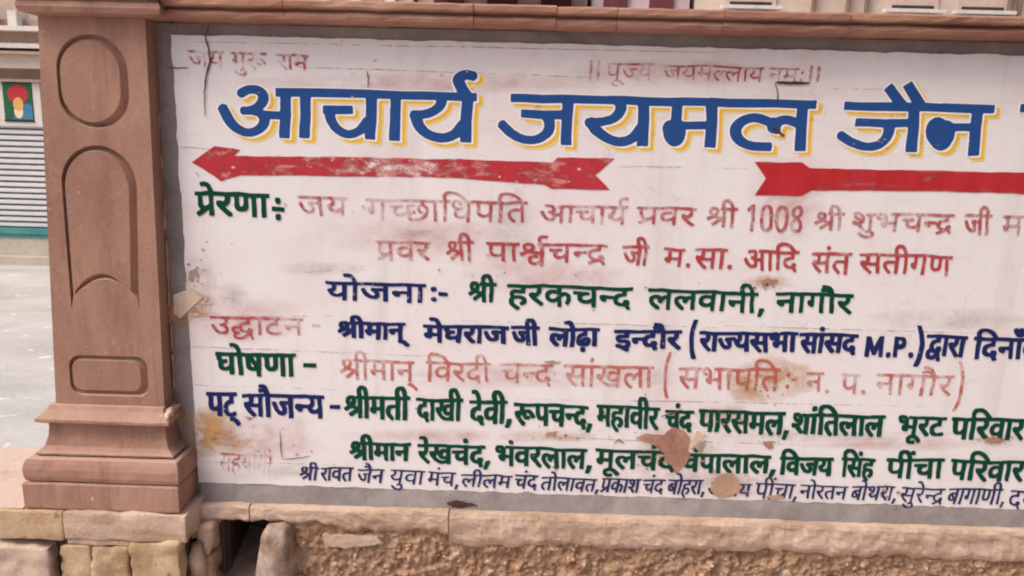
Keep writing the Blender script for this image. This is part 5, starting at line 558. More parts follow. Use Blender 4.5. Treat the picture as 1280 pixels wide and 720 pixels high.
[[141,1924,-16,25,-26,1,-12,5,-11,9,-5,12,0,16,2,8,4,5,8,6,11,4,20,3,2,13,-28,-1,-32,2,-72,-1,-1,-46,1,-45,-2,-2,-14,-1,-1,2,1,25,-22,-7,-12,0,-12,4,-8,7,-2,7,1,11,4,12,-21,-1,-1,12,2,3,10,1,48,3,-2,-15,-8,0,-8,-3,-6,-6,-3,-7,1,-6,4,-5,6,-2,9,0,10,4,10,8,-2,17,2,18,0,13,-7,1,-17,-2,-29,0,-27,-3,-2,14,2,2,23,2,33,0,20,2,124,-2,75,1,1,-7,-1,-7,-30,-2,-2,-27,-31,-4,-9,-5,-5,-9,0,-5,3,-7,6,-6,9,-3,12,-1,1,11,4,4,6,2,12,-1,7,-5,2,-5,0,-10,-8,-9,10,-15,2,-5,-4,-3],
[24,1969,-6,4,-10,12,-2,11,4,5,8,3,37,1,13,-1,-1,-16,-14,1,-16,-2,-1,-1,1,-12,-2,-3,-3,-3]],
[[566,1928,-14,10,-15,17,-8,24,1,15,3,5,6,8,11,6,9,1,8,0,15,-7,9,6,12,4,1,18,-37,1,-57,-4,-2,-99,-2,-2,-15,1,-2,5,-13,-2,-15,-1,-19,5,-19,11,-20,19,-11,13,-3,8,0,7,2,5,5,3,9,-1,8,-4,3,2,2,15,-3,14,-3,2,-32,0,-11,-2,2,-28,-1,-70,-3,-1,-13,0,-2,20,3,53,-2,25,-2,1,-24,0,-1,-3,0,-40,1,-57,-16,1,-3,37,-2,8,-26,-1,-19,3,-5,-3,13,-15,23,-19,0,-4,-11,-10,-19,14,-9,9,-18,20,-6,12,-2,12,1,5,3,4,4,2,8,0,9,-6,2,1,2,6,1,13,-3,11,-3,2,-32,0,-2,2,0,14,22,2,84,-3,120,3,66,-2,53,3,57,-1,64,2,1,-5,-1,-10,-15,-1,-2,-2,0,-41,4,-39,-1,-17,-15,0,-2,1,-4,52,1,44,-24,1,-2,-2,-1,-11,1,-34,2,-20,1,-32,-15,-2,-2,1,-4,64,-4,0,-5,-4,-11,-24,-2,-1,-12,3,-1,5,3,11,-7,5,-7,1,-7,-2,-4,-3,-3,-9,4,-11,6,-11,9,-9,14,-10,-1,-3,-6,-8,-2,-2],
[463,1952,10,0,15,4,2,2,0,6,-2,1,-11,-3,-10,1,-11,3,-6,4,-4,4,-4,8,-1,12,1,8,3,8,5,4,10,6,13,1,15,-2,1,-10,-2,-5,-10,1,-10,-1,-5,-3,-3,-7,0,-7,4,-6,8,-3,11,2,9,8,0,43,-1,2,-29,1,-26,-1,-1,-1,0,-22,-2,-12,-5,-9,-11,-11,11,-11,12,-9,8,-3],
[276,1991,16,2,13,3,3,33,-1,2,-34,0,1,-24,-3,-13],
[359,2063,-4,1,-3,4,1,9,5,10,9,1,6,-5,0,-10,-6,-8]],
[[752,1881,-1,1,-6,19,-6,29,-4,48,0,61,3,32,8,33,8,26,14,2,2,-2,-15,-61,-4,-37,1,-82,4,-26,11,-41]],
[[1268,1935,-9,9,-15,25,-3,15,1,12,8,12,12,9,11,3,29,3,-3,22,-35,1,-42,-2,-1,-84,-2,-20,-1,-3,-8,0,-6,0,-2,2,5,56,-3,17,2,22,0,8,-2,2,-13,0,-11,-3,-3,-101,-2,-2,-14,0,-2,0,-1,4,2,27,-12,-4,-18,0,-13,6,-6,6,-3,8,-2,11,-1,39,-1,2,-25,-1,1,-95,-2,-2,-13,-1,-2,3,1,34,-2,20,-3,15,1,26,-2,2,-9,1,-19,-1,7,-98,-2,-1,-14,-1,-2,2,-5,44,-28,-2,-1,-12,-3,-3,-4,-2,-10,1,-11,8,-4,9,-1,9,4,7,11,1,-1,25,-2,9,-3,5,-5,4,-5,-2,-4,-4,0,-5,2,-3,14,-6,-1,-13,-11,1,-11,4,-6,7,-2,7,1,14,5,7,9,6,11,2,8,-2,9,-8,6,-12,2,-8,1,-29,30,1,1,2,-2,35,-21,3,-2,7,1,9,55,1,20,-4,80,0,54,9,2,1,-4,12,1,10,3,9,5,6,8,5,14,3,9,1,21,-3,12,-5,12,-8,25,-30,27,-1,1,-12,-1,-3,-17,-1,2,-45,-2,-62,-15,-2,-2,1,0,23,2,17,-1,27,-18,1,-15,-5,-7,-6,-3,-6,0,-6,2,-8,20,-27,0,-4,-8,-8],
[860,1935,-24,25,-16,24,-4,13,2,7,4,3,9,1,10,-3,1,1,4,10,0,11,-2,7,-2,2,-31,-2,-1,16,18,2,40,3,62,0,1,-2,-1,-14,-16,-1,-1,-1,-1,-60,-3,-39,-3,-1,-15,0,2,46,-9,-2,-18,0,-20,4,-3,-2,0,-3,19,-23,11,-11,-1,-3,-6,-7],
[1138,1981,13,2,11,11,3,36,-1,8,-38,-3,1,-45,3,-7],
[868,1998,17,1,9,4,1,25,-1,10,-32,-2,1,-20,-5,-16,4,-2],
[1255,2061,12,0,20,2,-12,14,-10,8,-9,5,-18,3,-12,-2,-8,-7,-3,-6,1,-5,6,-10]],
[[1377,1952,-8,1,-3,4,0,13,2,5,2,2,11,0,4,-5,1,-11,-2,-5,-3,-4],
[1414,1995,-22,0,-1,14,13,2,17,0,2,-16],
[1375,2018,-6,1,-3,3,-2,13,2,4,3,2,12,2,3,-3,2,-4,-1,-14,-3,-4]],
[[1581,1934,-10,4,-3,7,0,6,2,4,3,3,4,1,11,-2,3,-4,1,-4,-2,-11,-4,-3],
[1529,1939,-2,3,-1,46,-25,-1,-2,-15,-2,-2,-5,-2,-7,2,-4,2,-8,15,1,9,5,6,47,3,-1,27,-58,-1,-1,14,24,2,68,1,-1,-15,-14,-2,-1,-1,-1,-37,2,-16,1,-35]],
[[1718,1934,-5,2,-2,26,-12,-5,-13,0,-14,3,-8,8,-5,12,-2,31,1,17,-2,1,-10,2,1,14,24,0,16,-2,33,2,25,-5,0,-12,-15,1,-1,-1,-1,-70,3,-23,-2,-1],
[1763,1934,-5,2,-3,4,-1,11,1,4,7,5,7,0,6,-3,4,-6,1,-10,-1,-4,-5,-3],
[1684,1974,10,0,5,2,12,9,1,25,-1,18,-1,2,-26,-1,-10,-2,2,-44,3,-6]],
[[1948,1934,-3,21,-1,80,-31,0,-2,-1,-2,-25,5,-54,-1,-17,-2,-1,-12,0,-1,1,-1,11,-3,40,-31,1,-3,-17,-5,-4,-5,0,-7,2,-7,7,-5,12,2,11,1,4,4,2,10,0,17,-3,27,1,0,29,-38,1,-29,-2,0,15,1,1,36,2,20,-1,68,2,108,-3,45,1,0,2,-5,4,-13,4,-7,0,-16,-5,-1,1,-5,10,1,3,13,4,15,1,16,-4,-6,6,-9,4,-12,0,-8,-2,-6,15,2,1,10,2,18,-1,11,-4,7,-5,7,-8,15,-28,23,-2,73,3,-1,-14,-16,-3,-1,-10,-8,-25,-6,-7,-15,-10,23,-21,14,-10,-1,-5,-9,-8,-4,1,-10,8,-33,32,-5,7,-2,6,0,9,6,5,12,1,8,-6,5,3,5,6,4,10,0,6,-2,6,-59,-1,-8,-89,-4,-3,-11,0,-2,1,0,6,2,28,5,36,-1,21,-2,2,-32,2,-1,-30,-5,-68,-2,-1,-15,-1,-2,3,2,33,4,21,1,16,-4,25,-14,2,-21,-2,1,-34,-2,-23,-2,-5,-7,-3,-6,1,-9,4,-6,6,-4,10,1,8,3,5,14,2,1,29,-3,1,-35,2,-5,-1,-1,-8,1,-53,-1,-18,2,-20,-2,-2]],
[[2232,1858,15,40,10,42,-1,42,2,45,-1,15,-14,59,-9,26,2,1,12,0,2,-1,9,-22,9,-26,7,-29,2,-36,-2,-22,0,-32,-4,-39,-8,-34,-16,-28]],
],
    'courtesy_head': [
[[-1497,1657,-2,2,-11,17,-5,5,-6,3,-13,0,-2,14,2,5,4,2,21,0,11,-5,9,-9,12,-18,0,-6,-9,-9],
[-1537,1707,-13,5,-10,11,-5,11,-1,22,2,17,5,10,14,15,10,4,1,18,-40,0,2,-36,0,-49,-3,-24,-2,-3,-20,1,-3,3,0,26,-14,-1,-12,1,-8,4,-6,6,-2,6,-4,19,3,31,-1,14,-1,2,-8,0,-3,2,2,18,7,1,57,0,97,3,1,-19,-3,-2,-14,-1,-2,-2,0,-37,-2,-2,-15,-3,-6,-4,-7,-9,-2,-11,2,-14,7,-9,9,-2,14,8,10,1,2,-2,3,-16,-6,-6,-9,-5,-10,-3],
[-1613,1760,3,0,5,3,8,9,-2,47,-1,1,-16,1,-2,-1,-1,-44,2,-11]],
[[-1220,1708,-2,2,2,20,-3,53,-14,-1,7,-16,1,-7,-1,-18,-3,-8,-9,-7,-7,-3,-17,1,-8,3,-6,5,-14,17,-10,23,-5,20,0,5,7,3,13,0,7,-13,5,-17,5,-11,6,-8,7,-4,3,4,2,6,-4,12,-12,15,-1,7,3,11,4,2,40,1,1,2,-3,13,-36,1,-16,-2,-18,2,-21,0,0,-93,-1,-17,-3,-1,-21,2,1,27,-3,64,2,19,-4,2,-10,-1,-4,-20,2,-57,-2,-34,-13,0,-9,3,-1,49,-27,0,-11,2,-1,-3,8,-13,23,-24,0,-4,-8,-10,-7,-2,-6,2,-25,24,-18,29,-3,6,0,11,3,8,4,2,20,3,1,11,-2,11,-2,1,-31,-5,-1,2,1,19,43,5,16,-1,57,3,-2,5,-7,3,-10,-4,-7,0,-5,15,0,4,4,3,22,4,-4,2,-7,-2,-9,0,-4,12,1,5,7,3,16,2,13,-4,9,-9,5,-11,8,-27,1,-1,23,1,106,-1,55,3,36,-3,16,1,50,-2,1,-2,0,-17,-13,0,-2,-2,0,-15,3,-36,0,-55,-23,-1,-1,28,-8,-1,-20,-2,-8,2,-12,9,-8,19,-21,0,-3,-14,-5,-5,-4,-1,-9,0,-5,1,-14,14,-3,6,-1,7,2,10,5,5,10,2,31,-4,25,0,6,5,3,6,1,7,-6,14,-24,3,-17,-3,-20,1,-24,-2,-2,-51,3,-36,-1,-20,-2,-2],
[-1087,1760,4,-1,6,3,11,10,-4,48,-16,-1,3,-24,0,-6,-3,-7,-10,-12,3,-5],
[-1398,1784,8,1,9,3,0,31,-1,2,-9,0,-12,-2,-5,-32]],
[[-1003,1768,-1,1,1,21,53,2,2,-2,1,-18,-2,-2,-17,-3,-19,2]],
],
    'courtesy': [
[[-677,1715,-5,2,-20,23,-6,18,0,15,5,16,8,9,14,4,23,0,1,14,-1,11,-56,-1,0,-106,-1,-3,-9,0,-11,0,-3,2,1,21,-2,27,-17,-1,-2,-14,-5,-4,-15,2,-10,9,-3,10,0,10,3,5,7,3,0,36,-2,2,-13,-1,-2,-2,2,-41,-2,-25,1,-36,-22,1,-2,17,1,51,-1,34,-1,2,-9,0,-1,-50,1,-18,-2,-16,0,-18,-2,-2,-15,-1,-3,0,-1,2,0,19,-2,12,-28,-22,-12,0,-8,14,1,4,20,13,9,7,0,2,-15,5,-21,-15,-8,-1,-4,1,-5,9,-2,4,1,3,18,14,-9,14,-1,7,2,13,4,10,9,9,14,3,16,-1,10,-7,2,5,5,3,-3,25,3,13,9,12,9,5,20,-2,11,-8,5,-12,5,-35,1,-2,3,0,21,3,34,-1,16,2,19,-2,45,1,-1,25,2,14,5,8,7,6,8,4,17,1,8,-2,7,-7,5,-8,5,-16,2,-19,15,-2,2,-2,-1,-18,-2,-1,-12,0,-2,-2,2,-73,-2,-34,-2,-3,-14,0,-7,0,-2,2,2,107,-1,1,-8,1,-3,-2,-3,-48,2,-19,-2,-41,-3,-1,-20,1,-2,1,2,61,-2,2,-9,0,-12,-4,-5,-10,1,-9,3,-6,16,-25,0,-4,-6,-9],
[-757,1786,17,1,0,41,-18,-1],
[-858,1787,2,0,1,37,-1,2,-4,0,-2,-1,0,-13,-2,-8,-7,-12],
[-894,1809,2,-1,1,2,4,8,-1,6,-2,3,-2,-1,-3,-5,-1,-6],
[-832,1845,9,0,1,2,-4,25,-3,7,-2,1,-4,-5,-2,-10],
[-625,1847,6,0,0,5,-4,19,-5,10,-2,1,-3,-3,-3,-6,0,-13,4,-12]],
[[-495,1710,-2,2,-8,21,-15,2,-10,6,-9,12,-3,11,-1,20,4,12,4,8,6,5,16,4,0,11,-13,3,-23,0,0,17,21,1,41,-5,50,0,62,5,-3,12,0,21,2,10,4,7,7,5,6,2,17,1,7,-3,5,-7,5,-10,9,-24,2,-11,13,-1,1,-2,0,-18,-12,0,-2,-2,-4,-103,-17,-1,-3,2,-1,46,2,58,-9,-1,-2,-2,-3,-54,2,-47,-2,-2,-13,0,-6,2,-26,0,-10,3,-15,10,-12,16,-11,22,-2,15,4,7,13,1,3,2,1,9,-2,12,-2,1,-24,-1,2,-48,-2,-21,2,-29,-2,-2,-20,0,0,48,2,18,-3,19,0,14,-2,2,-15,2,-2,-2,1,-27,-14,-1,-6,-2,-5,-6,-3,-8,2,-14,7,-9,2,12,5,5,16,0,6,-7,1,-5,0,-13,-4,-10,6,-15,0,-5,-7,-6],
[-386,1740,5,1,7,3,3,4,0,3,-18,-1,-8,4,-5,4,-3,6,-4,15,-8,-11,1,-3,13,-17],
[-381,1770,5,2,4,6,1,14,-7,3,-6,-3,-3,-6,1,-9],
[-404,1804,13,9,20,1,1,9,-33,-1],
[-351,1846,11,0,3,2,-8,26,-5,6,-3,-3,-2,-7,1,-10]],
[[-78,1693,-2,1,0,4,10,44,5,2,19,0,2,-5,-1,-12,-12,-33],
[-204,1702,-6,2,-11,21,-18,3,-9,4,-11,9,-4,8,0,25,2,10,3,8,12,10,16,5,1,2,1,10,-2,2,-17,1,-17,-2,-5,2,0,14,1,3,24,0,12,1,1,2,-1,12,-7,18,-3,2,-13,0,-3,2,0,16,6,4,7,1,12,0,7,-4,6,-6,6,-14,5,-16,2,-16,15,-2,17,3,26,0,-4,18,0,9,2,11,4,9,7,7,7,2,18,0,7,-3,8,-6,12,-22,4,-11,0,-14,14,1,2,-2,0,-15,-13,-1,-2,-2,0,-58,-3,-48,-2,-2,-20,-1,-2,2,3,86,-1,20,-8,0,-2,-2,0,-38,-3,-34,2,-18,-1,-16,-3,-2,-19,-1,-2,2,0,20,-24,-1,-8,3,-8,6,-7,16,-1,16,2,13,6,10,8,6,8,3,13,2,12,-1,0,12,-2,2,-47,-1,-13,1,-2,-3,0,-33,-2,-1,-15,1,-8,-3,-5,-8,-2,-13,3,-12,7,-5,3,12,7,4,16,0,3,-2,6,-5,3,-7,0,-8,-2,-6,-4,-5,9,-14,1,-3,-9,-7],
[-159,1752,6,2,9,11,2,20,-14,0,-6,-4,-4,-5,-1,-6,1,-11,2,-4],
[-121,1842,11,0,2,3,-7,21,-4,8,-3,2,-3,-6,-1,-9,3,-15]],
[[347,1681,-2,5,9,46,3,1,20,-2,2,-3,0,-6,-13,-40,-3,-1],
[328,1695,-2,1,-4,8,-3,15,-20,4,-11,9,-6,15,-2,17,-10,2,-2,-11,-3,-6,-5,-3,-10,1,-6,5,-10,21,0,8,5,5,45,-2,6,9,5,5,16,4,0,8,-19,4,-46,-3,-17,1,-1,-14,2,-39,-3,-47,-3,-4,-17,0,-2,1,-1,3,0,21,-21,2,-7,3,-5,5,-7,15,-1,11,2,11,-14,1,-2,3,-2,12,1,3,2,1,53,2,2,4,0,9,-37,2,-24,-2,-1,-16,3,-24,0,-61,-3,-5,-13,0,-5,0,-2,3,-1,27,-17,0,-6,2,-5,3,-7,9,-7,22,-2,39,-33,-2,-25,0,1,-17,8,3,9,1,8,0,8,-3,15,-15,11,-21,-2,-5,-7,-5,-14,-1,-9,20,-9,9,-4,1,-3,-5,1,-9,3,-1,11,1,3,-1,2,-16,-2,-4,-2,-1,-19,-2,-6,2,-7,6,-7,20,-9,-11,11,-15,17,-17,2,-4,-8,-14,-10,-1,-4,2,-28,37,-5,9,-6,19,1,9,4,6,10,2,10,-1,2,8,-1,13,-1,2,-5,1,-23,-1,-2,3,0,15,2,2,4,1,69,-4,53,4,39,-1,35,3,28,0,47,-6,84,-2,29,-3,2,-4,0,-11,-1,-3,-19,1,0,-16,-2,-12,-20,-1,-7,-5,-2,-7,-1,-8,2,-8,3,-6,4,-3,4,13,6,4,15,-1,5,-5,2,-4,2,-12,-7,-14,8,-20,-11,-8],
[192,1754,5,2,7,9,1,13,-1,4,-10,-1,-6,-5,0,-14,1,-5],
[110,1762,2,0,6,3,4,6,-1,43,-2,2,-17,0,-1,-1,0,-20,4,-27]],
[[503,1689,-6,6,-15,23,-5,14,-3,16,5,14,-3,11,0,8,1,9,5,10,9,4,20,0,1,11,-16,2,-27,1,-2,-65,6,-36,-21,-1,-1,1,-5,43,-12,1,-2,-12,-4,-4,-14,1,-6,5,-4,7,-3,16,2,6,7,1,-2,37,-2,2,-11,1,2,16,146,-1,21,1,47,-3,1,2,-3,10,0,14,3,15,4,8,3,2,7,1,20,0,9,-7,7,-14,6,-33,22,-2,19,1,21,-2,-1,-16,-12,-1,0,-25,-4,-14,-5,-8,-9,-8,12,-20,15,-17,0,-6,-6,-8,-11,0,-4,3,-23,34,-10,24,0,13,2,5,4,1,15,-1,1,1,3,12,-3,13,-23,1,-2,-2,-2,-19,0,-53,1,-20,-1,-8,-17,0,-2,2,-2,45,1,52,-1,3,-8,0,-2,-16,2,-20,0,-66,-18,1,-4,22,-21,0,-13,8,-5,8,-3,20,0,12,5,13,5,6,10,5,4,0,16,-2,2,1,-1,11,-20,3,-21,1,-4,-2,-2,-41,2,-61,-2,-1,-20,0,-1,3,0,26,-3,16,3,33,-1,23,-1,2,-7,0,-2,-2,-2,-28,-32,0,-3,-2,-3,-4,2,-6,20,-1,12,-6,6,-8,4,-17,-1,-11,-5,-11,-4,-4,-6,-3,-10,0,-2,1,-5,14,9,9,1,5,-1,4,-4,6,-5,3,-4,-3,-5,-4,-2,-11,1,-9,12,-17,9,-9,1,-5,-5,-9],
[603,1751,2,0,4,2,7,8,1,17,-2,3,-9,2,-5,-3,-3,-4,-2,-12,3,-9],
[433,1780,13,-1,1,1,0,38,-14,0,-2,-1],
[634,1831,7,0,4,2,-4,22,-2,5,-4,4,-3,-3,-1,-5]],
[[882,1699,-5,3,-7,18,-17,1,-11,6,-7,11,-4,15,1,14,3,10,5,7,6,4,16,4,-2,8,-30,2,-2,-1,0,-42,4,-39,-1,-12,-3,-4,-15,-1,-3,3,0,19,-21,2,-11,7,-5,6,-2,8,-1,14,1,8,-11,1,-2,3,0,12,2,3,18,-1,27,1,2,12,-50,2,-3,3,1,14,89,-1,21,-1,21,2,20,-2,2,-8,-2,-7,-3,-1,-17,-1,0,-25,-24,-7,-4,-3,-2,-7,0,-11,2,-5,4,-2,4,9,8,5,16,0,4,-2,3,-6,1,-9,-2,-7,-5,-5,7,-15,1,-5,-9,-7],
[796,1747,5,2,6,8,-2,14,-8,-1,-5,-5,-1,-12],
[814,1829,-3,2,-4,6,-1,8,1,7,6,6,13,-1,4,-4,2,-6,-2,-12,-6,-6]],
[[1374,1676,-4,1,0,4,5,18,5,28,2,2,22,-2,2,-2,0,-5,-14,-43,-3,-2],
[1306,1695,-17,24,-8,15,-2,13,2,21,2,6,5,5,10,6,17,1,12,-4,15,6,-1,18,-1,1,-44,0,-23,-3,1,-51,-2,-50,-2,-3,-10,-1,-10,1,-2,2,1,16,-1,27,-16,1,-2,-12,-4,-5,-16,0,-4,2,-6,6,-4,7,-2,14,4,6,9,3,-2,22,1,12,-1,2,-16,2,-1,-68,3,-33,-2,-1,-17,-1,-3,2,-3,46,-29,3,0,-4,7,-13,19,-22,0,-3,-5,-10,-8,-1,-6,1,-4,4,-24,29,-15,32,0,9,5,6,19,3,1,17,-2,7,-2,1,-24,-1,0,-22,-3,-12,-6,-14,-9,-9,27,-36,0,-4,-6,-8,-3,-2,-11,0,-9,9,-7,10,-24,43,-1,12,4,6,5,3,17,-2,2,3,2,7,-2,16,-10,2,-20,-1,-2,-2,-1,-31,4,-37,-6,-32,-2,-1,-21,0,4,42,0,26,-3,17,-1,18,-10,1,-1,-16,4,-44,-2,-27,-4,-17,-2,-2,-17,1,-3,2,2,27,-17,-1,-10,1,-6,3,-6,5,-5,9,-2,8,2,18,-2,31,-1,2,-6,1,-2,2,3,15,2,2,19,0,38,-3,16,2,19,-2,56,2,52,-1,33,2,41,-6,90,2,16,-1,18,2,49,1,2,-3,-1,-17,-2,-1,-10,0,-2,-1,3,-54,-4,-49,-25,-3,2,61,-3,-2,-6,-17,-13,-2,-11,4,3,16,-6,4,-2,-2,-3,-6,1,-11,6,-12,17,-24,-3,-7,-5,-6],
[968,1752,2,0,6,2,8,9,-1,47,-1,1,-17,-1,-2,-2,-1,-40,3,-12],
[1232,1765,15,-1,2,1,-1,37,-2,2,-13,-1,-2,-1],
[1152,1771,9,1,3,2,-1,34,-1,2,-12,0,-2,-1,-1,-36,1,-2]],
[[1613,1702,-11,13,-15,24,-2,9,1,19,5,12,9,6,8,3,22,0,1,19,-53,0,3,-96,-1,-4,-22,2,-2,1,-1,54,1,19,-2,22,-2,2,-10,-2,1,-27,-1,-67,-24,-1,-2,1,2,83,-1,9,-1,1,-11,-2,0,-56,-2,-36,-3,-2,-19,2,-3,7,-7,-6,-3,-1,-9,2,-3,2,-22,29,-12,0,-6,5,-1,14,4,7,4,1,19,-2,5,5,-11,2,-6,3,-8,12,-2,6,0,19,3,7,5,4,8,1,15,-1,14,-9,1,5,2,1,22,-2,58,5,0,25,2,7,5,8,10,7,23,2,8,-1,12,-2,17,-11,11,-12,16,-24,75,-1,66,-3,53,4,50,1,2,-1,1,-17,-13,-1,-1,-2,2,-22,-2,-19,2,-36,-2,-18,-1,-2,-20,-2,-2,2,-2,20,1,18,-1,18,-2,-2,-7,-18,-12,-1,-11,5,2,18,-6,2,-3,-4,-1,-6,3,-12,22,-28,0,-5,-7,-8,-11,1,-6,5,-21,29,-4,9,1,21,3,5,7,7,9,6,18,0,10,-3,16,5,0,14,-1,1,-69,-3,0,-55,2,-21,-1,-15,-2,-2,-18,0,-2,1,-4,92,-10,0,-2,-2,-1,-34,4,-51,0,-5,-1,-2,-18,-1,-6,2,-3,51,-5,-5,-4,-10,-11,0,-12,4,-1,4,3,11,-7,3,-3,-2,-2,-6,2,-7,5,-8,21,-24,-1,-6,-6,-7,-11,-1,-6,4,-6,10,-12,11,-5,10,-4,11,-1,11,-1,6,2,9,5,6,7,3,27,0,10,-4,14,2,2,2,0,15,-3,1,-67,4,-2,-1,-1,-5,0,-32,3,-24,2,-38,-21,-2,-2,1,-3,22,0,16,-2,24,-2,1,-11,0,-9,-5,-2,-9,9,-21,12,-14,2,-7,-7,-11],
[1478,1724,2,60,-2,18,-4,2,-2,-2,3,-18,-2,-11,-5,-12,-9,-10],
[1447,1794,4,0,-1,4,-4,6,-4,2,-1,-6],
[1575,1827,47,0,-17,19,-9,6,-10,3,-7,-3,-7,-8,-1,-7],
[1520,1835,-4,2,-2,5,0,8,2,9,5,5,12,1,5,-1,5,-9,0,-9,-3,-6,-5,-4]],
[[2044,1673,-15,1,-7,3,-6,7,-2,8,0,13,6,11,9,6,10,4,1,31,-19,1,-2,-12,-5,-5,-16,1,-8,5,-6,10,1,12,3,7,9,2,0,4,-19,4,-9,7,-4,13,-2,11,3,8,10,6,22,-1,10,-5,9,-12,-1,12,1,1,53,-1,19,2,35,-1,18,1,39,-3,34,2,-2,-17,-20,-1,-2,-1,-2,-32,-15,-1,-8,-2,-9,-7,-3,-6,1,-7,3,-7,3,-4,7,-3,9,0,15,5,10,0,4,-12,0,-5,-13,-5,-33,-1,-7,1,-13,6,-7,11,-3,26,3,8,3,7,10,8,11,4,9,2,1,14,-23,0,-19,0,-2,-1,0,-17,-3,-12,-5,-7,-11,-8,27,-31,0,-4,-8,-10,-11,0,-4,2,-7,9,-26,32,-4,9,2,13,4,6,12,1,11,-1,3,8,-2,12,-5,1,-32,0,1,-23,-3,-18,-1,-43,15,-9,6,-7,9,-15,0,-6,-1,-3,-8,-5,-9,0,-13,19,-7,5,-9,1,-7,-6,0,-5,6,-3,7,3,9,0,2,-2,2,-10,0,-5,-2,-1,-8,-3],
[2026,1777,14,0,-1,30,-2,2,-18,1,2,-30,1,-2],
[1994,1803,3,-1,0,3,-4,5,-3,0,0,-4]],
[[2303,1705,-3,3,0,25,-29,-1,-5,2,-10,8,-4,7,-4,24,-1,33,-8,2,-1,1,1,16,3,2,20,1,56,-3,20,2,0,22,2,13,8,11,8,5,7,1,21,2,6,-1,13,-5,12,-9,31,-35,24,2,100,-5,20,1,32,0,4,-3,-1,-16,-12,0,-1,-2,1,-20,-2,-11,-5,-7,-14,-13,27,-32,-1,-5,-7,-10,-10,1,-14,18,-20,21,-7,9,-4,9,1,11,6,6,8,1,13,-1,3,10,-3,14,-34,0,0,-95,-3,-3,-20,-1,-3,3,3,69,-1,27,-1,1,-12,0,-3,-97,-2,-3,-4,-1,-15,2,-3,2,0,20,-8,-1,-20,1,-8,5,-7,8,-3,8,-1,11,2,13,5,9,8,8,9,5,8,1,16,-1,2,1,-1,8,-2,2,-38,1,-16,-2,2,-16,-2,-13,-10,-14,-12,-11,29,-33,-1,-4,-10,-8,-10,-2,-7,5,-31,35,-8,16,1,9,6,8,25,2,3,10,-2,14,-3,1,-29,0,-6,-1,-2,-2,1,-24,-3,-50,1,-23,-2,-2,-19,-2,-4,2,-2,22,3,33,0,42,-1,2,-10,0,-3,-2,-1,-20,0,-76,-2,-2],
[2283,1750,6,2,10,11,1,42,-1,2,-23,0,-1,-1,-1,-23,1,-19,4,-10],
[2470,1752,8,1,10,8,2,18,-14,2,-6,-3,-3,-4,-3,-5,0,-7,2,-6],
[2364,1829,51,1,-10,14,-8,7,-10,6,-10,2,-11,-4,-5,-7,-2,-7,1,-5]],
],
    'family': [
[[-831,1485,-3,4,-1,23,-27,-19,-11,0,-7,10,1,7,22,16,1,3,-9,3,-19,-12,-10,-1,-4,3,-5,8,0,4,1,3,15,8,-8,12,-1,6,1,10,6,13,4,4,5,3,17,2,7,-2,8,-6,1,4,4,2,-2,11,3,14,5,8,9,7,8,2,12,0,10,-4,7,-5,5,-8,8,-26,2,-2,59,-2,54,3,34,-3,51,7,4,-1,0,-17,-2,-2,-9,-1,-2,-1,-5,-81,-2,-3,-17,-1,-3,2,-1,43,-10,-1,-1,-11,-5,-5,-13,1,-4,2,-5,4,-6,10,0,10,2,5,2,2,28,0,12,2,0,18,-48,0,-1,-41,3,-38,-2,-3,-3,0,-15,0,-3,2,-2,21,1,16,-1,42,-2,2,-8,-1,-1,-59,2,-21,-4,-3,-14,1,-2,2,-4,17,-1,15,-15,2,-3,-11,-6,-4,-14,2,-9,8,-5,9,0,10,4,6,6,2,0,25,-1,1,-13,1,-2,-1,0,-8,2,-74,-3,-2,-17,1,-2,2,-2,17,-1,63,-2,2,-8,0,-1,-2,0,-61,2,-20,-3,-3],
[-725,1542,5,1,-2,25,-14,1,-2,-24,2,-2],
[-840,1546,3,1,1,16,-1,8,-3,2,-2,-2,0,-11,-6,-10],
[-870,1561,2,0,2,6,-2,6,-3,-2,-1,-3],
[-814,1592,10,0,1,2,-6,16,-6,4,-3,-3,-2,-5,3,-11]],
[[-188,1456,-2,7,7,19,4,22,15,3,10,1,2,-4,-1,-8,-16,-38,-2,-2],
[-211,1466,-8,21,-14,2,-13,6,-10,9,-6,13,0,14,5,16,5,6,8,4,8,3,12,2,1,7,-2,2,-45,0,-2,-16,1,-75,-2,-2,-18,0,-2,2,-2,20,-23,-1,-11,4,-7,6,-5,8,1,23,-15,-1,-2,2,1,16,1,2,60,1,1,2,-1,9,-42,3,-27,-4,1,-89,-2,-2,-8,0,-12,2,-4,3,-18,-4,-13,1,-11,4,-20,13,-19,22,-5,8,-2,8,0,9,3,6,3,1,17,-1,2,1,1,7,-2,14,-2,1,-27,-1,-1,-21,-1,-8,-8,-12,-10,-9,7,-9,22,-21,0,-5,-6,-9,-10,0,-33,32,-9,13,-4,9,-1,12,2,5,6,2,20,-3,2,4,2,8,-2,8,-1,2,-28,-1,-6,2,1,15,1,3,24,-1,7,0,1,1,-1,15,-2,7,-5,3,-15,-2,-2,8,1,8,4,3,6,1,18,0,7,-2,5,-5,6,-14,1,-9,-1,-11,2,-1,82,2,34,-3,48,2,17,-3,18,2,18,-2,29,-1,42,4,15,-2,2,-2,-1,-15,-20,-2,-2,-27,-27,-5,-6,-5,-3,-7,2,-11,4,-5,5,-2,2,1,2,9,7,5,18,0,6,-7,1,-11,-5,-12,6,-14,-1,-5,-11,-8],
[-406,1499,10,2,9,5,-22,1,-10,3,-7,6,-2,4,-3,14,-13,-11,4,-5,12,-10,10,-6],
[-313,1520,7,1,10,8,1,14,-12,-1,-5,-2,-4,-3,-3,-6,1,-4,2,-4],
[-400,1524,5,0,7,6,0,13,-10,2,-6,-6,-2,-8,3,-5],
[-427,1554,17,12,7,1,16,-2,0,7,-3,1,-19,1,-16,-1,-2,-3],
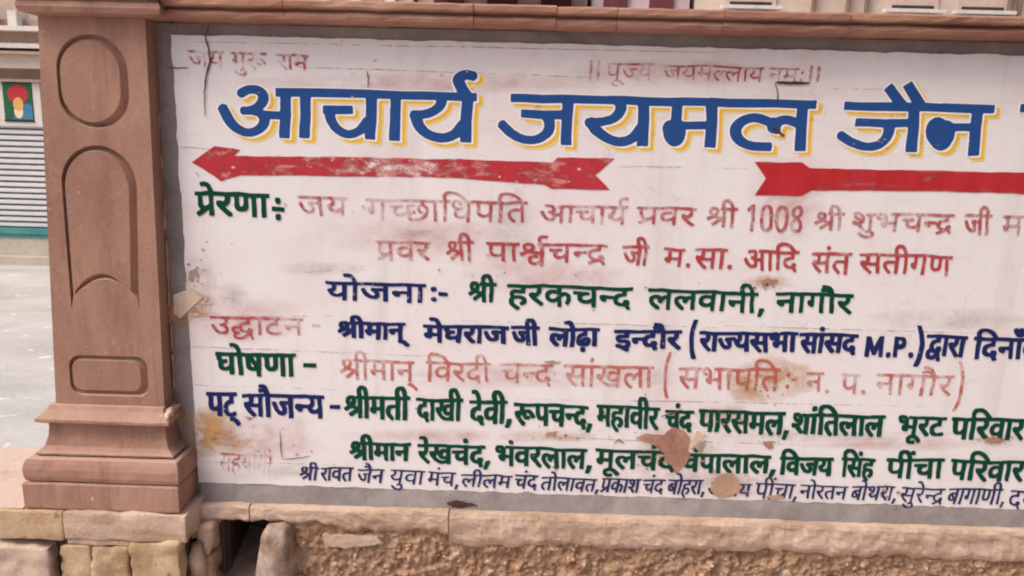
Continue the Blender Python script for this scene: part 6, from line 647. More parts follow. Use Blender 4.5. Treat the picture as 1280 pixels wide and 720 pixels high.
[-292,1600,-6,6,-2,9,1,6,4,4,4,2,9,1,5,-2,5,-7,1,-12,-2,-4,-5,-4]],
[[352,1452,-1,2,-1,5,6,17,4,23,3,1,23,-1,1,-7,-13,-38,-4,-2],
[153,1472,-18,20,-14,21,-4,12,2,18,3,7,7,7,9,3,17,-1,12,-6,17,2,1,13,-2,2,-29,6,-44,1,1,-22,-2,-8,-4,-6,-14,-12,16,-22,14,-16,0,-5,-6,-9,-3,-1,-9,2,-37,41,-8,14,-1,13,3,7,6,3,18,0,3,8,-2,14,-34,-2,-2,-58,2,-33,-2,-2,-20,-2,-2,2,-1,19,-25,-2,-10,4,-10,12,-4,8,0,6,0,11,2,8,6,10,7,5,8,2,26,2,1,8,-57,0,-1,-60,1,-35,-2,-2,-17,0,-3,2,-1,11,0,23,-2,9,-16,1,-2,-12,-6,-6,-15,1,-11,9,-6,12,0,10,6,5,7,1,1,4,-1,1,-19,3,-8,6,-4,11,3,17,4,5,9,4,18,0,7,-2,8,-5,4,-7,1,11,3,2,40,-2,84,0,59,3,54,-3,20,-5,34,-1,74,4,65,-1,1,-2,0,-15,-13,-2,-1,-2,-2,-91,-2,-2,-17,0,-5,1,4,52,-1,2,-6,-6,-6,-13,-9,-1,-12,4,-1,7,3,10,-8,4,-3,-2,-2,-3,-1,-6,4,-12,6,-10,14,-15,-2,-6,-8,-8,-9,0,-6,5,-11,15,-8,16,-3,10,-1,12,4,10,7,9,11,4,16,0,16,-4,8,4,8,1,0,16,-21,0,-57,-2,2,-56,-2,-35,-2,-3,-16,-1,-2,1,-1,55,-2,38,-16,-1,6,-88,-2,-5,-22,1,-3,37,0,17,-2,0,-5,-5,-5,-14,-9,0,-13,7,-1,7,2,9,-5,5,-4,-1,-4,-8,4,-12,5,-8,20,-21,2,-4,-1,-5,-7,-8],
[8,1521,4,-1,6,2,9,7,-1,16,-14,2,-5,-2,-4,-3,-3,-7,0,-5,3,-6],
[-57,1543,3,1,0,32,-9,2,-10,0,2,-15,-1,-19],
[-102,1569,3,0,-1,4,-2,4,-3,1,-1,-5],
[-39,1602,-14,3,-4,3,-2,3,0,9,4,5,14,1,6,-4,3,-7,0,-8,-3,-4]],
[[468,1437,-13,5,-8,7,-3,11,0,8,3,8,8,8,18,6,1,22,-1,8,-2,2,-25,1,-4,-13,-7,-4,-12,1,-9,7,-6,11,-1,9,5,7,10,3,1,30,-2,2,-18,1,-2,16,2,3,114,-6,118,3,22,-2,18,3,156,-3,-2,-17,-25,-2,-2,-28,-18,0,-12,-2,-9,-6,-3,-6,2,-7,5,-5,6,-4,8,-2,4,0,1,11,5,3,17,-1,11,-5,2,-5,0,-7,-2,-5,-5,-5,8,-12,0,-6,-1,-2,-10,-5,-6,0,-2,1,-12,19,-21,1,-13,3,-15,10,-6,9,-1,21,5,12,4,5,11,6,24,3,0,10,-45,1,-11,-1,-2,-61,1,-28,-1,-3,-22,0,-4,22,-14,-3,-7,0,-18,7,-7,8,-5,9,0,21,-18,2,-1,13,2,2,29,2,38,0,1,-3,-3,-16,-11,0,-8,-2,-6,-5,-2,-5,2,-8,6,-4,7,-1,6,2,10,8,3,34,-1,9,-3,2,-21,0,-62,-2,1,-61,0,-24,-2,-3,-20,-1,-3,2,1,28,-2,26,-8,-4,-8,-17,-8,-1,-14,5,-1,6,3,8,-1,2,-8,3,-7,-2,-3,-7,1,-7,11,-15,19,-17,-1,-4,-8,-9,-6,-1,-4,1,-18,15,-14,18,-5,13,2,14,8,12,10,5,20,2,18,-6,21,5,0,13,-2,1,-38,1,-50,-1,-2,-21,1,-21,-2,-17,1,-25,15,-6,10,-8,13,-13,3,-6,0,-4,-12,-8,-8,-1,-15,17,-7,6,-7,4,-11,0,-8,-4,-1,-3,1,-4,8,-3,10,2,9,-1,4,-10,0,-4,-2,-2,-12,-4],
[446,1542,25,0,0,32,-25,0],
[703,1602,-4,3,-4,4,0,8,2,5,8,5,12,1,4,-1,4,-4,2,-5,-3,-10,-8,-6]],
[[1322,1465,-2,2,0,5,10,36,3,1,21,0,2,-3,-1,-8,-13,-31,-4,-2],
[1110,1475,-12,10,-19,23,-6,14,-1,18,3,6,7,6,8,4,21,0,15,-6,7,4,9,2,2,10,-2,3,-20,-2,-18,2,-18,-2,-17,2,-5,-1,-2,-33,2,-18,1,-38,-3,-3,-17,1,-3,2,-3,55,2,32,-13,0,-2,-2,-2,-31,3,-36,-1,-19,-3,-2,-16,1,-3,1,-1,24,-8,-1,-14,0,-7,2,-6,5,-6,7,-4,11,-1,8,1,31,-15,0,-1,-12,1,-70,-3,-2,-18,-1,-3,2,-1,19,-26,-2,-10,3,-8,8,-4,7,0,20,-12,-1,-2,3,0,13,2,3,60,2,0,9,-65,-1,-3,3,0,15,3,2,17,2,18,-3,138,0,38,3,58,1,57,-3,51,5,50,-5,45,0,2,-3,0,-14,-14,-3,2,-31,-3,-46,-2,-3,-19,-2,-2,2,0,50,-5,-5,-6,-15,-3,-1,-9,0,-11,4,-2,5,2,8,-1,2,-8,1,-4,-4,-1,-6,3,-7,26,-22,-1,-6,-9,-9,-7,0,-4,2,-24,23,-7,12,-2,11,3,10,7,9,8,6,7,2,17,1,13,-5,9,4,8,1,1,3,-1,8,-60,3,-19,-1,-2,-2,1,-46,3,-37,-1,-3,-21,-1,-3,1,-2,37,-1,47,-1,2,-13,0,-2,-3,2,-84,-3,-2,-16,0,-3,1,-4,54,-4,-3,-3,-5,-4,-12,-8,-2,-14,7,-1,6,2,9,-8,4,-4,-2,-3,-6,3,-9,5,-7,23,-24,0,-5,-8,-8],
[901,1519,8,1,9,8,0,13,-3,-2,-12,-2,-8,-5,-1,-7,1,-3],
[985,1524,9,0,8,8,1,32,-1,2,-23,-1,1,-32,2,-6],
[923,1591,-7,7,-2,8,1,5,6,6,13,-1,8,-7,0,-12,-5,-6]],
[[1625,1480,-4,1,-2,4,0,16,-25,1,-8,4,-7,10,-3,11,1,9,2,3,10,4,5,7,-1,7,-4,5,-12,0,-2,-2,-1,-16,-4,-30,-1,-28,-2,-5,-15,-1,-4,4,1,51,-5,-1,3,-11,0,-13,-3,-7,-7,-7,-9,-4,-14,1,-10,4,-6,5,-8,9,-7,14,-6,17,0,4,10,4,10,-2,10,-21,8,-11,6,-4,3,5,-1,6,-6,7,-8,6,-1,5,4,9,4,2,17,3,17,0,0,8,-13,1,-22,-3,-41,1,-1,-21,2,-39,0,-18,-3,-4,-12,-1,-5,0,-2,3,-1,15,-21,0,-7,2,-12,11,-4,9,1,16,3,9,4,6,17,8,17,0,1,4,-6,1,-40,0,-2,-6,1,-55,-2,-18,-1,-3,-4,-2,-17,1,-2,5,4,76,-1,1,-9,1,-1,12,2,5,5,1,-1,16,4,16,7,8,9,5,18,2,12,-2,22,-13,22,-31,26,-1,53,3,72,-1,18,2,12,0,2,-4,1,-15,-2,-1,-9,1,-2,-2,5,-61,-1,-20,-4,-3],
[1438,1517,3,0,10,8,-1,13,-12,0,-5,-5,-1,-10],
[1605,1519,8,1,6,4,3,3,1,28,-1,8,-8,-1,1,-11,-2,-10,-5,-8,-8,-7,2,-4],
[1403,1583,22,-1,16,2,-6,8,-9,8,-5,4,-11,3,-6,-3,-4,-6,0,-8]],
[[1828,1456,-12,15,-7,18,-2,22,3,12,-2,10,0,10,2,9,6,7,5,3,6,1,13,-2,1,7,-2,1,-21,2,-13,0,-2,-1,-2,-29,1,-50,-2,-11,-17,0,-2,2,1,28,-1,9,-23,2,5,-10,15,-20,0,-5,-6,-8,-7,-1,-4,1,-17,23,-12,20,-3,8,-1,14,2,5,4,2,13,-1,2,9,-1,10,-8,1,-13,1,-3,-24,0,-66,-3,-1,-16,0,0,89,-1,2,-9,1,-1,15,1,3,6,1,-2,16,1,10,6,11,6,6,8,3,20,0,9,-2,7,-4,8,-6,8,-11,14,-26,27,2,59,-4,1,-17,-11,-2,-2,-25,-24,2,-5,-1,-3,-2,2,-7,19,-2,11,-6,5,-11,1,-15,-2,-9,-7,-8,-6,-4,-11,1,-2,4,-2,10,8,7,1,6,-2,4,-5,3,-7,-2,-4,-8,0,-7,6,-12,11,-14,1,-4,-6,-8],
[1774,1538,7,3,1,24,-1,4,-11,-2,-2,-27,1,-1],
[1727,1588,33,-1,1,2,-13,20,-7,4,-8,3,-9,-6,-5,-8,5,-13],
[1786,1598,-4,4,-2,4,0,13,5,6,12,-1,3,-3,3,-8,-1,-10,-3,-5]],
[[2046,1479,-4,1,-2,2,-1,21,1,18,-1,51,-19,-1,-2,-88,-2,-2,-12,-1,-7,1,-2,1,1,24,-30,-1,-10,4,-8,7,-5,8,-3,10,0,37,-13,3,1,16,2,2,37,0,21,-3,-2,12,2,22,3,7,7,6,10,4,21,0,10,-3,11,-10,4,8,4,2,8,0,5,-2,6,-8,-1,-11,-6,-5,-14,0,7,-18,33,1,67,5,21,-1,18,2,28,-1,2,-2,0,-15,-15,-2,-1,-1,1,-39,-1,-18,3,-33,-1,-3,-20,-1,-2,1,-3,35,0,56,-1,3,-18,-1,-2,-2,-1,-21,3,-54,-1,-19,-22,0,-1,21,-11,-2,-19,1,-11,2,-7,4,-6,7,-3,10,-1,13,2,7,-18,0,-2,11,0,5,2,1,37,3,29,0,2,-9,-2,-9,-18,-4,-5,-4,-3,-8,3,-6,10,-4,11,4,8,8,-1,45,-35,0,-19,-3,-19,0,-13,-2,2,-93,-2,-2],
[1977,1522,10,3,10,6,2,27,-4,12,-29,2,-2,-1,1,-41,5,-6],
[2014,1590,11,0,12,2,-8,20,-3,4,-6,3,-6,-3,-4,-7,0,-8]],
[[2445,1476,-17,15,-19,24,-10,14,-3,11,1,7,4,5,18,-1,9,-1,3,12,-3,12,-35,2,-5,-1,-2,-21,1,-58,-2,-14,-2,-2,-21,1,-2,2,1,54,3,37,-2,2,-14,0,-5,-59,0,-33,-2,-2,-19,-1,-2,4,0,22,-28,2,-8,5,-3,5,-7,20,1,39,-1,2,-9,1,-2,2,0,12,2,5,73,-5,20,0,1,3,1,24,5,13,11,9,14,4,18,-1,16,-6,11,-6,12,-11,24,-32,47,3,21,3,33,2,75,0,8,-1,2,-17,-1,-2,-12,0,2,-8,0,-10,-4,-11,-7,-10,-14,-10,14,-20,13,-16,0,-5,-7,-9,-11,1,-15,15,-12,17,-14,25,0,15,4,8,5,2,8,0,5,-1,5,-3,3,3,2,8,-2,10,-2,1,-7,1,-28,-1,-3,-1,-1,-61,-3,-17,0,-18,-1,-3,-17,2,-2,2,-2,15,3,56,-2,21,-2,2,-11,-1,-2,-2,1,-23,-2,-69,-3,-3,-19,-4,-3,2,-1,20,-16,-4,-19,3,-6,4,-3,6,-5,16,1,17,4,9,6,8,8,5,12,4,20,1,0,7,-10,1,-31,-4,-18,-1,1,-19,-3,-11,-9,-12,-13,-8,21,-22,10,-13,0,-5,-6,-6],
[2496,1518,7,3,11,9,0,18,-14,2,-6,-3,-5,-4,-3,-7,1,-8,3,-6],
[2305,1525,7,2,9,8,1,38,-2,3,-20,3,-2,-3,0,-36,3,-10],
[2428,1594,11,0,1,2,-15,16,-13,9,-13,5,-10,-4,-5,-5,0,-11,4,-9]],
],
    'helpers_head': [
[[-1520,1376,-12,18,-4,12,1,18,5,14,-3,8,0,12,4,8,8,7,4,2,16,2,1,12,-22,2,-19,0,-5,-48,-1,-32,-2,-13,-9,0,-1,1,1,39,-16,1,-8,2,-4,-2,4,-10,14,-22,-5,-8,-2,-1,-2,1,-13,22,-9,23,1,10,2,5,7,3,5,-2,4,20,0,11,-17,0,1,13,55,0,72,-4,18,2,18,-1,18,0,1,3,-1,30,-4,4,-10,-2,0,5,1,7,11,4,7,-2,4,-6,3,-17,2,-25,42,-2,1,2,-1,11,1,16,6,12,5,5,8,2,7,-1,4,-3,6,-17,3,-25,8,-2,1,-2,-1,-9,-8,-1,-2,-23,-10,-69,-9,0,-2,1,11,91,-14,-2,-3,-19,-1,-21,-8,-47,-3,-3,-8,1,-2,1,4,14,4,34,4,42,-12,1,-3,-2,-3,-21,-2,-31,-3,-5,-3,-2,-4,0,-4,3,-3,7,-2,10,3,7,6,3,3,30,-18,1,-9,-93,-2,-2,-6,0,-2,0,0,2,2,19,1,33,4,39,-2,2,-13,-1,-5,-83,-1,-10,-3,-2,-7,1,-1,2,1,27,-11,-3,-6,1,-7,3,-6,9,-3,11,-1,13,8,5,3,4,2,8,-1,8,-2,8,-15,-1,-1,-1,-4,-23,-25,-2,-6,-5,-1,-7,2,-4,18,1,8,-5,4,-5,2,-11,-5,-18,-4,-6,-7,-3,-2,1,-3,8,6,6,2,5,-1,10,-4,4,-6,1,-5,-2,-5,-4,-3,-11,1,-11,14,-22,-5,-9],
[-1460,1435,6,1,9,9,3,44,-14,-1,0,-9,-1,-14,-4,-9,-7,-8,3,-9],
[-1574,1452,10,-1,8,2,3,18,1,20,-17,0,-1,-22,-5,-16],
[-1347,1501,13,0,3,1,-3,27,-2,5,-3,2,-3,-2,-5,-7,-2,-16]],
],
    'helpers': [
[[-1121,1362,-3,1,0,22,-26,-18,-5,0,-4,7,2,3,22,15,0,3,-11,4,-18,-12,-6,1,-2,6,0,3,15,10,-6,11,0,12,3,5,9,5,12,1,10,-2,3,-4,1,-8,-2,-8,-7,-11,14,-5,4,25,-6,2,0,1,1,8,5,2,-2,10,2,9,5,6,5,1,12,1,7,-1,5,-3,3,-5,4,-21,10,-2,1,-1,-1,-7,-9,0,-2,-1,-6,-39,-3,-25,-2,-1,-10,1,-1,1,2,23,8,40,-1,2,-6,0,-5,0,-2,-2,-8,-41,-1,-23],
[-1146,1416,3,1,4,7,-1,4,-3,3,-3,-1,-3,-4,-1,-5],
[-1103,1440,16,1,-4,12,-5,7,-6,-3,-3,-6]],
[[-1035,1362,-18,28,-5,13,1,4,3,3,6,2,7,-2,4,10,0,7,-20,1,1,9,22,-1,18,5,34,4,56,-1,40,2,7,-1,-1,-8,-9,-1,-3,-8,-7,-59,-1,-3,-10,-1,-1,1,3,40,-15,-2,-7,-6,-1,-8,1,-5,11,-15,-1,-3,-4,-4,-6,0,-9,11,-3,5,-2,10,2,13,6,9,9,4,21,2,0,18,-42,-1,-5,-52,-2,-18,-2,-1,-10,2,-2,15,-6,-1,-14,2,-5,4,-4,6,1,17,3,6,5,7,8,4,18,0,0,9,-18,1,-21,-3,-5,-48,1,-16,-2,-2,-11,-2,-1,1,0,18,6,46,-1,2,-9,-2,-1,-15,-3,-7,-13,-13,16,-25,-1,-3,-4,-4],
[-980,1390,7,2,7,6,2,12,-1,3,-11,1,-8,-6,-2,-10,2,-5]],
[[-809,1358,5,47,-12,0,3,-13,-3,-14,-5,-7,-5,-2,-7,-1,-8,3,-7,7,-8,15,-3,14,0,2,7,2,6,-1,3,-13,4,-8,4,-6,5,-3,4,5,2,8,-2,7,-6,7,3,6,22,0,6,2,2,12,-1,2,-40,-4,-20,3,0,6,2,2,25,-2,33,5,-2,5,-4,3,-4,0,-7,-3,-4,1,-3,6,2,3,7,3,14,0,-2,4,-4,2,-11,-1,-1,9,5,2,12,-1,8,-4,4,-8,7,-22,15,0,21,2,33,-2,0,-7,-9,-1,-1,-1,-9,-69,-14,1,3,37,-13,-2,-3,-10,-4,-3,-10,1,-3,3,-4,7,0,6,5,4,34,4,4,22,-2,1,-10,0,-19,-2,-16,0,-9,-43,-3,-26,-1,-1]],
[[-642,1323,-11,1,-11,3,-13,10,-6,10,2,3,7,2,16,-15,11,-4,6,0,6,2,3,3,2,5,-1,5,-6,3,-14,-1,-2,6,1,2,11,4,2,19,-15,-3,-10,1,-11,5,-6,8,-3,15,15,6,4,4,1,7,-5,8,-14,0,1,8,108,-1,17,-1,18,1,43,-3,-1,-7,-11,0,-2,-2,-8,-44,-2,-22,-3,-3,-9,1,-1,1,10,68,-15,2,-6,-1,-6,-45,-5,-24,-2,-2,-7,0,-3,1,-1,1,4,17,-14,-3,-16,1,-9,8,-3,4,-1,7,4,11,12,10,8,3,20,-1,3,-2,-2,-6,-17,0,-6,-2,-6,-5,-2,-8,2,-7,6,-4,8,-1,11,4,6,7,4,35,-33,2,-29,-1,-12,-67,1,-2,8,-7,2,-8,-1,-6,-3,-6,-5,-5,-6,-3],
[-660,1388,12,1,12,6,5,25,1,9,-23,3,1,-10,-1,-6,-7,-9,-11,-7,4,-8]],
[[-338,1337,-5,2,8,26,2,1,13,-1,0,-4,-11,-23],
[-356,1354,-9,3,1,16,-17,-2,-13,4,-5,4,-3,8,0,5,4,8,-15,1,-1,1,0,5,2,1,43,3,1,-2,-2,-6,-10,-1,-4,-3,-4,-3,-2,-6,2,-5,4,-3,7,-1,6,1,7,6,1,14,3,20,-1,3,-14,1,-33,-3,-16,0,-5,-64,-2,-3,-10,0,-2,2,3,28,-22,1,-3,-8,-4,-3,-7,0,-7,8,-1,7,1,4,9,5,5,25,-1,2,-12,2,1,8,69,-5,38,3,41,-2,1,-2,-2,-6,-10,0,-2,-2,-4,-21,-3,-43,0,-4],
[-445,1396,7,0,2,28,-20,2,-5,-28],
[-425,1447,-6,2,-2,4,1,6,5,2,7,-1,2,-3,-2,-7]],
[[-135,1351,-1,21,2,21,-7,-4,-10,-15,-10,4,3,10,-3,3,-8,1,-6,-5,-2,-6,1,-8,18,-15,-7,-6,-7,1,-14,13,-3,6,-1,9,1,7,2,6,8,6,17,4,7,-1,6,-3,6,4,11,3,2,9,-1,6,-39,-6,-25,0,-13,-61,-11,1,3,20,5,20,2,21,-15,-1,-2,-1,-12,-59,-10,1,3,37,-6,-2,-6,-6,-5,-7,-3,-1,-9,2,3,10,-6,3,-5,0,-6,-6,-1,-9,5,-7,13,-11,-5,-6,-4,-2,-8,6,-13,19,0,12,3,7,6,6,9,2,11,0,10,-5,8,3,11,2,3,11,-1,1,-33,2,-32,-2,0,8,2,1,26,2,34,-1,1,1,-1,13,5,8,8,7,14,2,8,-2,5,-4,5,-9,4,-14,2,-2,26,1,45,5,17,-1,32,-6,41,1,0,-10,-12,0,-2,-1,-8,-59,-2,-2,-10,1,1,27,-21,0,-3,-9,-4,-3,-7,0,-6,5,-3,5,1,7,2,3,8,2,3,25,-11,4,-11,1,-7,-70,-2,-2],
[-77,1392,16,0,3,23,-22,0,-6,-21,1,-1],
[-227,1426,18,1,-3,13,-4,5,-7,1,-5,-5,-2,-5]],
[[83,1346,-1,2,-4,14,-13,3,-9,4,-6,6,-3,9,2,13,5,8,9,6,13,2,0,9,-21,2,-12,-2,-9,-66,-1,-1,-11,-1,-1,2,1,15,-18,-3,-9,3,-4,6,-2,5,0,6,5,11,-12,2,-1,1,3,9,40,-1,-1,-9,-12,-3,-7,-8,1,-8,4,-3,4,1,8,5,4,5,4,32,-47,2,-2,10,40,-1,36,2,51,-3,-2,-9,-15,-3,-3,-17,-11,0,-6,-2,-5,-4,-4,-7,2,-8,8,-7,3,0,2,8,4,3,10,-1,6,-4,1,-8,-6,-9,3,-13,-7,-5],
[33,1445,-2,5,4,8,5,2,7,-2,1,-6,-3,-6]],
[[406,1335,0,3,8,26,15,1,1,-3,-11,-25,-3,-2],
[331,1346,1,17,-17,-1,-7,3,-5,6,-1,11,4,10,5,7,14,6,16,0,2,7,-1,2,-43,0,-3,-21,-9,-42,-2,-2,-9,0,-1,2,11,64,-13,1,-1,-1,-8,-56,-3,-9,-10,1,3,41,-4,-3,-7,-12,-4,0,-8,2,2,11,-5,3,-3,-1,-4,-5,1,-10,4,-7,10,-13,-6,-7,-4,-1,-11,13,-5,8,-2,12,2,12,4,6,8,4,11,0,10,-4,13,4,2,11,-27,3,-28,0,-3,-22,-3,-40,-1,-6,-3,-2,-10,2,6,68,-11,0,-2,-2,-2,-24,-8,-42,-9,0,-4,2,7,36,-2,3,-16,-3,-4,-3,-4,-5,-1,-4,1,-7,10,-13,-7,-6,-4,0,-6,5,-6,8,-1,12,2,9,7,9,7,5,7,2,18,1,3,15,-2,1,-38,-2,-2,1,2,7,2,2,34,2,28,1,0,7,-2,9,-5,3,-9,-1,-1,7,3,3,10,3,7,-2,5,-4,4,-9,2,-14,2,-2,47,-1,37,-3,70,0,37,-2,24,2,-1,-10,-8,-2,-2,-2,-4,-32,-7,-29,-12,1,7,36,-14,-1,-8,-6,-1,-5,0,-6,8,-14,-5,-6,-4,0,-5,4,-5,9,-2,10,3,13,8,9,9,2,18,0,3,16,-40,3,-2,-2,-12,-63,-2,-2],
[322,1372,5,2,8,6,3,13,-11,0,-9,-5,-2,-9,2,-4]],
[[439,1348,-3,9,15,13,-6,5,-2,7,7,37,0,1,-6,2,1,8,39,0,18,1,76,-2,13,0,1,-4,7,5,12,0,9,-6,3,6,31,1,-1,-9,-11,-2,-3,-39,-5,-24,-2,-4,-11,-1,-1,1,5,29,3,39,-7,-1,1,-12,-2,-11,-5,-12,-7,-8,6,-9,4,-10,-5,-6,-8,-1,-11,21,-8,2,-3,3,1,7,3,4,9,0,4,-1,5,8,-10,3,-3,4,-3,8,-1,8,-4,1,-2,-2,-4,-33,-7,-34,-2,-1,-12,0,13,70,-28,2,-2,-2,-2,-18,12,-2,4,-2,4,-10,-2,-11,-10,-23,-1,-1,-5,0,-5,6,9,23,-1,7,-3,0,-6,-7,-6,-32,-11,-1,-2,2,2,14,-14,0,-5,2,-5,6,-1,10,1,8,6,11,6,6,6,3,13,0,2,11,-26,1,-6,-1,-2,-2,-12,-70,-13,1,2,16,-2,1,-21,-18],
[509,1374,5,2,7,6,1,16,-7,2,-6,-5,-3,-11,1,-6],
[460,1379,5,1,7,7,4,20,1,12,-1,1,-11,1,-3,-1,-6,-33,1,-5],
[605,1407,2,0,1,2,-1,7,-3,3,-3,-2,-1,-4,2,-4]],
[[756,1346,-7,14,-12,2,-7,4,-5,5,-3,7,2,12,5,10,8,8,14,4,1,11,-18,0,-13,-3,-10,-66,-2,-2,-8,0,0,15,-13,-2,-8,4,-6,10,0,6,2,10,-12,0,-1,6,2,3,38,2,-2,-7,-9,-3,-5,-6,0,-10,2,-4,4,-1,10,10,5,35,-46,-2,-1,2,1,8,44,3,50,2,27,-2,-2,-9,-15,0,-3,-20,-17,-2,-6,-5,-4,-5,-1,-7,1,-4,7,-8,4,0,2,8,4,4,10,0,5,-4,1,-8,-7,-10,5,-11,-7,-4],
[713,1444,-3,2,-1,3,2,7,6,2,7,-1,1,-5,-2,-7,-4,-2]],
[[879,1333,-10,14,-3,9,2,16,7,13,-1,15,3,7,6,6,18,1,1,10,-13,2,-18,-2,-14,-72,-2,-1,-9,-1,-2,1,0,2,7,34,6,36,-2,2,-9,-1,-11,-72,-2,-2,-10,-1,-1,2,2,16,-15,-1,-10,3,-4,6,-1,11,3,15,4,7,11,5,17,1,1,9,-35,3,1,8,41,-1,19,3,-2,16,-2,6,-3,2,-10,0,-2,1,0,8,5,2,14,-1,8,-5,4,-9,3,-20,1,-2,111,4,-1,-8,-9,-2,-5,-17,-4,-57,-11,0,-2,1,0,18,8,55,-9,-1,-1,-13,-4,-13,-4,-7,-9,-8,7,-16,8,-11,-4,-6,-5,-1,-3,1,-12,16,-5,14,-2,10,3,9,6,2,7,-1,2,2,3,8,0,12,-2,2,-18,-2,-2,-2,-2,-19,-20,0,-6,-4,0,-4,2,-4,12,-1,7,-4,2,-6,1,-7,-3,-10,-6,-8,-6,-4,-6,-1,-2,2,0,6,9,9,1,9,-2,3,-4,1,-6,-2,-4,-4,-3,-9,0,-10,11,-17,-4,-6],
[970,1337,-1,3,7,31,13,-1,1,-4,-2,-8,-7,-19,-2,-1],
[814,1377,2,0,0,2,-6,14,-2,-3,0,-7],
[825,1392,2,2,1,9,-6,2,-1,-2]],
[[1062,1349,4,24,-1,11,-8,-1,-1,-12,-2,-4,-4,-4,-8,-4,-13,-1,-5,2,-12,12,-5,19,7,4,5,-1,5,-16,7,-8,6,-1,4,7,-1,11,-3,4,-6,1,-1,6,12,5,2,4,0,6,-4,4,-11,-4,-5,1,-1,6,2,3,9,3,14,0,6,-2,3,-5,1,-7,-2,-10,-5,-6,0,-2,3,-1,8,0,5,2,1,22,-8,2,1,5,2,2,39,0,38,-4,37,1,18,-2,19,2,25,-1,1,-1,-1,-7,-9,0,-1,-2,-6,-43,1,-16,-1,-3,-13,1,0,16,-8,-2,-13,1,-9,3,-4,3,-3,6,-2,12,13,5,3,5,1,5,-2,5,-5,4,-12,0,-3,-2,-6,-41,-1,-21,-14,-2,4,44,-13,-1,3,-6,1,-8,-2,-9,-5,-7,-8,-4,-16,3,-8,6,-4,5,-5,15,-2,12,6,3,6,-2,8,-23,4,-6,6,-3,5,4,1,8,-4,8,-5,7,3,6,2,1,28,-1,2,13,-69,5,-1,-1,-6,-66,-2,-2],
[1195,1374,8,1,8,6,4,33,-15,-1,2,-9,-2,-8,-4,-7,-8,-6,2,-5]],
[[1459,1325,-3,1,10,33,2,1,12,-1,0,-1,-3,-10,-10,-22],
[1299,1341,1,25,-12,-3,-10,0,-6,3,-5,8,-3,12,4,34,-10,1,0,7,1,2,3,0,42,0,1,2,-2,12,2,8,4,6,6,5,7,2,8,0,11,-5,6,-11,5,-18,118,-3,-1,-8,-10,-1,-1,-1,-11,-73,-9,0,-1,1,0,20,8,52,-17,0,-12,-72,-2,-2,-9,-1,-2,2,2,18,-9,-3,-11,-1,-4,0,-5,3,-5,8,-1,7,2,9,4,10,-13,0,-1,4,0,5,2,1,43,0,-3,-8,-13,-4,-5,-4,-3,-7,-1,-5,2,-6,4,-2,7,0,6,4,7,7,6,38,-22,2,-38,1,-2,-2,-7,-55,-6,-24,-11,-1,-1,2,5,23,5,40,1,14,-3,1,-14,-1,-10,-76,-2,-2],
[1286,1374,9,2,8,7,3,23,-1,15,-20,1,-3,-1,-4,-35,2,-8],
[1319,1429,20,1,-4,16,-3,6,-4,2,-7,0,-5,-8,0,-6],
[1355,1448,-5,3,1,8,4,3,8,0,3,-6,-1,-4,-3,-3]],
[[1559,1350,-2,20,5,41,-1,9,-13,-1,-1,-1,-4,-42,0,-25,-14,0,0,36,-12,1,-1,-10,-6,-2,-10,3,-5,5,-2,5,1,5,4,3,32,1,3,20,-2,1,-37,1,-1,2,1,7,60,-2,8,2,-2,12,-3,6,-5,4,-10,0,-1,7,2,2,13,0,8,-4,5,-6,6,-19,2,-2,33,-3,70,1,20,-2,47,0,-1,-7,-8,-1,-2,-2,-5,-47,-4,-18,-11,2,3,19,0,15,-12,0,-3,-10,-3,-2,-6,0,-9,5,-4,10,1,4,3,2,34,1,2,20,-47,1,-1,-10,-3,-54,-2,-2,-10,-1,-2,2,4,38,-13,1,-8,-3,-3,-6,0,-7,3,-7,8,-12,-4,-6,-2,-1,-4,1,-14,21,1,16,3,6,9,5,23,2,2,17,-12,1,-32,-1,-2,-19,-4,-6,-13,-10,7,-10,14,-15,-5,-7,-4,-1,-2,1,-15,18,-11,15,-3,7,2,6,3,3,10,0,4,-3,3,3,4,8,-2,8,-3,3,-24,2,-2,-1,-4,-37,-1,-32,-1,-1]],
[[1978,1334,-1,1,8,21,2,11,14,0,0,-3,-1,-8,-11,-21],
[1801,1350,-6,2,2,14,-9,-2,-14,0,-8,5,-2,8,3,15,6,11,13,6,16,0,2,12,-37,-2,-2,1,1,6,2,2,63,4,0,10,-3,9,-5,5,-10,-2,-1,7,1,2,12,3,5,-1,4,-2,7,-12,3,-19,10,-1,2,-4,8,5,10,2,8,-2,4,-5,3,-9,-3,-15,-8,-11,-9,-7,2,-4,3,-3,5,0,4,2,11,10,5,32,-9,2,2,9,59,4,42,-3,-1,-8,-9,0,-2,-2,-4,-16,-7,-55,-10,0,-1,2,9,71,-1,1,-8,1,-3,-1,-2,-17,-5,-11,-14,-12,18,-27,-5,-7,-5,0,-3,3,-20,31,-2,6,0,6,4,5,9,2,5,-3,2,1,4,9,1,6,0,7,-2,1,-28,-2,-8,-59,-3,-12,-2,-2,-10,2,2,18,-20,-5,-7,2,-4,3,-5,8,-2,9,11,7,4,5,-13,4,-4,8,0,7,-7,1,-2,-1,-4,-27,-3,-41,-2,-2,-11,0,3,40,4,30,-1,2,-11,-1,-10,-70,-2,-1],
[1783,1372,4,1,1,2,-8,17,-3,-6,0,-6,2,-5],
[1799,1383,1,2,2,13,-11,2,1,-5],
[1873,1410,2,4,0,5,-2,4,-3,1,-4,-3,-1,-5]],
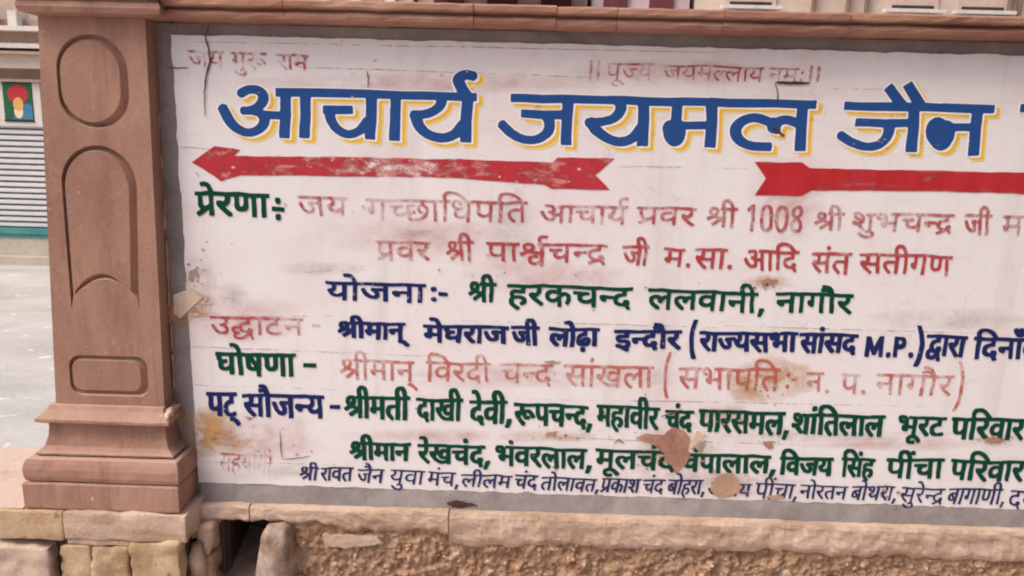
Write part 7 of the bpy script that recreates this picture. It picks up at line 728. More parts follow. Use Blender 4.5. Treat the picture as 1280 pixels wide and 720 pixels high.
[[2070,1310,-11,2,-7,4,-12,11,-4,8,7,5,4,0,10,-13,7,-5,10,-2,7,4,3,6,-2,6,-6,2,-10,-3,-3,3,1,8,8,2,2,2,5,30,-2,1,-17,-1,-15,3,-4,-1,-1,-2,4,-7,18,-19,-6,-5,-4,-1,-8,6,-14,19,-5,9,-1,9,2,6,3,3,6,1,8,-3,3,8,1,15,-2,3,-20,0,1,9,22,1,35,-4,15,2,32,-1,2,2,-8,21,-6,5,-8,-2,-2,2,-2,8,13,3,9,-3,6,-6,4,-7,8,-23,45,-3,52,4,15,-2,-2,-9,-16,0,-3,-22,-20,-6,-8,-6,-3,-5,0,-4,1,-7,5,-5,4,-1,6,0,2,8,6,6,8,1,4,-2,2,-6,-1,-5,-5,-10,5,-14,-8,-4,-3,1,-5,13,-26,-13,-7,-1,-3,6,0,3,19,8,-7,4,-7,8,-3,6,0,9,-18,1,-4,-10,-7,-3,-6,3,-5,12,1,7,3,3,40,-3,14,10,15,4,0,13,-36,-2,-44,3,-3,-18,-2,-6,-18,-16,6,-11,14,-17,-6,-6,-3,-1,-3,1,-12,16,-10,20,-3,10,2,5,3,2,6,1,7,-4,4,3,4,9,0,12,-2,1,-34,0,-10,-73,8,-9,1,-6,-1,-9,-3,-6,-5,-5,-7,-3],
[2063,1390,10,0,7,3,3,27,-23,1,-1,-17,-5,-12,3,-2]],
[[2548,1333,-1,2,6,17,2,15,15,1,1,-2,-2,-5,-10,-27],
[2302,1345,2,19,-18,-1,-8,3,-5,6,-1,12,1,7,4,8,7,8,11,4,17,1,2,13,-2,1,-20,-1,-18,-3,-1,8,2,2,91,7,23,-1,54,2,34,-3,24,-1,2,2,-2,18,4,9,4,5,6,5,12,3,10,-1,6,-7,5,-11,0,-18,11,-1,-3,-9,-9,-2,-1,-2,-4,-21,1,-17,-3,-18,0,-18,-1,-2,-11,0,-2,1,7,77,-12,-1,-3,-2,-1,-20,-8,-55,-2,-1,-11,-1,-1,1,0,4,8,52,0,20,-7,1,-2,-1,-2,-25,-3,-14,-4,-10,-8,-6,-16,0,-6,1,-2,2,-4,11,5,43,-11,2,-3,-1,-1,-4,-2,-35,-7,-41,-12,-1,-1,1,8,52,2,28,-10,0,-3,-2,-9,-57,-3,-20,-2,-2,-10,1,-1,1,7,41,4,35,-10,1,-2,-1,-8,-45,-4,-6,-9,-2,-3,1,-4,7,-2,10,4,5,8,5,4,25,-17,1,-3,-2,-2,-24,-10,-54,-2,-2,-11,0,-1,4,9,41,4,35,-1,2,-5,0,-5,0,-2,-2,-6,-37,-8,-42,-2,-1],
[2292,1372,3,1,2,2,-8,18,-2,-4,-1,-8,1,-5],
[2467,1381,5,1,4,6,4,22,0,15,-1,2,-11,1,-2,-2,-3,-37,1,-5],
[2306,1384,2,0,3,16,-10,2,-1,-2],
[2518,1438,13,1,2,1,-1,19,-2,5,-3,3,-6,-2,-5,-8,0,-7]],
[[2642,1328,-8,18,-12,1,-11,4,-10,6,-5,8,-2,14,2,12,2,7,6,6,6,4,18,2,3,12,-2,2,-5,1,-28,0,-1,2,2,8,128,-5,58,4,-1,-10,-12,-1,-1,-1,-9,-73,-2,-8,-3,-1,-9,0,-1,2,8,79,-17,-1,-4,-2,-6,-45,-1,-32,-2,-2,-11,-1,-2,2,2,16,-1,5,-13,-4,-16,1,-7,4,-7,12,-2,15,10,5,5,9,0,6,-3,10,-32,3,-3,-26,-17,2,-11,-2,-6,-6,-2,-10,1,-7,3,-7,6,-5,6,-2,5,-1,2,11,5,4,8,1,8,-5,2,-9,-2,-6,-5,-5,7,-16,-8,-5],
[2690,1368,11,2,11,9,4,26,1,11,-1,3,-22,0,2,-11,-2,-10,-6,-10,-9,-7,4,-10]],
],
}
def decode(words):
    """each word: outlines as start point then steps, in half millimetres"""
    out = []
    for outlines in words:
        g = []
        for nums in outlines:
            l = []; X = Y = 0
            for k in range(0, len(nums), 2): X += nums[k]; Y += nums[k+1]; l.append((X/2000, Y/2000))
            g.append(l)
        out.append(g)
    return out
LBL = {'title': 'large blue title lettering', 'title_gap': 'white rim round the blue title letters', 'title_shade': 'yellow drop shade of the title letters', 'title_edge': 'pale yellow rim of the title shade',
       'salute': 'small faded red salutation at top left', 'invocation': 'small faded red invocation above the title', 'inspire_head': 'dark green heading of the first line', 'inspire': 'washed-out red lettering of the first line',
       'inspire_two': 'worn red lettering of the second line', 'plan_head': 'navy heading of the third line', 'plan': 'dark green lettering of the third line', 'opening_head': 'rubbed red heading of the fourth line',
       'opening': 'navy lettering of the fourth line with M.P. in brackets', 'announce_head': 'dark green heading of the fifth line', 'announce': 'faded orange-red lettering of the fifth line', 'courtesy_head': 'navy heading of the sixth line',
       'courtesy': 'dark green lettering of the sixth line', 'family': 'dark green lettering of the seventh line', 'helpers_head': 'almost vanished red heading at bottom left', 'helpers': 'thin navy lettering of the bottom line'}
YY = {'title_edge': -.0006, 'title_shade': -.0009, 'title_gap': -.0012}
for k, s in TXT.items(): sheet('lettering', decode(s), YY.get(k, -.0016), P[k], wall, LBL[k])
# arrows
ar1 = [(240, 203), (268, 183), (300, 187), (292, 195), (420, 196), (560, 199), (690, 203), (697, 197), (768, 198), (744, 219), (762, 237), (690, 236), (680, 231), (560, 222), (420, 220), (300, 219), (276, 227), (268, 220)]
ar2 = [(943, 202), (1002, 203), (1012, 210), (1150, 213), (1285, 216), (1480, 220), (1480, 211), (1530, 235), (1480, 256), (1480, 246), (1285, 242), (1150, 239), (1014, 238), (1002, 245), (943, 244), (957, 223)]
for a, mt, lb in ((ar1, 'arrow_worn', 'scuffed red arrow pointing left'), (ar2, 'arrow', 'solid red arrow running off to the right')):
    lp = ragged([px(*p) for p in a], .0018, .015, 5)
    if mt == 'arrow_worn':
        ar_o = sheet('arrow_undercoat', [ragged([px(*p) for p in a], .0020, .015, 2)], -.0007, M['arrow_under'], wall)
    sheet('arrow', [lp], -.0014, M[mt], wall, lb)
# stains, bare patches, cracks
def blob(cu, cv, ru, rv, seed, n=26, jag=.35):
    o = []
    for i in range(n):
        t = 2*math.pi*i/n; k = 1 + jag*fbm((math.cos(t)*1.3 + seed, math.sin(t)*1.3, seed), 1.2, 3); o.append(px(cu + ru*k*math.cos(t), cv + rv*k*math.sin(t)))
    return o
def soft_patch(cu, cv, ru, rv, mat, seed):
    n, k = 30, 5; V = []; F = []; wt = []
    for r in range(k+1):
        rim = blob(cu, cv, max(.02, ru*r/k), max(.02, rv*r/k), seed, n, .30)
        V += [(p[0], -.0004, p[1]) for p in rim]; wt += [1 - (r/k)**1.6]*n
    for r in range(k): F += [(r*n + i, (r+1)*n + i, (r+1)*n + (i+1) % n, r*n + (i+1) % n) for i in range(n)]
    F = [f[::-1] for f in F]
    o = obj('stain', V, F, mat, wall); at = o.data.attributes.new('soak', 'FLOAT', 'POINT'); at.data.foreach_set('value', wt)
for cu, cv, ru, rv, mt in ((262, 545, 52, 34, 'stain'), (958, 476, 58, 30, 'stain'), (905, 520, 40, 16, 'stain_tan'), (238, 388, 40, 26, 'stain'), (330, 550, 70, 40, 'stain_pink'), (300, 400, 90, 30, 'stain_pink'), (520, 295, 110, 30, 'stain_pink'), (560, 105, 260, 14, 'stain_pink'),
                            (690, 345, 110, 24, 'stain_pink'), (840, 92, 150, 18, 'stain_pink'), (690, 470, 180, 18, 'stain_pink'), (560, 545, 120, 10, 'stain_pink'), (1120, 555, 120, 10, 'stain_pink'), (250, 350, 26, 34, 'stain_grey'), (290, 370, 22, 20, 'stain_grey'),
                            (400, 336, 60, 10, 'stain_grey'), (640, 290, 40, 60, 'stain_grey'), (520, 290, 30, 6, 'stain_grey'), (985, 250, 60, 60, 'stain_pink'), (1180, 400, 120, 16, 'stain_grey'), (1000, 545, 200, 9, 'stain_grey'), (900, 600, 120, 14, 'stain_grey'), (330, 590, 70, 14, 'stain_grey'), (845, 562, 60, 36, 'stain_tan'), (912, 606, 44, 24, 'stain_tan'), (690, 545, 60, 9, 'stain_tan'), (1245, 550, 40, 10, 'stain_tan'), (962, 352, 34, 10, 'stain_tan')):
    soft_patch(cu, cv, ru, rv, M[mt], cu*.13)
q = lambda pts: [px(740 + a/4.923, 500 + b/4.923) for a, b in pts]
chips = [(q([(268, 228), (330, 206), (440, 214), (498, 165), (560, 188), (592, 222), (600, 260), (582, 300), (604, 335), (580, 390), (545, 420), (515, 452), (492, 402), (440, 380), (452, 330), (400, 292), (345, 262)]), 'chip_red', .003),
         ([px(740 + (822 + (88 + 9*math.sin(3*t))*math.cos(t))/4.923, 500 + (522 + (80 + 10*math.cos(2*t + 1))*math.sin(t))/4.923) for t in [2*math.pi*i/18 for i in range(18)]], 'chip_tan', .0026),
         (q([(1040, 245), (1100, 240), (1135, 300), (1090, 320), (1045, 280)]), 'chip_red', .002), (q([(118, 272), (165, 222), (212, 265), (180, 262), (160, 250)]), 'chip_red', .002),
         (q([(640, 300), (655, 262), (700, 245), (690, 282), (672, 322)]), 'chip_grey', .002), (q([(640, 190), (700, 212), (672, 250), (610, 300), (590, 280)]), 'chip_cream', .0022),
         ([px(*p) for p in ((948, 352), (957, 345), (975, 348), (972, 358), (950, 358))], 'chip_red', .002),
         ([px(*p) for p in ((217, 368), (240, 360), (254, 372), (240, 384), (226, 398), (218, 392))], 'chip_cream', .003),
         ([px(*p) for p in ((236, 336), (246, 330), (250, 345), (240, 358), (232, 352))], 'chip_grey', .002),
         ([px(*p) for p in ((304, 520), (318, 521), (312, 526))], 'chip_red', .002), ([px(*p) for p in ((1098, 620), (1112, 619), (1107, 627))], 'chip_red', .002),
         ([px(*p) for p in ((1224, 548), (1240, 543), (1259, 548), (1252, 556), (1232, 555))], 'chip_red', .002),
         ([px(*p) for p in ((952, 620), (975, 616), (985, 622), (968, 628))], 'chip_tan', .002), ([px(*p) for p in ((676, 452), (690, 449), (706, 453), (690, 456))], 'chip_grey', .002),
         ([px(*p) for p in ((680, 540), (700, 537), (694, 546), (683, 546))], 'chip_red', .002), ([px(*p) for p in ((688, 583), (700, 580), (696, 590))], 'chip_red', .002)]
for i, (lp, mt, th) in enumerate(chips):
    if i not in (0, 1, 4, 5, 7):                                # the small losses
        gx = sum(p[0] for p in lp)/len(lp); gz = sum(p[1] for p in lp)/len(lp); lp = [(gx + (p[0]-gx)*.72, gz + (p[1]-gz)*.66) for p in lp]
    prism('bare_patch', ragged(ragged(lp, .0030, .012, i*1.7), .0014, .0035, i*2.9), -th*.55 - .0006, .002, M[mt], wall)
for kind_, spots, cnt in (('chip_red', ((845, 560, 46, 26), (905, 520, 40, 14), (800, 548, 40, 12), (955, 355, 20, 8), (700, 545, 60, 8), (1240, 550, 30, 8), (962, 550, 30, 12), (1100, 615, 40, 8)), 120),
                          ('chip_tan', ((910, 605, 34, 22), (958, 478, 40, 22), (262, 545, 30, 30), (330, 560, 60, 22), (975, 625, 24, 6)), 90), ('chip_cream', ((240, 375, 20, 26), (470, 100, 200, 20), (500, 210, 240, 22), (400, 260, 120, 14)), 80), ('chip_grey', ((250, 345, 24, 28), (640, 340, 300, 40), (760, 480, 330, 60)), 60)):
    gl = []
    for i in range(cnt):
        cu, cv, ru, rv = random.choice(spots); u = random.gauss(cu, ru*.55); v = random.gauss(cv, rv*.55); r = random.uniform(.4, 1.5)*(1 if random.random() < .8 else 2)
        if not (222 < u < 1275 and 60 < v < 600 + (u-250)*.03): continue
        n = random.randint(5, 8); a0 = random.random()*6; gl.append([[px(u + r*random.uniform(.6, 1.5)*math.cos(a0 + 6.283*k/n), v + r*random.uniform(.4, 1.0)*math.sin(a0 + 6.283*k/n)) for k in range(n)]])
    sheet('paint_flakes', gl, -.0021, M[kind_], wall)
prism('bare_patch', ragged([px(558, 629, -.01), px(572, 625, -.01), px(584, 628, -.01), px(596, 631, -.01), px(578, 634, -.01), px(566, 633, -.01)], .003, .006, 4), -.0125, .004, M['crack'], wall)
cr = [([(262, 30), (257, 46), (261, 60), (263, 78), (258, 98), (256, 115), (257, 146)], .0042), ([(459, 89), (461, 98), (460, 109)], .003), ([(969, 103), (988, 104), (1012, 104)], .0075),
      ([(210, 84), (222, 85), (236, 85)], .003), ([(350, 538), (351, 555), (353, 572)], .003), ([(353, 573), (368, 573), (388, 570)], .0025), ([(968, 103), (972, 118), (970, 131)], .0028), ([(964, 158), (972, 164), (980, 170)], .006),
      ([(826, 520), (838, 517), (852, 512)], .004), ([(752, 508), (756, 520)], .003)]
for pts, ww in cr:
    pp = []
    for i in range(len(pts)-1):
        for j in range(4): t = j/4; pp.append((pts[i][0]*(1-t) + pts[i+1][0]*t + random.uniform(-.5, .5), pts[i][1]*(1-t) + pts[i+1][1]*t + random.uniform(-.3, .3)))
    pp.append(pts[-1]); yc = -.0035 if pts[0][1] < 620 else -.022
    sheet('crack', [ribbon([px(*p) for p in pp], ww)], yc, M['crack'], wall)
for (u0, v0, u1, v1) in ((216, 183, 262, 186), (372, 84, 620, 92), (640, 93, 740, 97), (1012, 110, 1160, 113), (770, 208, 938, 211), (222, 396, 420, 395), (440, 333, 470, 333), (380, 340, 455, 336), (560, 400, 900, 409), (215, 432, 560, 446), (900, 407, 1240, 417), (640, 498, 1160, 508), (640, 545, 1000, 556), (250, 577, 420, 580), (240, 52, 900, 66), (230, 481, 420, 487)):
    k = 14; sheet('hairline_crack', [ribbon([px(u0 + (u1-u0)*i/k, v0 + (v1-v0)*i/k + .9*fbm((u0 + i*.6, v0, 0), .7, 2)) for i in range(k+1)], .0028)], -.0012, M['hair'], wall)

# ------------------------------------------------------------------ stone pillar
pil = thing('stone_pillar', 'pink sandstone gate pillar with sunken oval and arched panels on a moulded base', 'pillar', (-1.05, .08, .632))
YF = -.05
def rrect(x0, x1, z0, z1, r, n=10):
    o = []
    for cx, cz, a0 in ((x1-r, z1-r, 0), (x0+r, z1-r, 90), (x0+r, z0+r, 180), (x1-r, z0+r, 270)):
        for i in range(n+1): a = R(a0 + 90*i/n); o.append((cx + r*math.cos(a), cz + r*math.sin(a)))
    return o
def arch_panel(e=0, dx=0):
    xl, xr, zt, zb = -1.139 + e + dx, -.953 - e*1.0 + dx, 1.5535 - e, 1.145 + e*.6; lean = .010
    cx = (xl+xr)/2; r = (xr-xl)/2; o = []
    for i in range(25): a = math.pi*i/24; o.append((cx + r*math.cos(a), zt - .095 + (.095 - 0)*math.sin(a)))
    o += [(xl - lean*.0, zb)]
    n = 16; rise = .062
    for i in range(1, n): t = i/n; o.append((xl + (xr-xl)*t - .004, zb + .016 + e*.4 + rise*math.sin(math.pi*t)**.8))
    o += [(xr - .014, zb)]
    return o
panels = [(lambda e, dx: rrect(-1.1295 + e + dx, -.958 - e + dx, 1.594 + e, 1.8125 - e, .082 - e*.6), .014), (arch_panel, .014), (lambda e, dx: rrect(-1.157 + e + dx, -.9535 - e + dx, .918 + e, 1.0245 - e, .030 - e*.5), .011)]
zs0, zs1 = .893, 1.851
face = [(-.917, zs0), (-.909, zs1), (-1.164, zs1), (-1.199, zs0)]
mb = MB(); loops = [face] + [f(0, 0) for f, _ in panels]
pts, tris = tess(loops); Ff = []
def orient(t, P_):
    a, b, c = (P_[k] for k in t); return t if (b[0]-a[0])*(c[1]-a[1]) - (b[1]-a[1])*(c[0]-a[0]) > 0 else (t[0], t[2], t[1])
mb.add([(p[0], YF, p[1]) for p in pts], [orient(t, pts) for t in tris])
# sides and back
mb.add([(-.917, YF, zs0), (-.909, YF, zs1), (-1.164, YF, zs1), (-1.199, YF, zs0), (-.917, .21, zs0), (-.909, .21, zs1), (-1.164, .21, zs1), (-1.199, .21, zs0)], [(1, 0, 4, 5), (3, 2, 6, 7), (4, 7, 6, 5)])
mb.go('shaft', M['pillar'], pil)
for f, dep in panels:
    mb = MB(); a = f(0, 0); n = len(a)
    rings_ = [(a, YF), (f(.0025, -.0005), YF + dep), (f(.0065, -.002), YF + dep*1.15), (f(.0135, -.0075), YF + dep*.25)]; c = f(.0145, -.008)
    rings_.append((c, YF + dep*.20)); 
    for (la, ya), (lb, yb2) in zip(rings_, rings_[1:]):
        mb.add([(p[0], ya, p[1]) for p in la] + [(p[0], yb2, p[1]) for p in lb], [(i, (i+1) % n, (i+1) % n + n, i + n) for i in range(n)])
    pts, tris = tess([c]); mb.add([(p[0], YF + dep*.20, p[1]) for p in pts], [orient(t, pts) for t in tris])
    mb.go('sunken_panel', M['pillar'], pil)
def loft(name, rings, mat, par, nseg=14, amp=.0016):
    """stack of square rings (x0, x1, yfront, yback, z): moulding with slightly worn edges"""
    V = []; F = []; per = 4*nseg
    for (x0, x1, y0, y1, z) in rings:
        c = [(x0, y0), (x1, y0), (x1, y1), (x0, y1)]
        for s in range(4):
            for k in range(nseg):
                t = k/nseg; x = c[s][0]*(1-t) + c[(s+1) % 4][0]*t; y = c[s][1]*(1-t) + c[(s+1) % 4][1]*t
                e = amp*fbm((x*1.0, y, z*2), 20, 3); V.append((x + e*.6, y + e, z + e*.6))
    for j in range(len(rings)-1):
        for i in range(per): F.append((j*per + i, j*per + (i+1) % per, (j+1)*per + (i+1) % per, (j+1)*per + i))
    F += [tuple(range(per))[::-1], tuple(range((len(rings)-1)*per, len(rings)*per))]
    return obj(name, V, F, mat, par)
def ring(h, yf, z, cx=-1.062): return (cx - h, cx + h, yf, .26, z)
loft('base_slab', [ring(.199, -.110, .630, -1.066), ring(.200, -.112, .634, -1.066), ring(.200, -.112, .697, -1.066), ring(.197, -.109, .701, -1.066)], M['pillar'], pil)
loft('base_torus', [ring(.186, -.099, .7012), ring(.187, -.099, .7045), ring(.196, -.108, .706), ring(.199, -.112, .718), ring(.1995, -.1125, .738), ring(.197, -.109, .752), ring(.192, -.104, .7625), ring(.187, -.099, .7645)], M['pillar'], pil)
loft('base_scotia', [ring(.165, -.077, .7646), ring(.165, -.077, .768), ring(.176, -.088, .7685), ring(.177, -.089, .773), ring(.170, -.082, .779), ring(.160, -.074, .788), ring(.153, -.068, .812), ring(.150, -.066, .836), ring(.151, -.067, .853)], M['pillar'], pil)
loft('base_ledge', [ring(.164, -.084, .8532), ring(.171, -.092, .857), ring(.171, -.092, .864), ring(.160, -.081, .874), ring(.150, -.070, .884), ring(.147, -.062, .8935)], M['pillar'], pil)
stone('mortar_repair', -.918, -.897, -.078, -.045, .866, .884, M['chip_cream'], pil, .006, .006, 2, 50, 3, label='pale broken mortar on the right corner of the ledge')
stone('mortar_repair', -.910, -.893, -.052, -.012, .870, .890, M['chip_tan'], pil, .006, .006, 2, 50, 5)
# cap under the coping
capr = lambda h, yf, z: (-1.025 - h, -1.025 + h*1.02, yf, .26, z)
loft('capital', [capr(.142, -.066, 1.8515), capr(.163, -.085, 1.856), capr(.167, -.090, 1.868), capr(.165, -.088, 1.880), capr(.158, -.080, 1.884), capr(.158, -.080, 1.888), capr(.172, -.096, 1.891), capr(.174, -.098, 1.915), capr(.170, -.094, 1.921)], M['pillar'], pil)
for z0, z1 in ((.925, 1.02), (1.035, 1.10), (1.15, 1.32), (1.345, 1.43), (1.50, 1.535), (1.60, 1.64)):    # flaked pale mortar along the joint of pillar and frame
    prism('joint_mortar', ragged([(-.913, z0), (-.908, z0 + .004), (-.9080, z1), (-.911, z1 - .006)], .0035, .009, z0*9), -.004, .01, M['chip_tan'], pil)
# ------------------------------------------------------------------ stone plinth under wall and pillar
pl = thing('stone_plinth', 'crumbling plinth of sandstone blocks and brown rubble below the sign, with a square drain hole', 'plinth', (0, .05, 0))
yb = -.12
stone('course_stone', -2.6, -1.345, yb, .27, .548, .627, M['block_pink'], pl, .0045, .003, 4, 10, 1)
stone('course_stone', -1.340, -1.165, yb, .27, .548, .627, M['block'], pl, .0045, .003, 4, 12, 2)
stone('course_stone', -1.159, -.845, yb - .004, .27, .555, .629, M['ledge'], pl, .0045, .005, 5, 12, 3)
stone('course_stone', -1.157, -.990, yb - .001, .2, .539, .5545, M['ledge'], pl, .003, .003, 3, 20, 4)
prism('plinth_top', [(-2.6, .6262), (-1.270, .6262), (-1.270, .6312), (-2.6, .6312)], -.112, .275, M['block_pink'], pl)
xs = [(-2.6, -2.1), (-2.09, -1.62), (-1.61, -1.205), (-1.183, -1.101), (-1.095, -1.003), (-.988, -.866)]
for i, (a, b) in enumerate(xs):
    stone('foundation_block', a, b, -.118 - (.010 if i in (2, 5) else 0), .2, .36, .553 if i == 5 else .534 - (.006 if i == 2 else 0), M['block_pink'] if i < 3 else M['block'], pl, .004, .007, 5, 20, 10 + i)
xs2 = [-2.6, -2.2, -1.85, -1.5, -1.2, -.96, -.80]
for i in range(6): stone('foundation_block', xs2[i] + .006, xs2[i+1] - .006, -.115, .2, .0, .352, M['block'], pl, .014, .006, 4, 10, 30 + i)
MB().box(-2.59, -.86, -.085, .2, 0, .545).go('mortar_core', M['channel'], pl)
# pale ledge on top of the rubble: broken lower edge
def ragged_line(l, amp, step, seed):
    o = []
    for a, b in zip(l, l[1:]):
        k = max(1, int(abs(b[0]-a[0])/step))
        for j in range(k): t = j/k; x = a[0] + (b[0]-a[0])*t; o.append((x, a[1] + (b[1]-a[1])*t + amp*fbm((x, seed*3.1, 0), 28, 4)))
    return o + [l[-1]]
def ledge_piece(x0, x1, low, seed, y0=-.037):
    top = [(x0, .618), (x1, .620)]; lo = [p for p in low]
    lp = [(x0, .6165)] + ragged_line(lo, .0105, .007, seed) + [(x1, .6185)]
    # front face broken up by a sheet of small facets: a top arris, a worn belly, a crumbling foot
    V = []; F = []; n = int((x1-x0)/.012) + 1
    def low_at(x):
        q_ = lp[1:-1]
        for a, b in zip(q_, q_[1:]):
            if a[0] <= x <= b[0] and b[0] > a[0]: return a[1] + (b[1]-a[1])*(x-a[0])/(b[0]-a[0])
        return q_[0][1] if x < q_[0][0] else q_[-1][1]
    rows = 9
    for i in range(n+1):
        x = x0 + (x1-x0)*i/n; zt = .6165 + .002*(x-x0)/(x1-x0) + .0016*fbm((x, seed, 0), 30, 3); zb = low_at(x)
        V.append((x, .02, zt))
        for j in range(rows+1):
            t = j/rows; z = zt + (zb-zt)*t
            y = y0 + (.004*(1-t/.08)**2 if t < .08 else 0) + .012*max(0, t-.7)**2*11 - .0055*fbm((x, 3, z), 26, 4)*(1 if t > .05 else .3)
            V.append((x, y, z))
        V.append((x, .02, zb))
    q_ = rows + 3
    for i in range(n):
        for j in range(q_-1): a = i*q_ + j; F.append((a, a+1, a+1+q_, a+q_))
    F += [tuple(range(q_))[::-1], tuple(range(n*q_, n*q_ + q_))]
    obj('ledge_stone', V, F, M['ledge'], pl, smooth=False)
P4 = lambda u, v: px(u, v, -.04)
ledge_piece(-.846, P4(311, 640)[0] - .002, [P4(253, 653), P4(280, 652), P4(311, 654)], 1)
ledge_piece(P4(311, 640)[0] + .002, P4(560, 640)[0], [P4(312, 654), P4(340, 655), P4(400, 657), P4(425, 663), P4(470, 666), P4(520, 667), P4(561, 671)], 2)
ledge_piece(P4(561.5, 640)[0], P4(982, 650)[0], [P4(562, 684), P4(590, 687), P4(640, 684), P4(700, 682), P4(760, 689), P4(840, 688), P4(900, 691), P4(950, 690), P4(982, 692)], 3, -.040)
ledge_piece(P4(982.5, 650)[0], XR, [P4(983, 692), P4(1010, 694), P4(1060, 698), P4(1130, 698), P4(1200, 703), P4(1280, 705), (1.7, .53), (XR, .53)], 4, -.039)
prism('ledge_fragment', ragged([P4(402, 671), P4(470, 674), P4(478, 682), P4(430, 688), P4(405, 684)], .005, .006, 9), -.031, .0, M['ledge'], pl)
# rubble face: uneven mortar and pebbles
def rubble(x0, x1, z0, z1, nx, nz, seed):
    V = []; F = []
    for j in range(nz+1):
        for i in range(nx+1):
            x = x0 + (x1-x0)*i/nx; z = z0 + (z1-z0)*j/nz; p = Vector((x, seed, z))
            h = .009*fbm(p, 9, 3) + .012*max(-.7, fbm(p + Vector((5, 0, 0)), 36, 3)) + .0075*fbm(p, 80, 2)
            V.append((x, -.020 - h, z))
    for j in range(nz):
        for i in range(nx): a = j*(nx+1) + i; F.append((a, a+1, a+nx+2, a+nx+1))
    return obj('rubble_face', V, F, M['rubble'], pl, smooth=True)
rubble(-.655, XR, .40, .59, 900, 58, 0)
rubble(-.655, XR, .0, .40, 200, 26, 1)
mb = MB()
for i in range(520):
    x = random.uniform(-.60, 1.75); z = random.uniform(.42, .575 if x < -.2 else .535); r = .002 + .005*random.random()**2.6; p = Vector((x, 0, z))
    h = .009*fbm(p, 9, 3) + .012*max(-.7, fbm(p + Vector((5, 0, 0)), 36, 3)); y = -.021 - h
    V = []; nn = 6; sq = random.uniform(.6, 1.0); tw = random.random()*6
    for j, (rr, yy) in enumerate(((.45, -1), (1, -.35), (.95, .4))):
        for k in range(nn): a = tw + 6.283*k/nn; V.append((x + r*rr*math.cos(a)*random.uniform(.75, 1.2), y + r*yy*.8, z + r*rr*sq*math.sin(a)*random.uniform(.75, 1.2)))
    mb.add(V, [(a, (a+1) % nn, nn + (a+1) % nn, nn + a)[::-1] for a in range(nn)] + [(nn + a, nn + (a+1) % nn, 2*nn + (a+1) % nn, 2*nn + a)[::-1] for a in range(nn)] + [tuple(range(nn))])
mb.go('grit', M['grit'], pl, kind='stuff')
MB().box(-.648, XR, .004, .2, 0, .60).go('rubble_core', M['rubble'], pl)
MB().box(-.86, -.79, .02, .2, 0, .60).go('rubble_core', M['channel'], pl)
# drain: dark channel with grey silt, stones as cheeks
dr = MB(); dr.box(-.80, -.645, .185, .2, 0, .60); dr.box(-.81, -.645, -.01, .19, .578, .60); dr.box(-.82, -.795, .0, .19, .30, .60); dr.box(-.655, -.63, .0, .19, .30, .60)
dr.go('drain_channel', M['channel'], pl)
V = []; F = []
for j in range(13):
    for i in range(11):
        x = -.815 + .18*i/10; t = j/12; y = -.10 + .28*t; z = .375 + .085*t - .02*math.sin(math.pi*i/10) + .006*fbm((x, y, 0), 30, 3); V.append((x, y, z))
for j in range(12):
    for i in range(10): a = j*11 + i; F.append((a, a+1, a+12, a+11))
obj('drain_silt', V, F, M['silt'], pl, smooth=True)
MB().box(-.81, -.65, -.09, .18, 0, .375).go('drain_sill', M['red_stone'], pl)
stone('cheek_stone', -.858, -.814, -.062, .06, .478, .572, M['ledge'], pl, .010, .008, 3, 30, 41, skew=.16)
stone('cheek_stone', -.850, -.806, -.070, .06, .36, .482, M['red_stone'], pl, .010, .008, 3, 30, 42)
stone('cheek_stone', -.872, -.822, -.085, .06, .36, .530, M['red_stone'], pl, .016, .010, 3, 24, 43)
stone('cheek_stone', -.712, -.598, -.085, .08, .28, .574, M['grey_stone'], pl, .030, .006, 4, 17, 44, taper=.42, skew=.06, label='grey rounded stone right of the drain hole')
stone('cheek_stone', -.869, -.846, -.06, .06, .53, .60, M['red_stone'], pl, .008, .006, 3, 30, 45)

# ------------------------------------------------------------------ shop across the lane
D = 7.08
sh = thing('shop_building', 'shop across the lane with a grey roller shutter, teal sill and cream mouldings', 'building', (-6.5, D, 0))
MB().box(-12, -4.75, D + .12, D + 6, 0, 4.6).go('wall', M['shop'], sh)
MB().box(-12, -4.75, D - .10, D + .12, 0, .10).box(-12, -4.75, D - .02, D + .12, .10, .31).go('step', M['step'], sh)
MB().box(-12, -4.75, D - .03, D + .12, .31, .355).box(-12, -4.75, D - .05, D + .12, .358, .42).go('sill', M['teal'], sh)
mb = MB(); z = .425; i = 0
while z < 1.56:
    mb.add([(-9.5, D + .055, z), (-5.10, D + .055, z), (-9.5, D + .012, z + .014), (-5.10, D + .012, z + .014), (-9.5, D + .012, z + .044), (-5.10, D + .012, z + .044), (-9.5, D + .055, z + .058), (-5.10, D + .055, z + .058)], [(0, 1, 3, 2), (2, 3, 5, 4), (4, 5, 7, 6)]); z += .066
rs = mb.go('roller_shutter', M['shutter'], sh); MB().box(-9.5, -5.10, D + .08, D + .12, .42, 1.62).go('shutter_backing', M['dark'], rs)
mb = MB(); mb.box(-12, -4.75, D - .01, D + .12, 1.575, 1.62); mb.box(-5.935, -5.88, D - .01, D + .12, 1.62, 2.05); mb.box(-5.545, -5.46, D - .01, D + .12, 1.62, 2.05); mb.box(-5.10, -5.0, D - .01, D + .12, .42, 2.05)
mb.go('signboard_frame', M['white'], sh)
mb = MB(); mb.box(-12, -4.75, D - .06, D + .12, 2.055, 2.085); mb.go('lintel', M['shop_brown'], sh)
mb = MB(); mb.box(-12, -4.75, D - .10, D + .12, 2.20, 2.345); mb.go('fascia', M['cream'], sh)
for z0, z1, dp, mt in ((2.345, 2.375, .18, 'shop_brown'), (2.41, 2.46, .16, 'white'), (2.46, 2.585, .10, 'shop_brown'), (2.585, 2.635, .22, 'white')):
    MB().box(-12, -4.75, D - dp, D + .12, z0, z1).go('cornice', M[mt], sh)
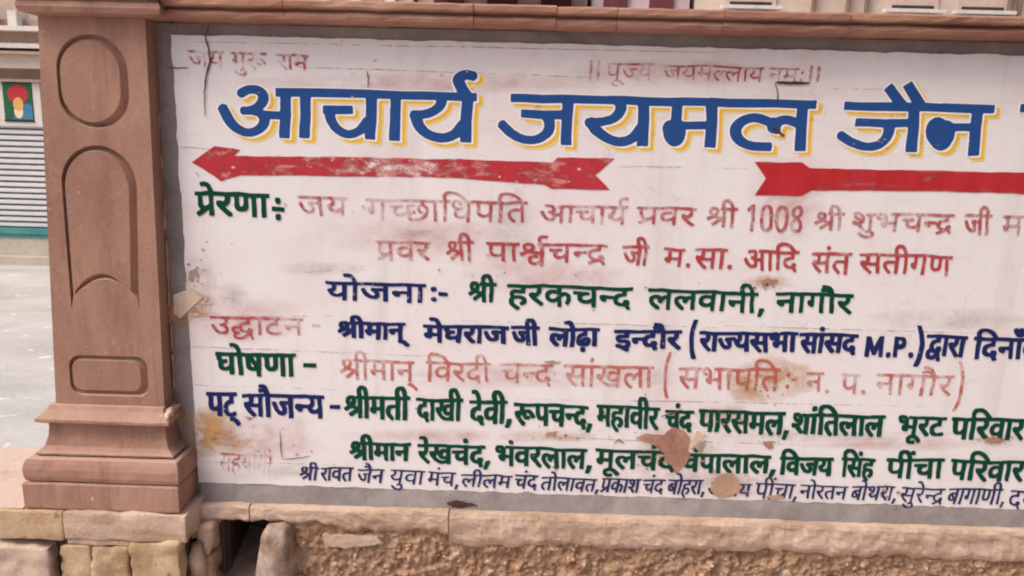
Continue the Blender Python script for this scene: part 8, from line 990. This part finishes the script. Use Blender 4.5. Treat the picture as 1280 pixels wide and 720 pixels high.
MB().box(-12, -4.75, D - .05, D + .12, 2.637, 2.72).go('parapet', M['shop_brown'], sh)
for i in range(10):                                             # white balusters over the cornice
    x = -5.68 - .19*i
    if i == 0: continue
    MB().lathe(x, D - .12, [(.05, 2.637), (.05, 2.67), (.028, 2.70), (.055, 2.77), (.03, 2.86), (.045, 2.90), (.05, 2.97)], 12).go('baluster', M['white'], sh, smooth=True)
MB().box(-12, -5.70, D - .18, D - .06, 2.972, 3.05).go('handrail', M['white'], sh)
MB().box(-5.66, -5.56, D - .16, D + .05, 2.637, 2.80).go('baluster_pier', M['white'], sh)
# poster: flat print of a man in a red turban
po = thing('wall_poster', 'small poster of a red-turbaned man on green, fixed above the grey shutter', 'poster', (-5.715, D - .015, 1.63))
MB().box(-5.875, -5.55, D - .018, D - .004, 1.635, 2.045).go('poster_sheet', M['pgreen'], po)
MB().box(-5.88, -5.545, D - .022, D - .003, 1.622, 1.645).go('poster_border', M['pdark'], po)
def ell(cx, cz, rx, rz, n=28): return [(cx + rx*math.cos(2*math.pi*i/n), cz + rz*math.sin(2*math.pi*i/n)) for i in range(n)]
sheet('printed_robe', [[(-5.79, 1.65), (-5.555, 1.65), (-5.555, 1.80), (-5.62, 1.83), (-5.72, 1.74)]], D - .0188, M['pblue'], po)
sheet('printed_turban', [ell(-5.705, 1.925, .115, .10) + []], D - .0196, M['pred'], po)
sheet('printed_face', [ell(-5.71, 1.815, .058, .075)], D - .0204, M['pyellow'], po)
sheet('printed_beard', [ell(-5.712, 1.735, .05, .075)], D - .0200, M['pcream'], po)

# ------------------------------------------------------------------ houses behind the wall (only a strip of them shows above the coping)
def house(label, x0, x1, y, h, wall_m, trim_m, cat='house'):
    t = thing('house', label, cat, ((x0+x1)/2, y, 0), 'houses behind the wall')
    MB().box(x0, x1, y, y + 6, 0, h).go('wall', M[wall_m], t)
    MB().box(x0 - .05, x1 + .05, y - .12, y + 6.1, h, h + .15).go('roof', M[trim_m], t)
    MB().box(x0 + .02, x1 - .02, y - .14, y - .002, 2.84, 2.955).go('string_course', M[trim_m], t)
    return t
h1 = house('pale pink house with slim white pilasters behind the wall', -4.6, -1.32, 7.3, 5.4, 'pinkwall', 'white')
for x in (-3.9, -3.35, -2.35, -2.0, -1.62): MB().box(x, x + .11, 7.22, 7.299, 2.956, 5.2).go('pilaster', M['white'], h1)
for x in (-3.2, -2.2, -1.85):
    wn = MB().box(x, x + .2, 7.27, 7.299, 3.0, 4.3).go('window', M['shop_brown'], h1); MB().box(x - .03, x + .23, 7.25, 7.268, 2.965, 2.995).go('sill', M['white'], wn)
h2 = house('house with a dark maroon awning, left of the lilac one', -1.28, .62, 7.4, 4.8, 'pinkwall', 'shop_brown')
aw = MB()
for i in range(20):
    a = -1.2 + i*.088; b = a + .088; s0 = .03*abs(math.sin(i*1.3)); aw.add([(a, 6.75, 3.03 + s0), (b, 6.75, 3.03 + .03*abs(math.sin((i+1)*1.3))), (b, 7.38, 3.6), (a, 7.38, 3.6)], [(0, 1, 2, 3)])
aw.go('awning', M['maroon'], h2)
for x in (-1.1, -.5, .1): MB().box(x, x + .34, 7.37, 7.399, 2.98, 4.2).go('window', M['maroon'], h2)
h3 = house('narrow lilac house between the maroon awning and the cream house', .66, 1.72, 7.2, 4.9, 'lilac', 'lilac')
for x in (.78, 1.28): MB().box(x, x + .26, 7.16, 7.199, 3.0, 4.2).go('window', M['maroon'], h3)
h4 = house('broad cream house with drainpipes and white sills at right', 1.78, 9.5, 7.2, 5.2, 'cream', 'white')
for x in (2.1, 3.85, 4.6, 6.6, 7.8):
    wn = MB().box(x, x + .55, 7.17, 7.199, 3.06, 4.3).go('window', M['pinkwall'], h4); MB().box(x - .05, x + .6, 7.08, 7.168, 3.02, 3.055).go('sill', M['white'], wn)
    MB().box(x + .05, x + .5, 7.16, 7.169, 3.07, 3.10).go('window_bar', M['dark'], wn)
for x in (3.05, 3.42, 3.62, 5.15, 5.25): MB().lathe(x, 7.14, [(.028, 2.957), (.028, 5.19)], 10).go('drainpipe', M['shop_brown'], h4, smooth=True)

shade_house = thing('house', 'added unseen dark house that shades the right end of the painted wall', 'house', (4.6, -3.5, 0))  # unseen house, added only to block sky light from the board's right side
MB().box(2.40, 6.5, -9.5, .6, 0, 9.2).go('wall', rough_mat('shade_house_dark_stone', [(.035, .025, .02, 1), (.07, .05, .04, 1)], 3, 20), shade_house)  # very dark so the added house bounces little light onto the wall
MB().box(2.36, 6.6, -9.6, .7, 9.2, 9.4).go('roof', M['coping'], shade_house)
dd_ = MB().box(2.365, 2.398, -4.2, -3.2, .02, 2.1).go('door', M['teal'], shade_house); MB().box(2.34, 2.364, -3.36, -3.30, .95, 1.10).go('handle', M['dark'], dd_)
for y_ in (-6.6, -1.9):
    wn = MB().box(2.37, 2.398, y_, y_ + .8, 2.9, 4.1).go('window', M['dark'], shade_house); MB().box(2.31, 2.369, y_ - .06, y_ + .86, 2.83, 2.895).go('sill', M['ledge'], wn)
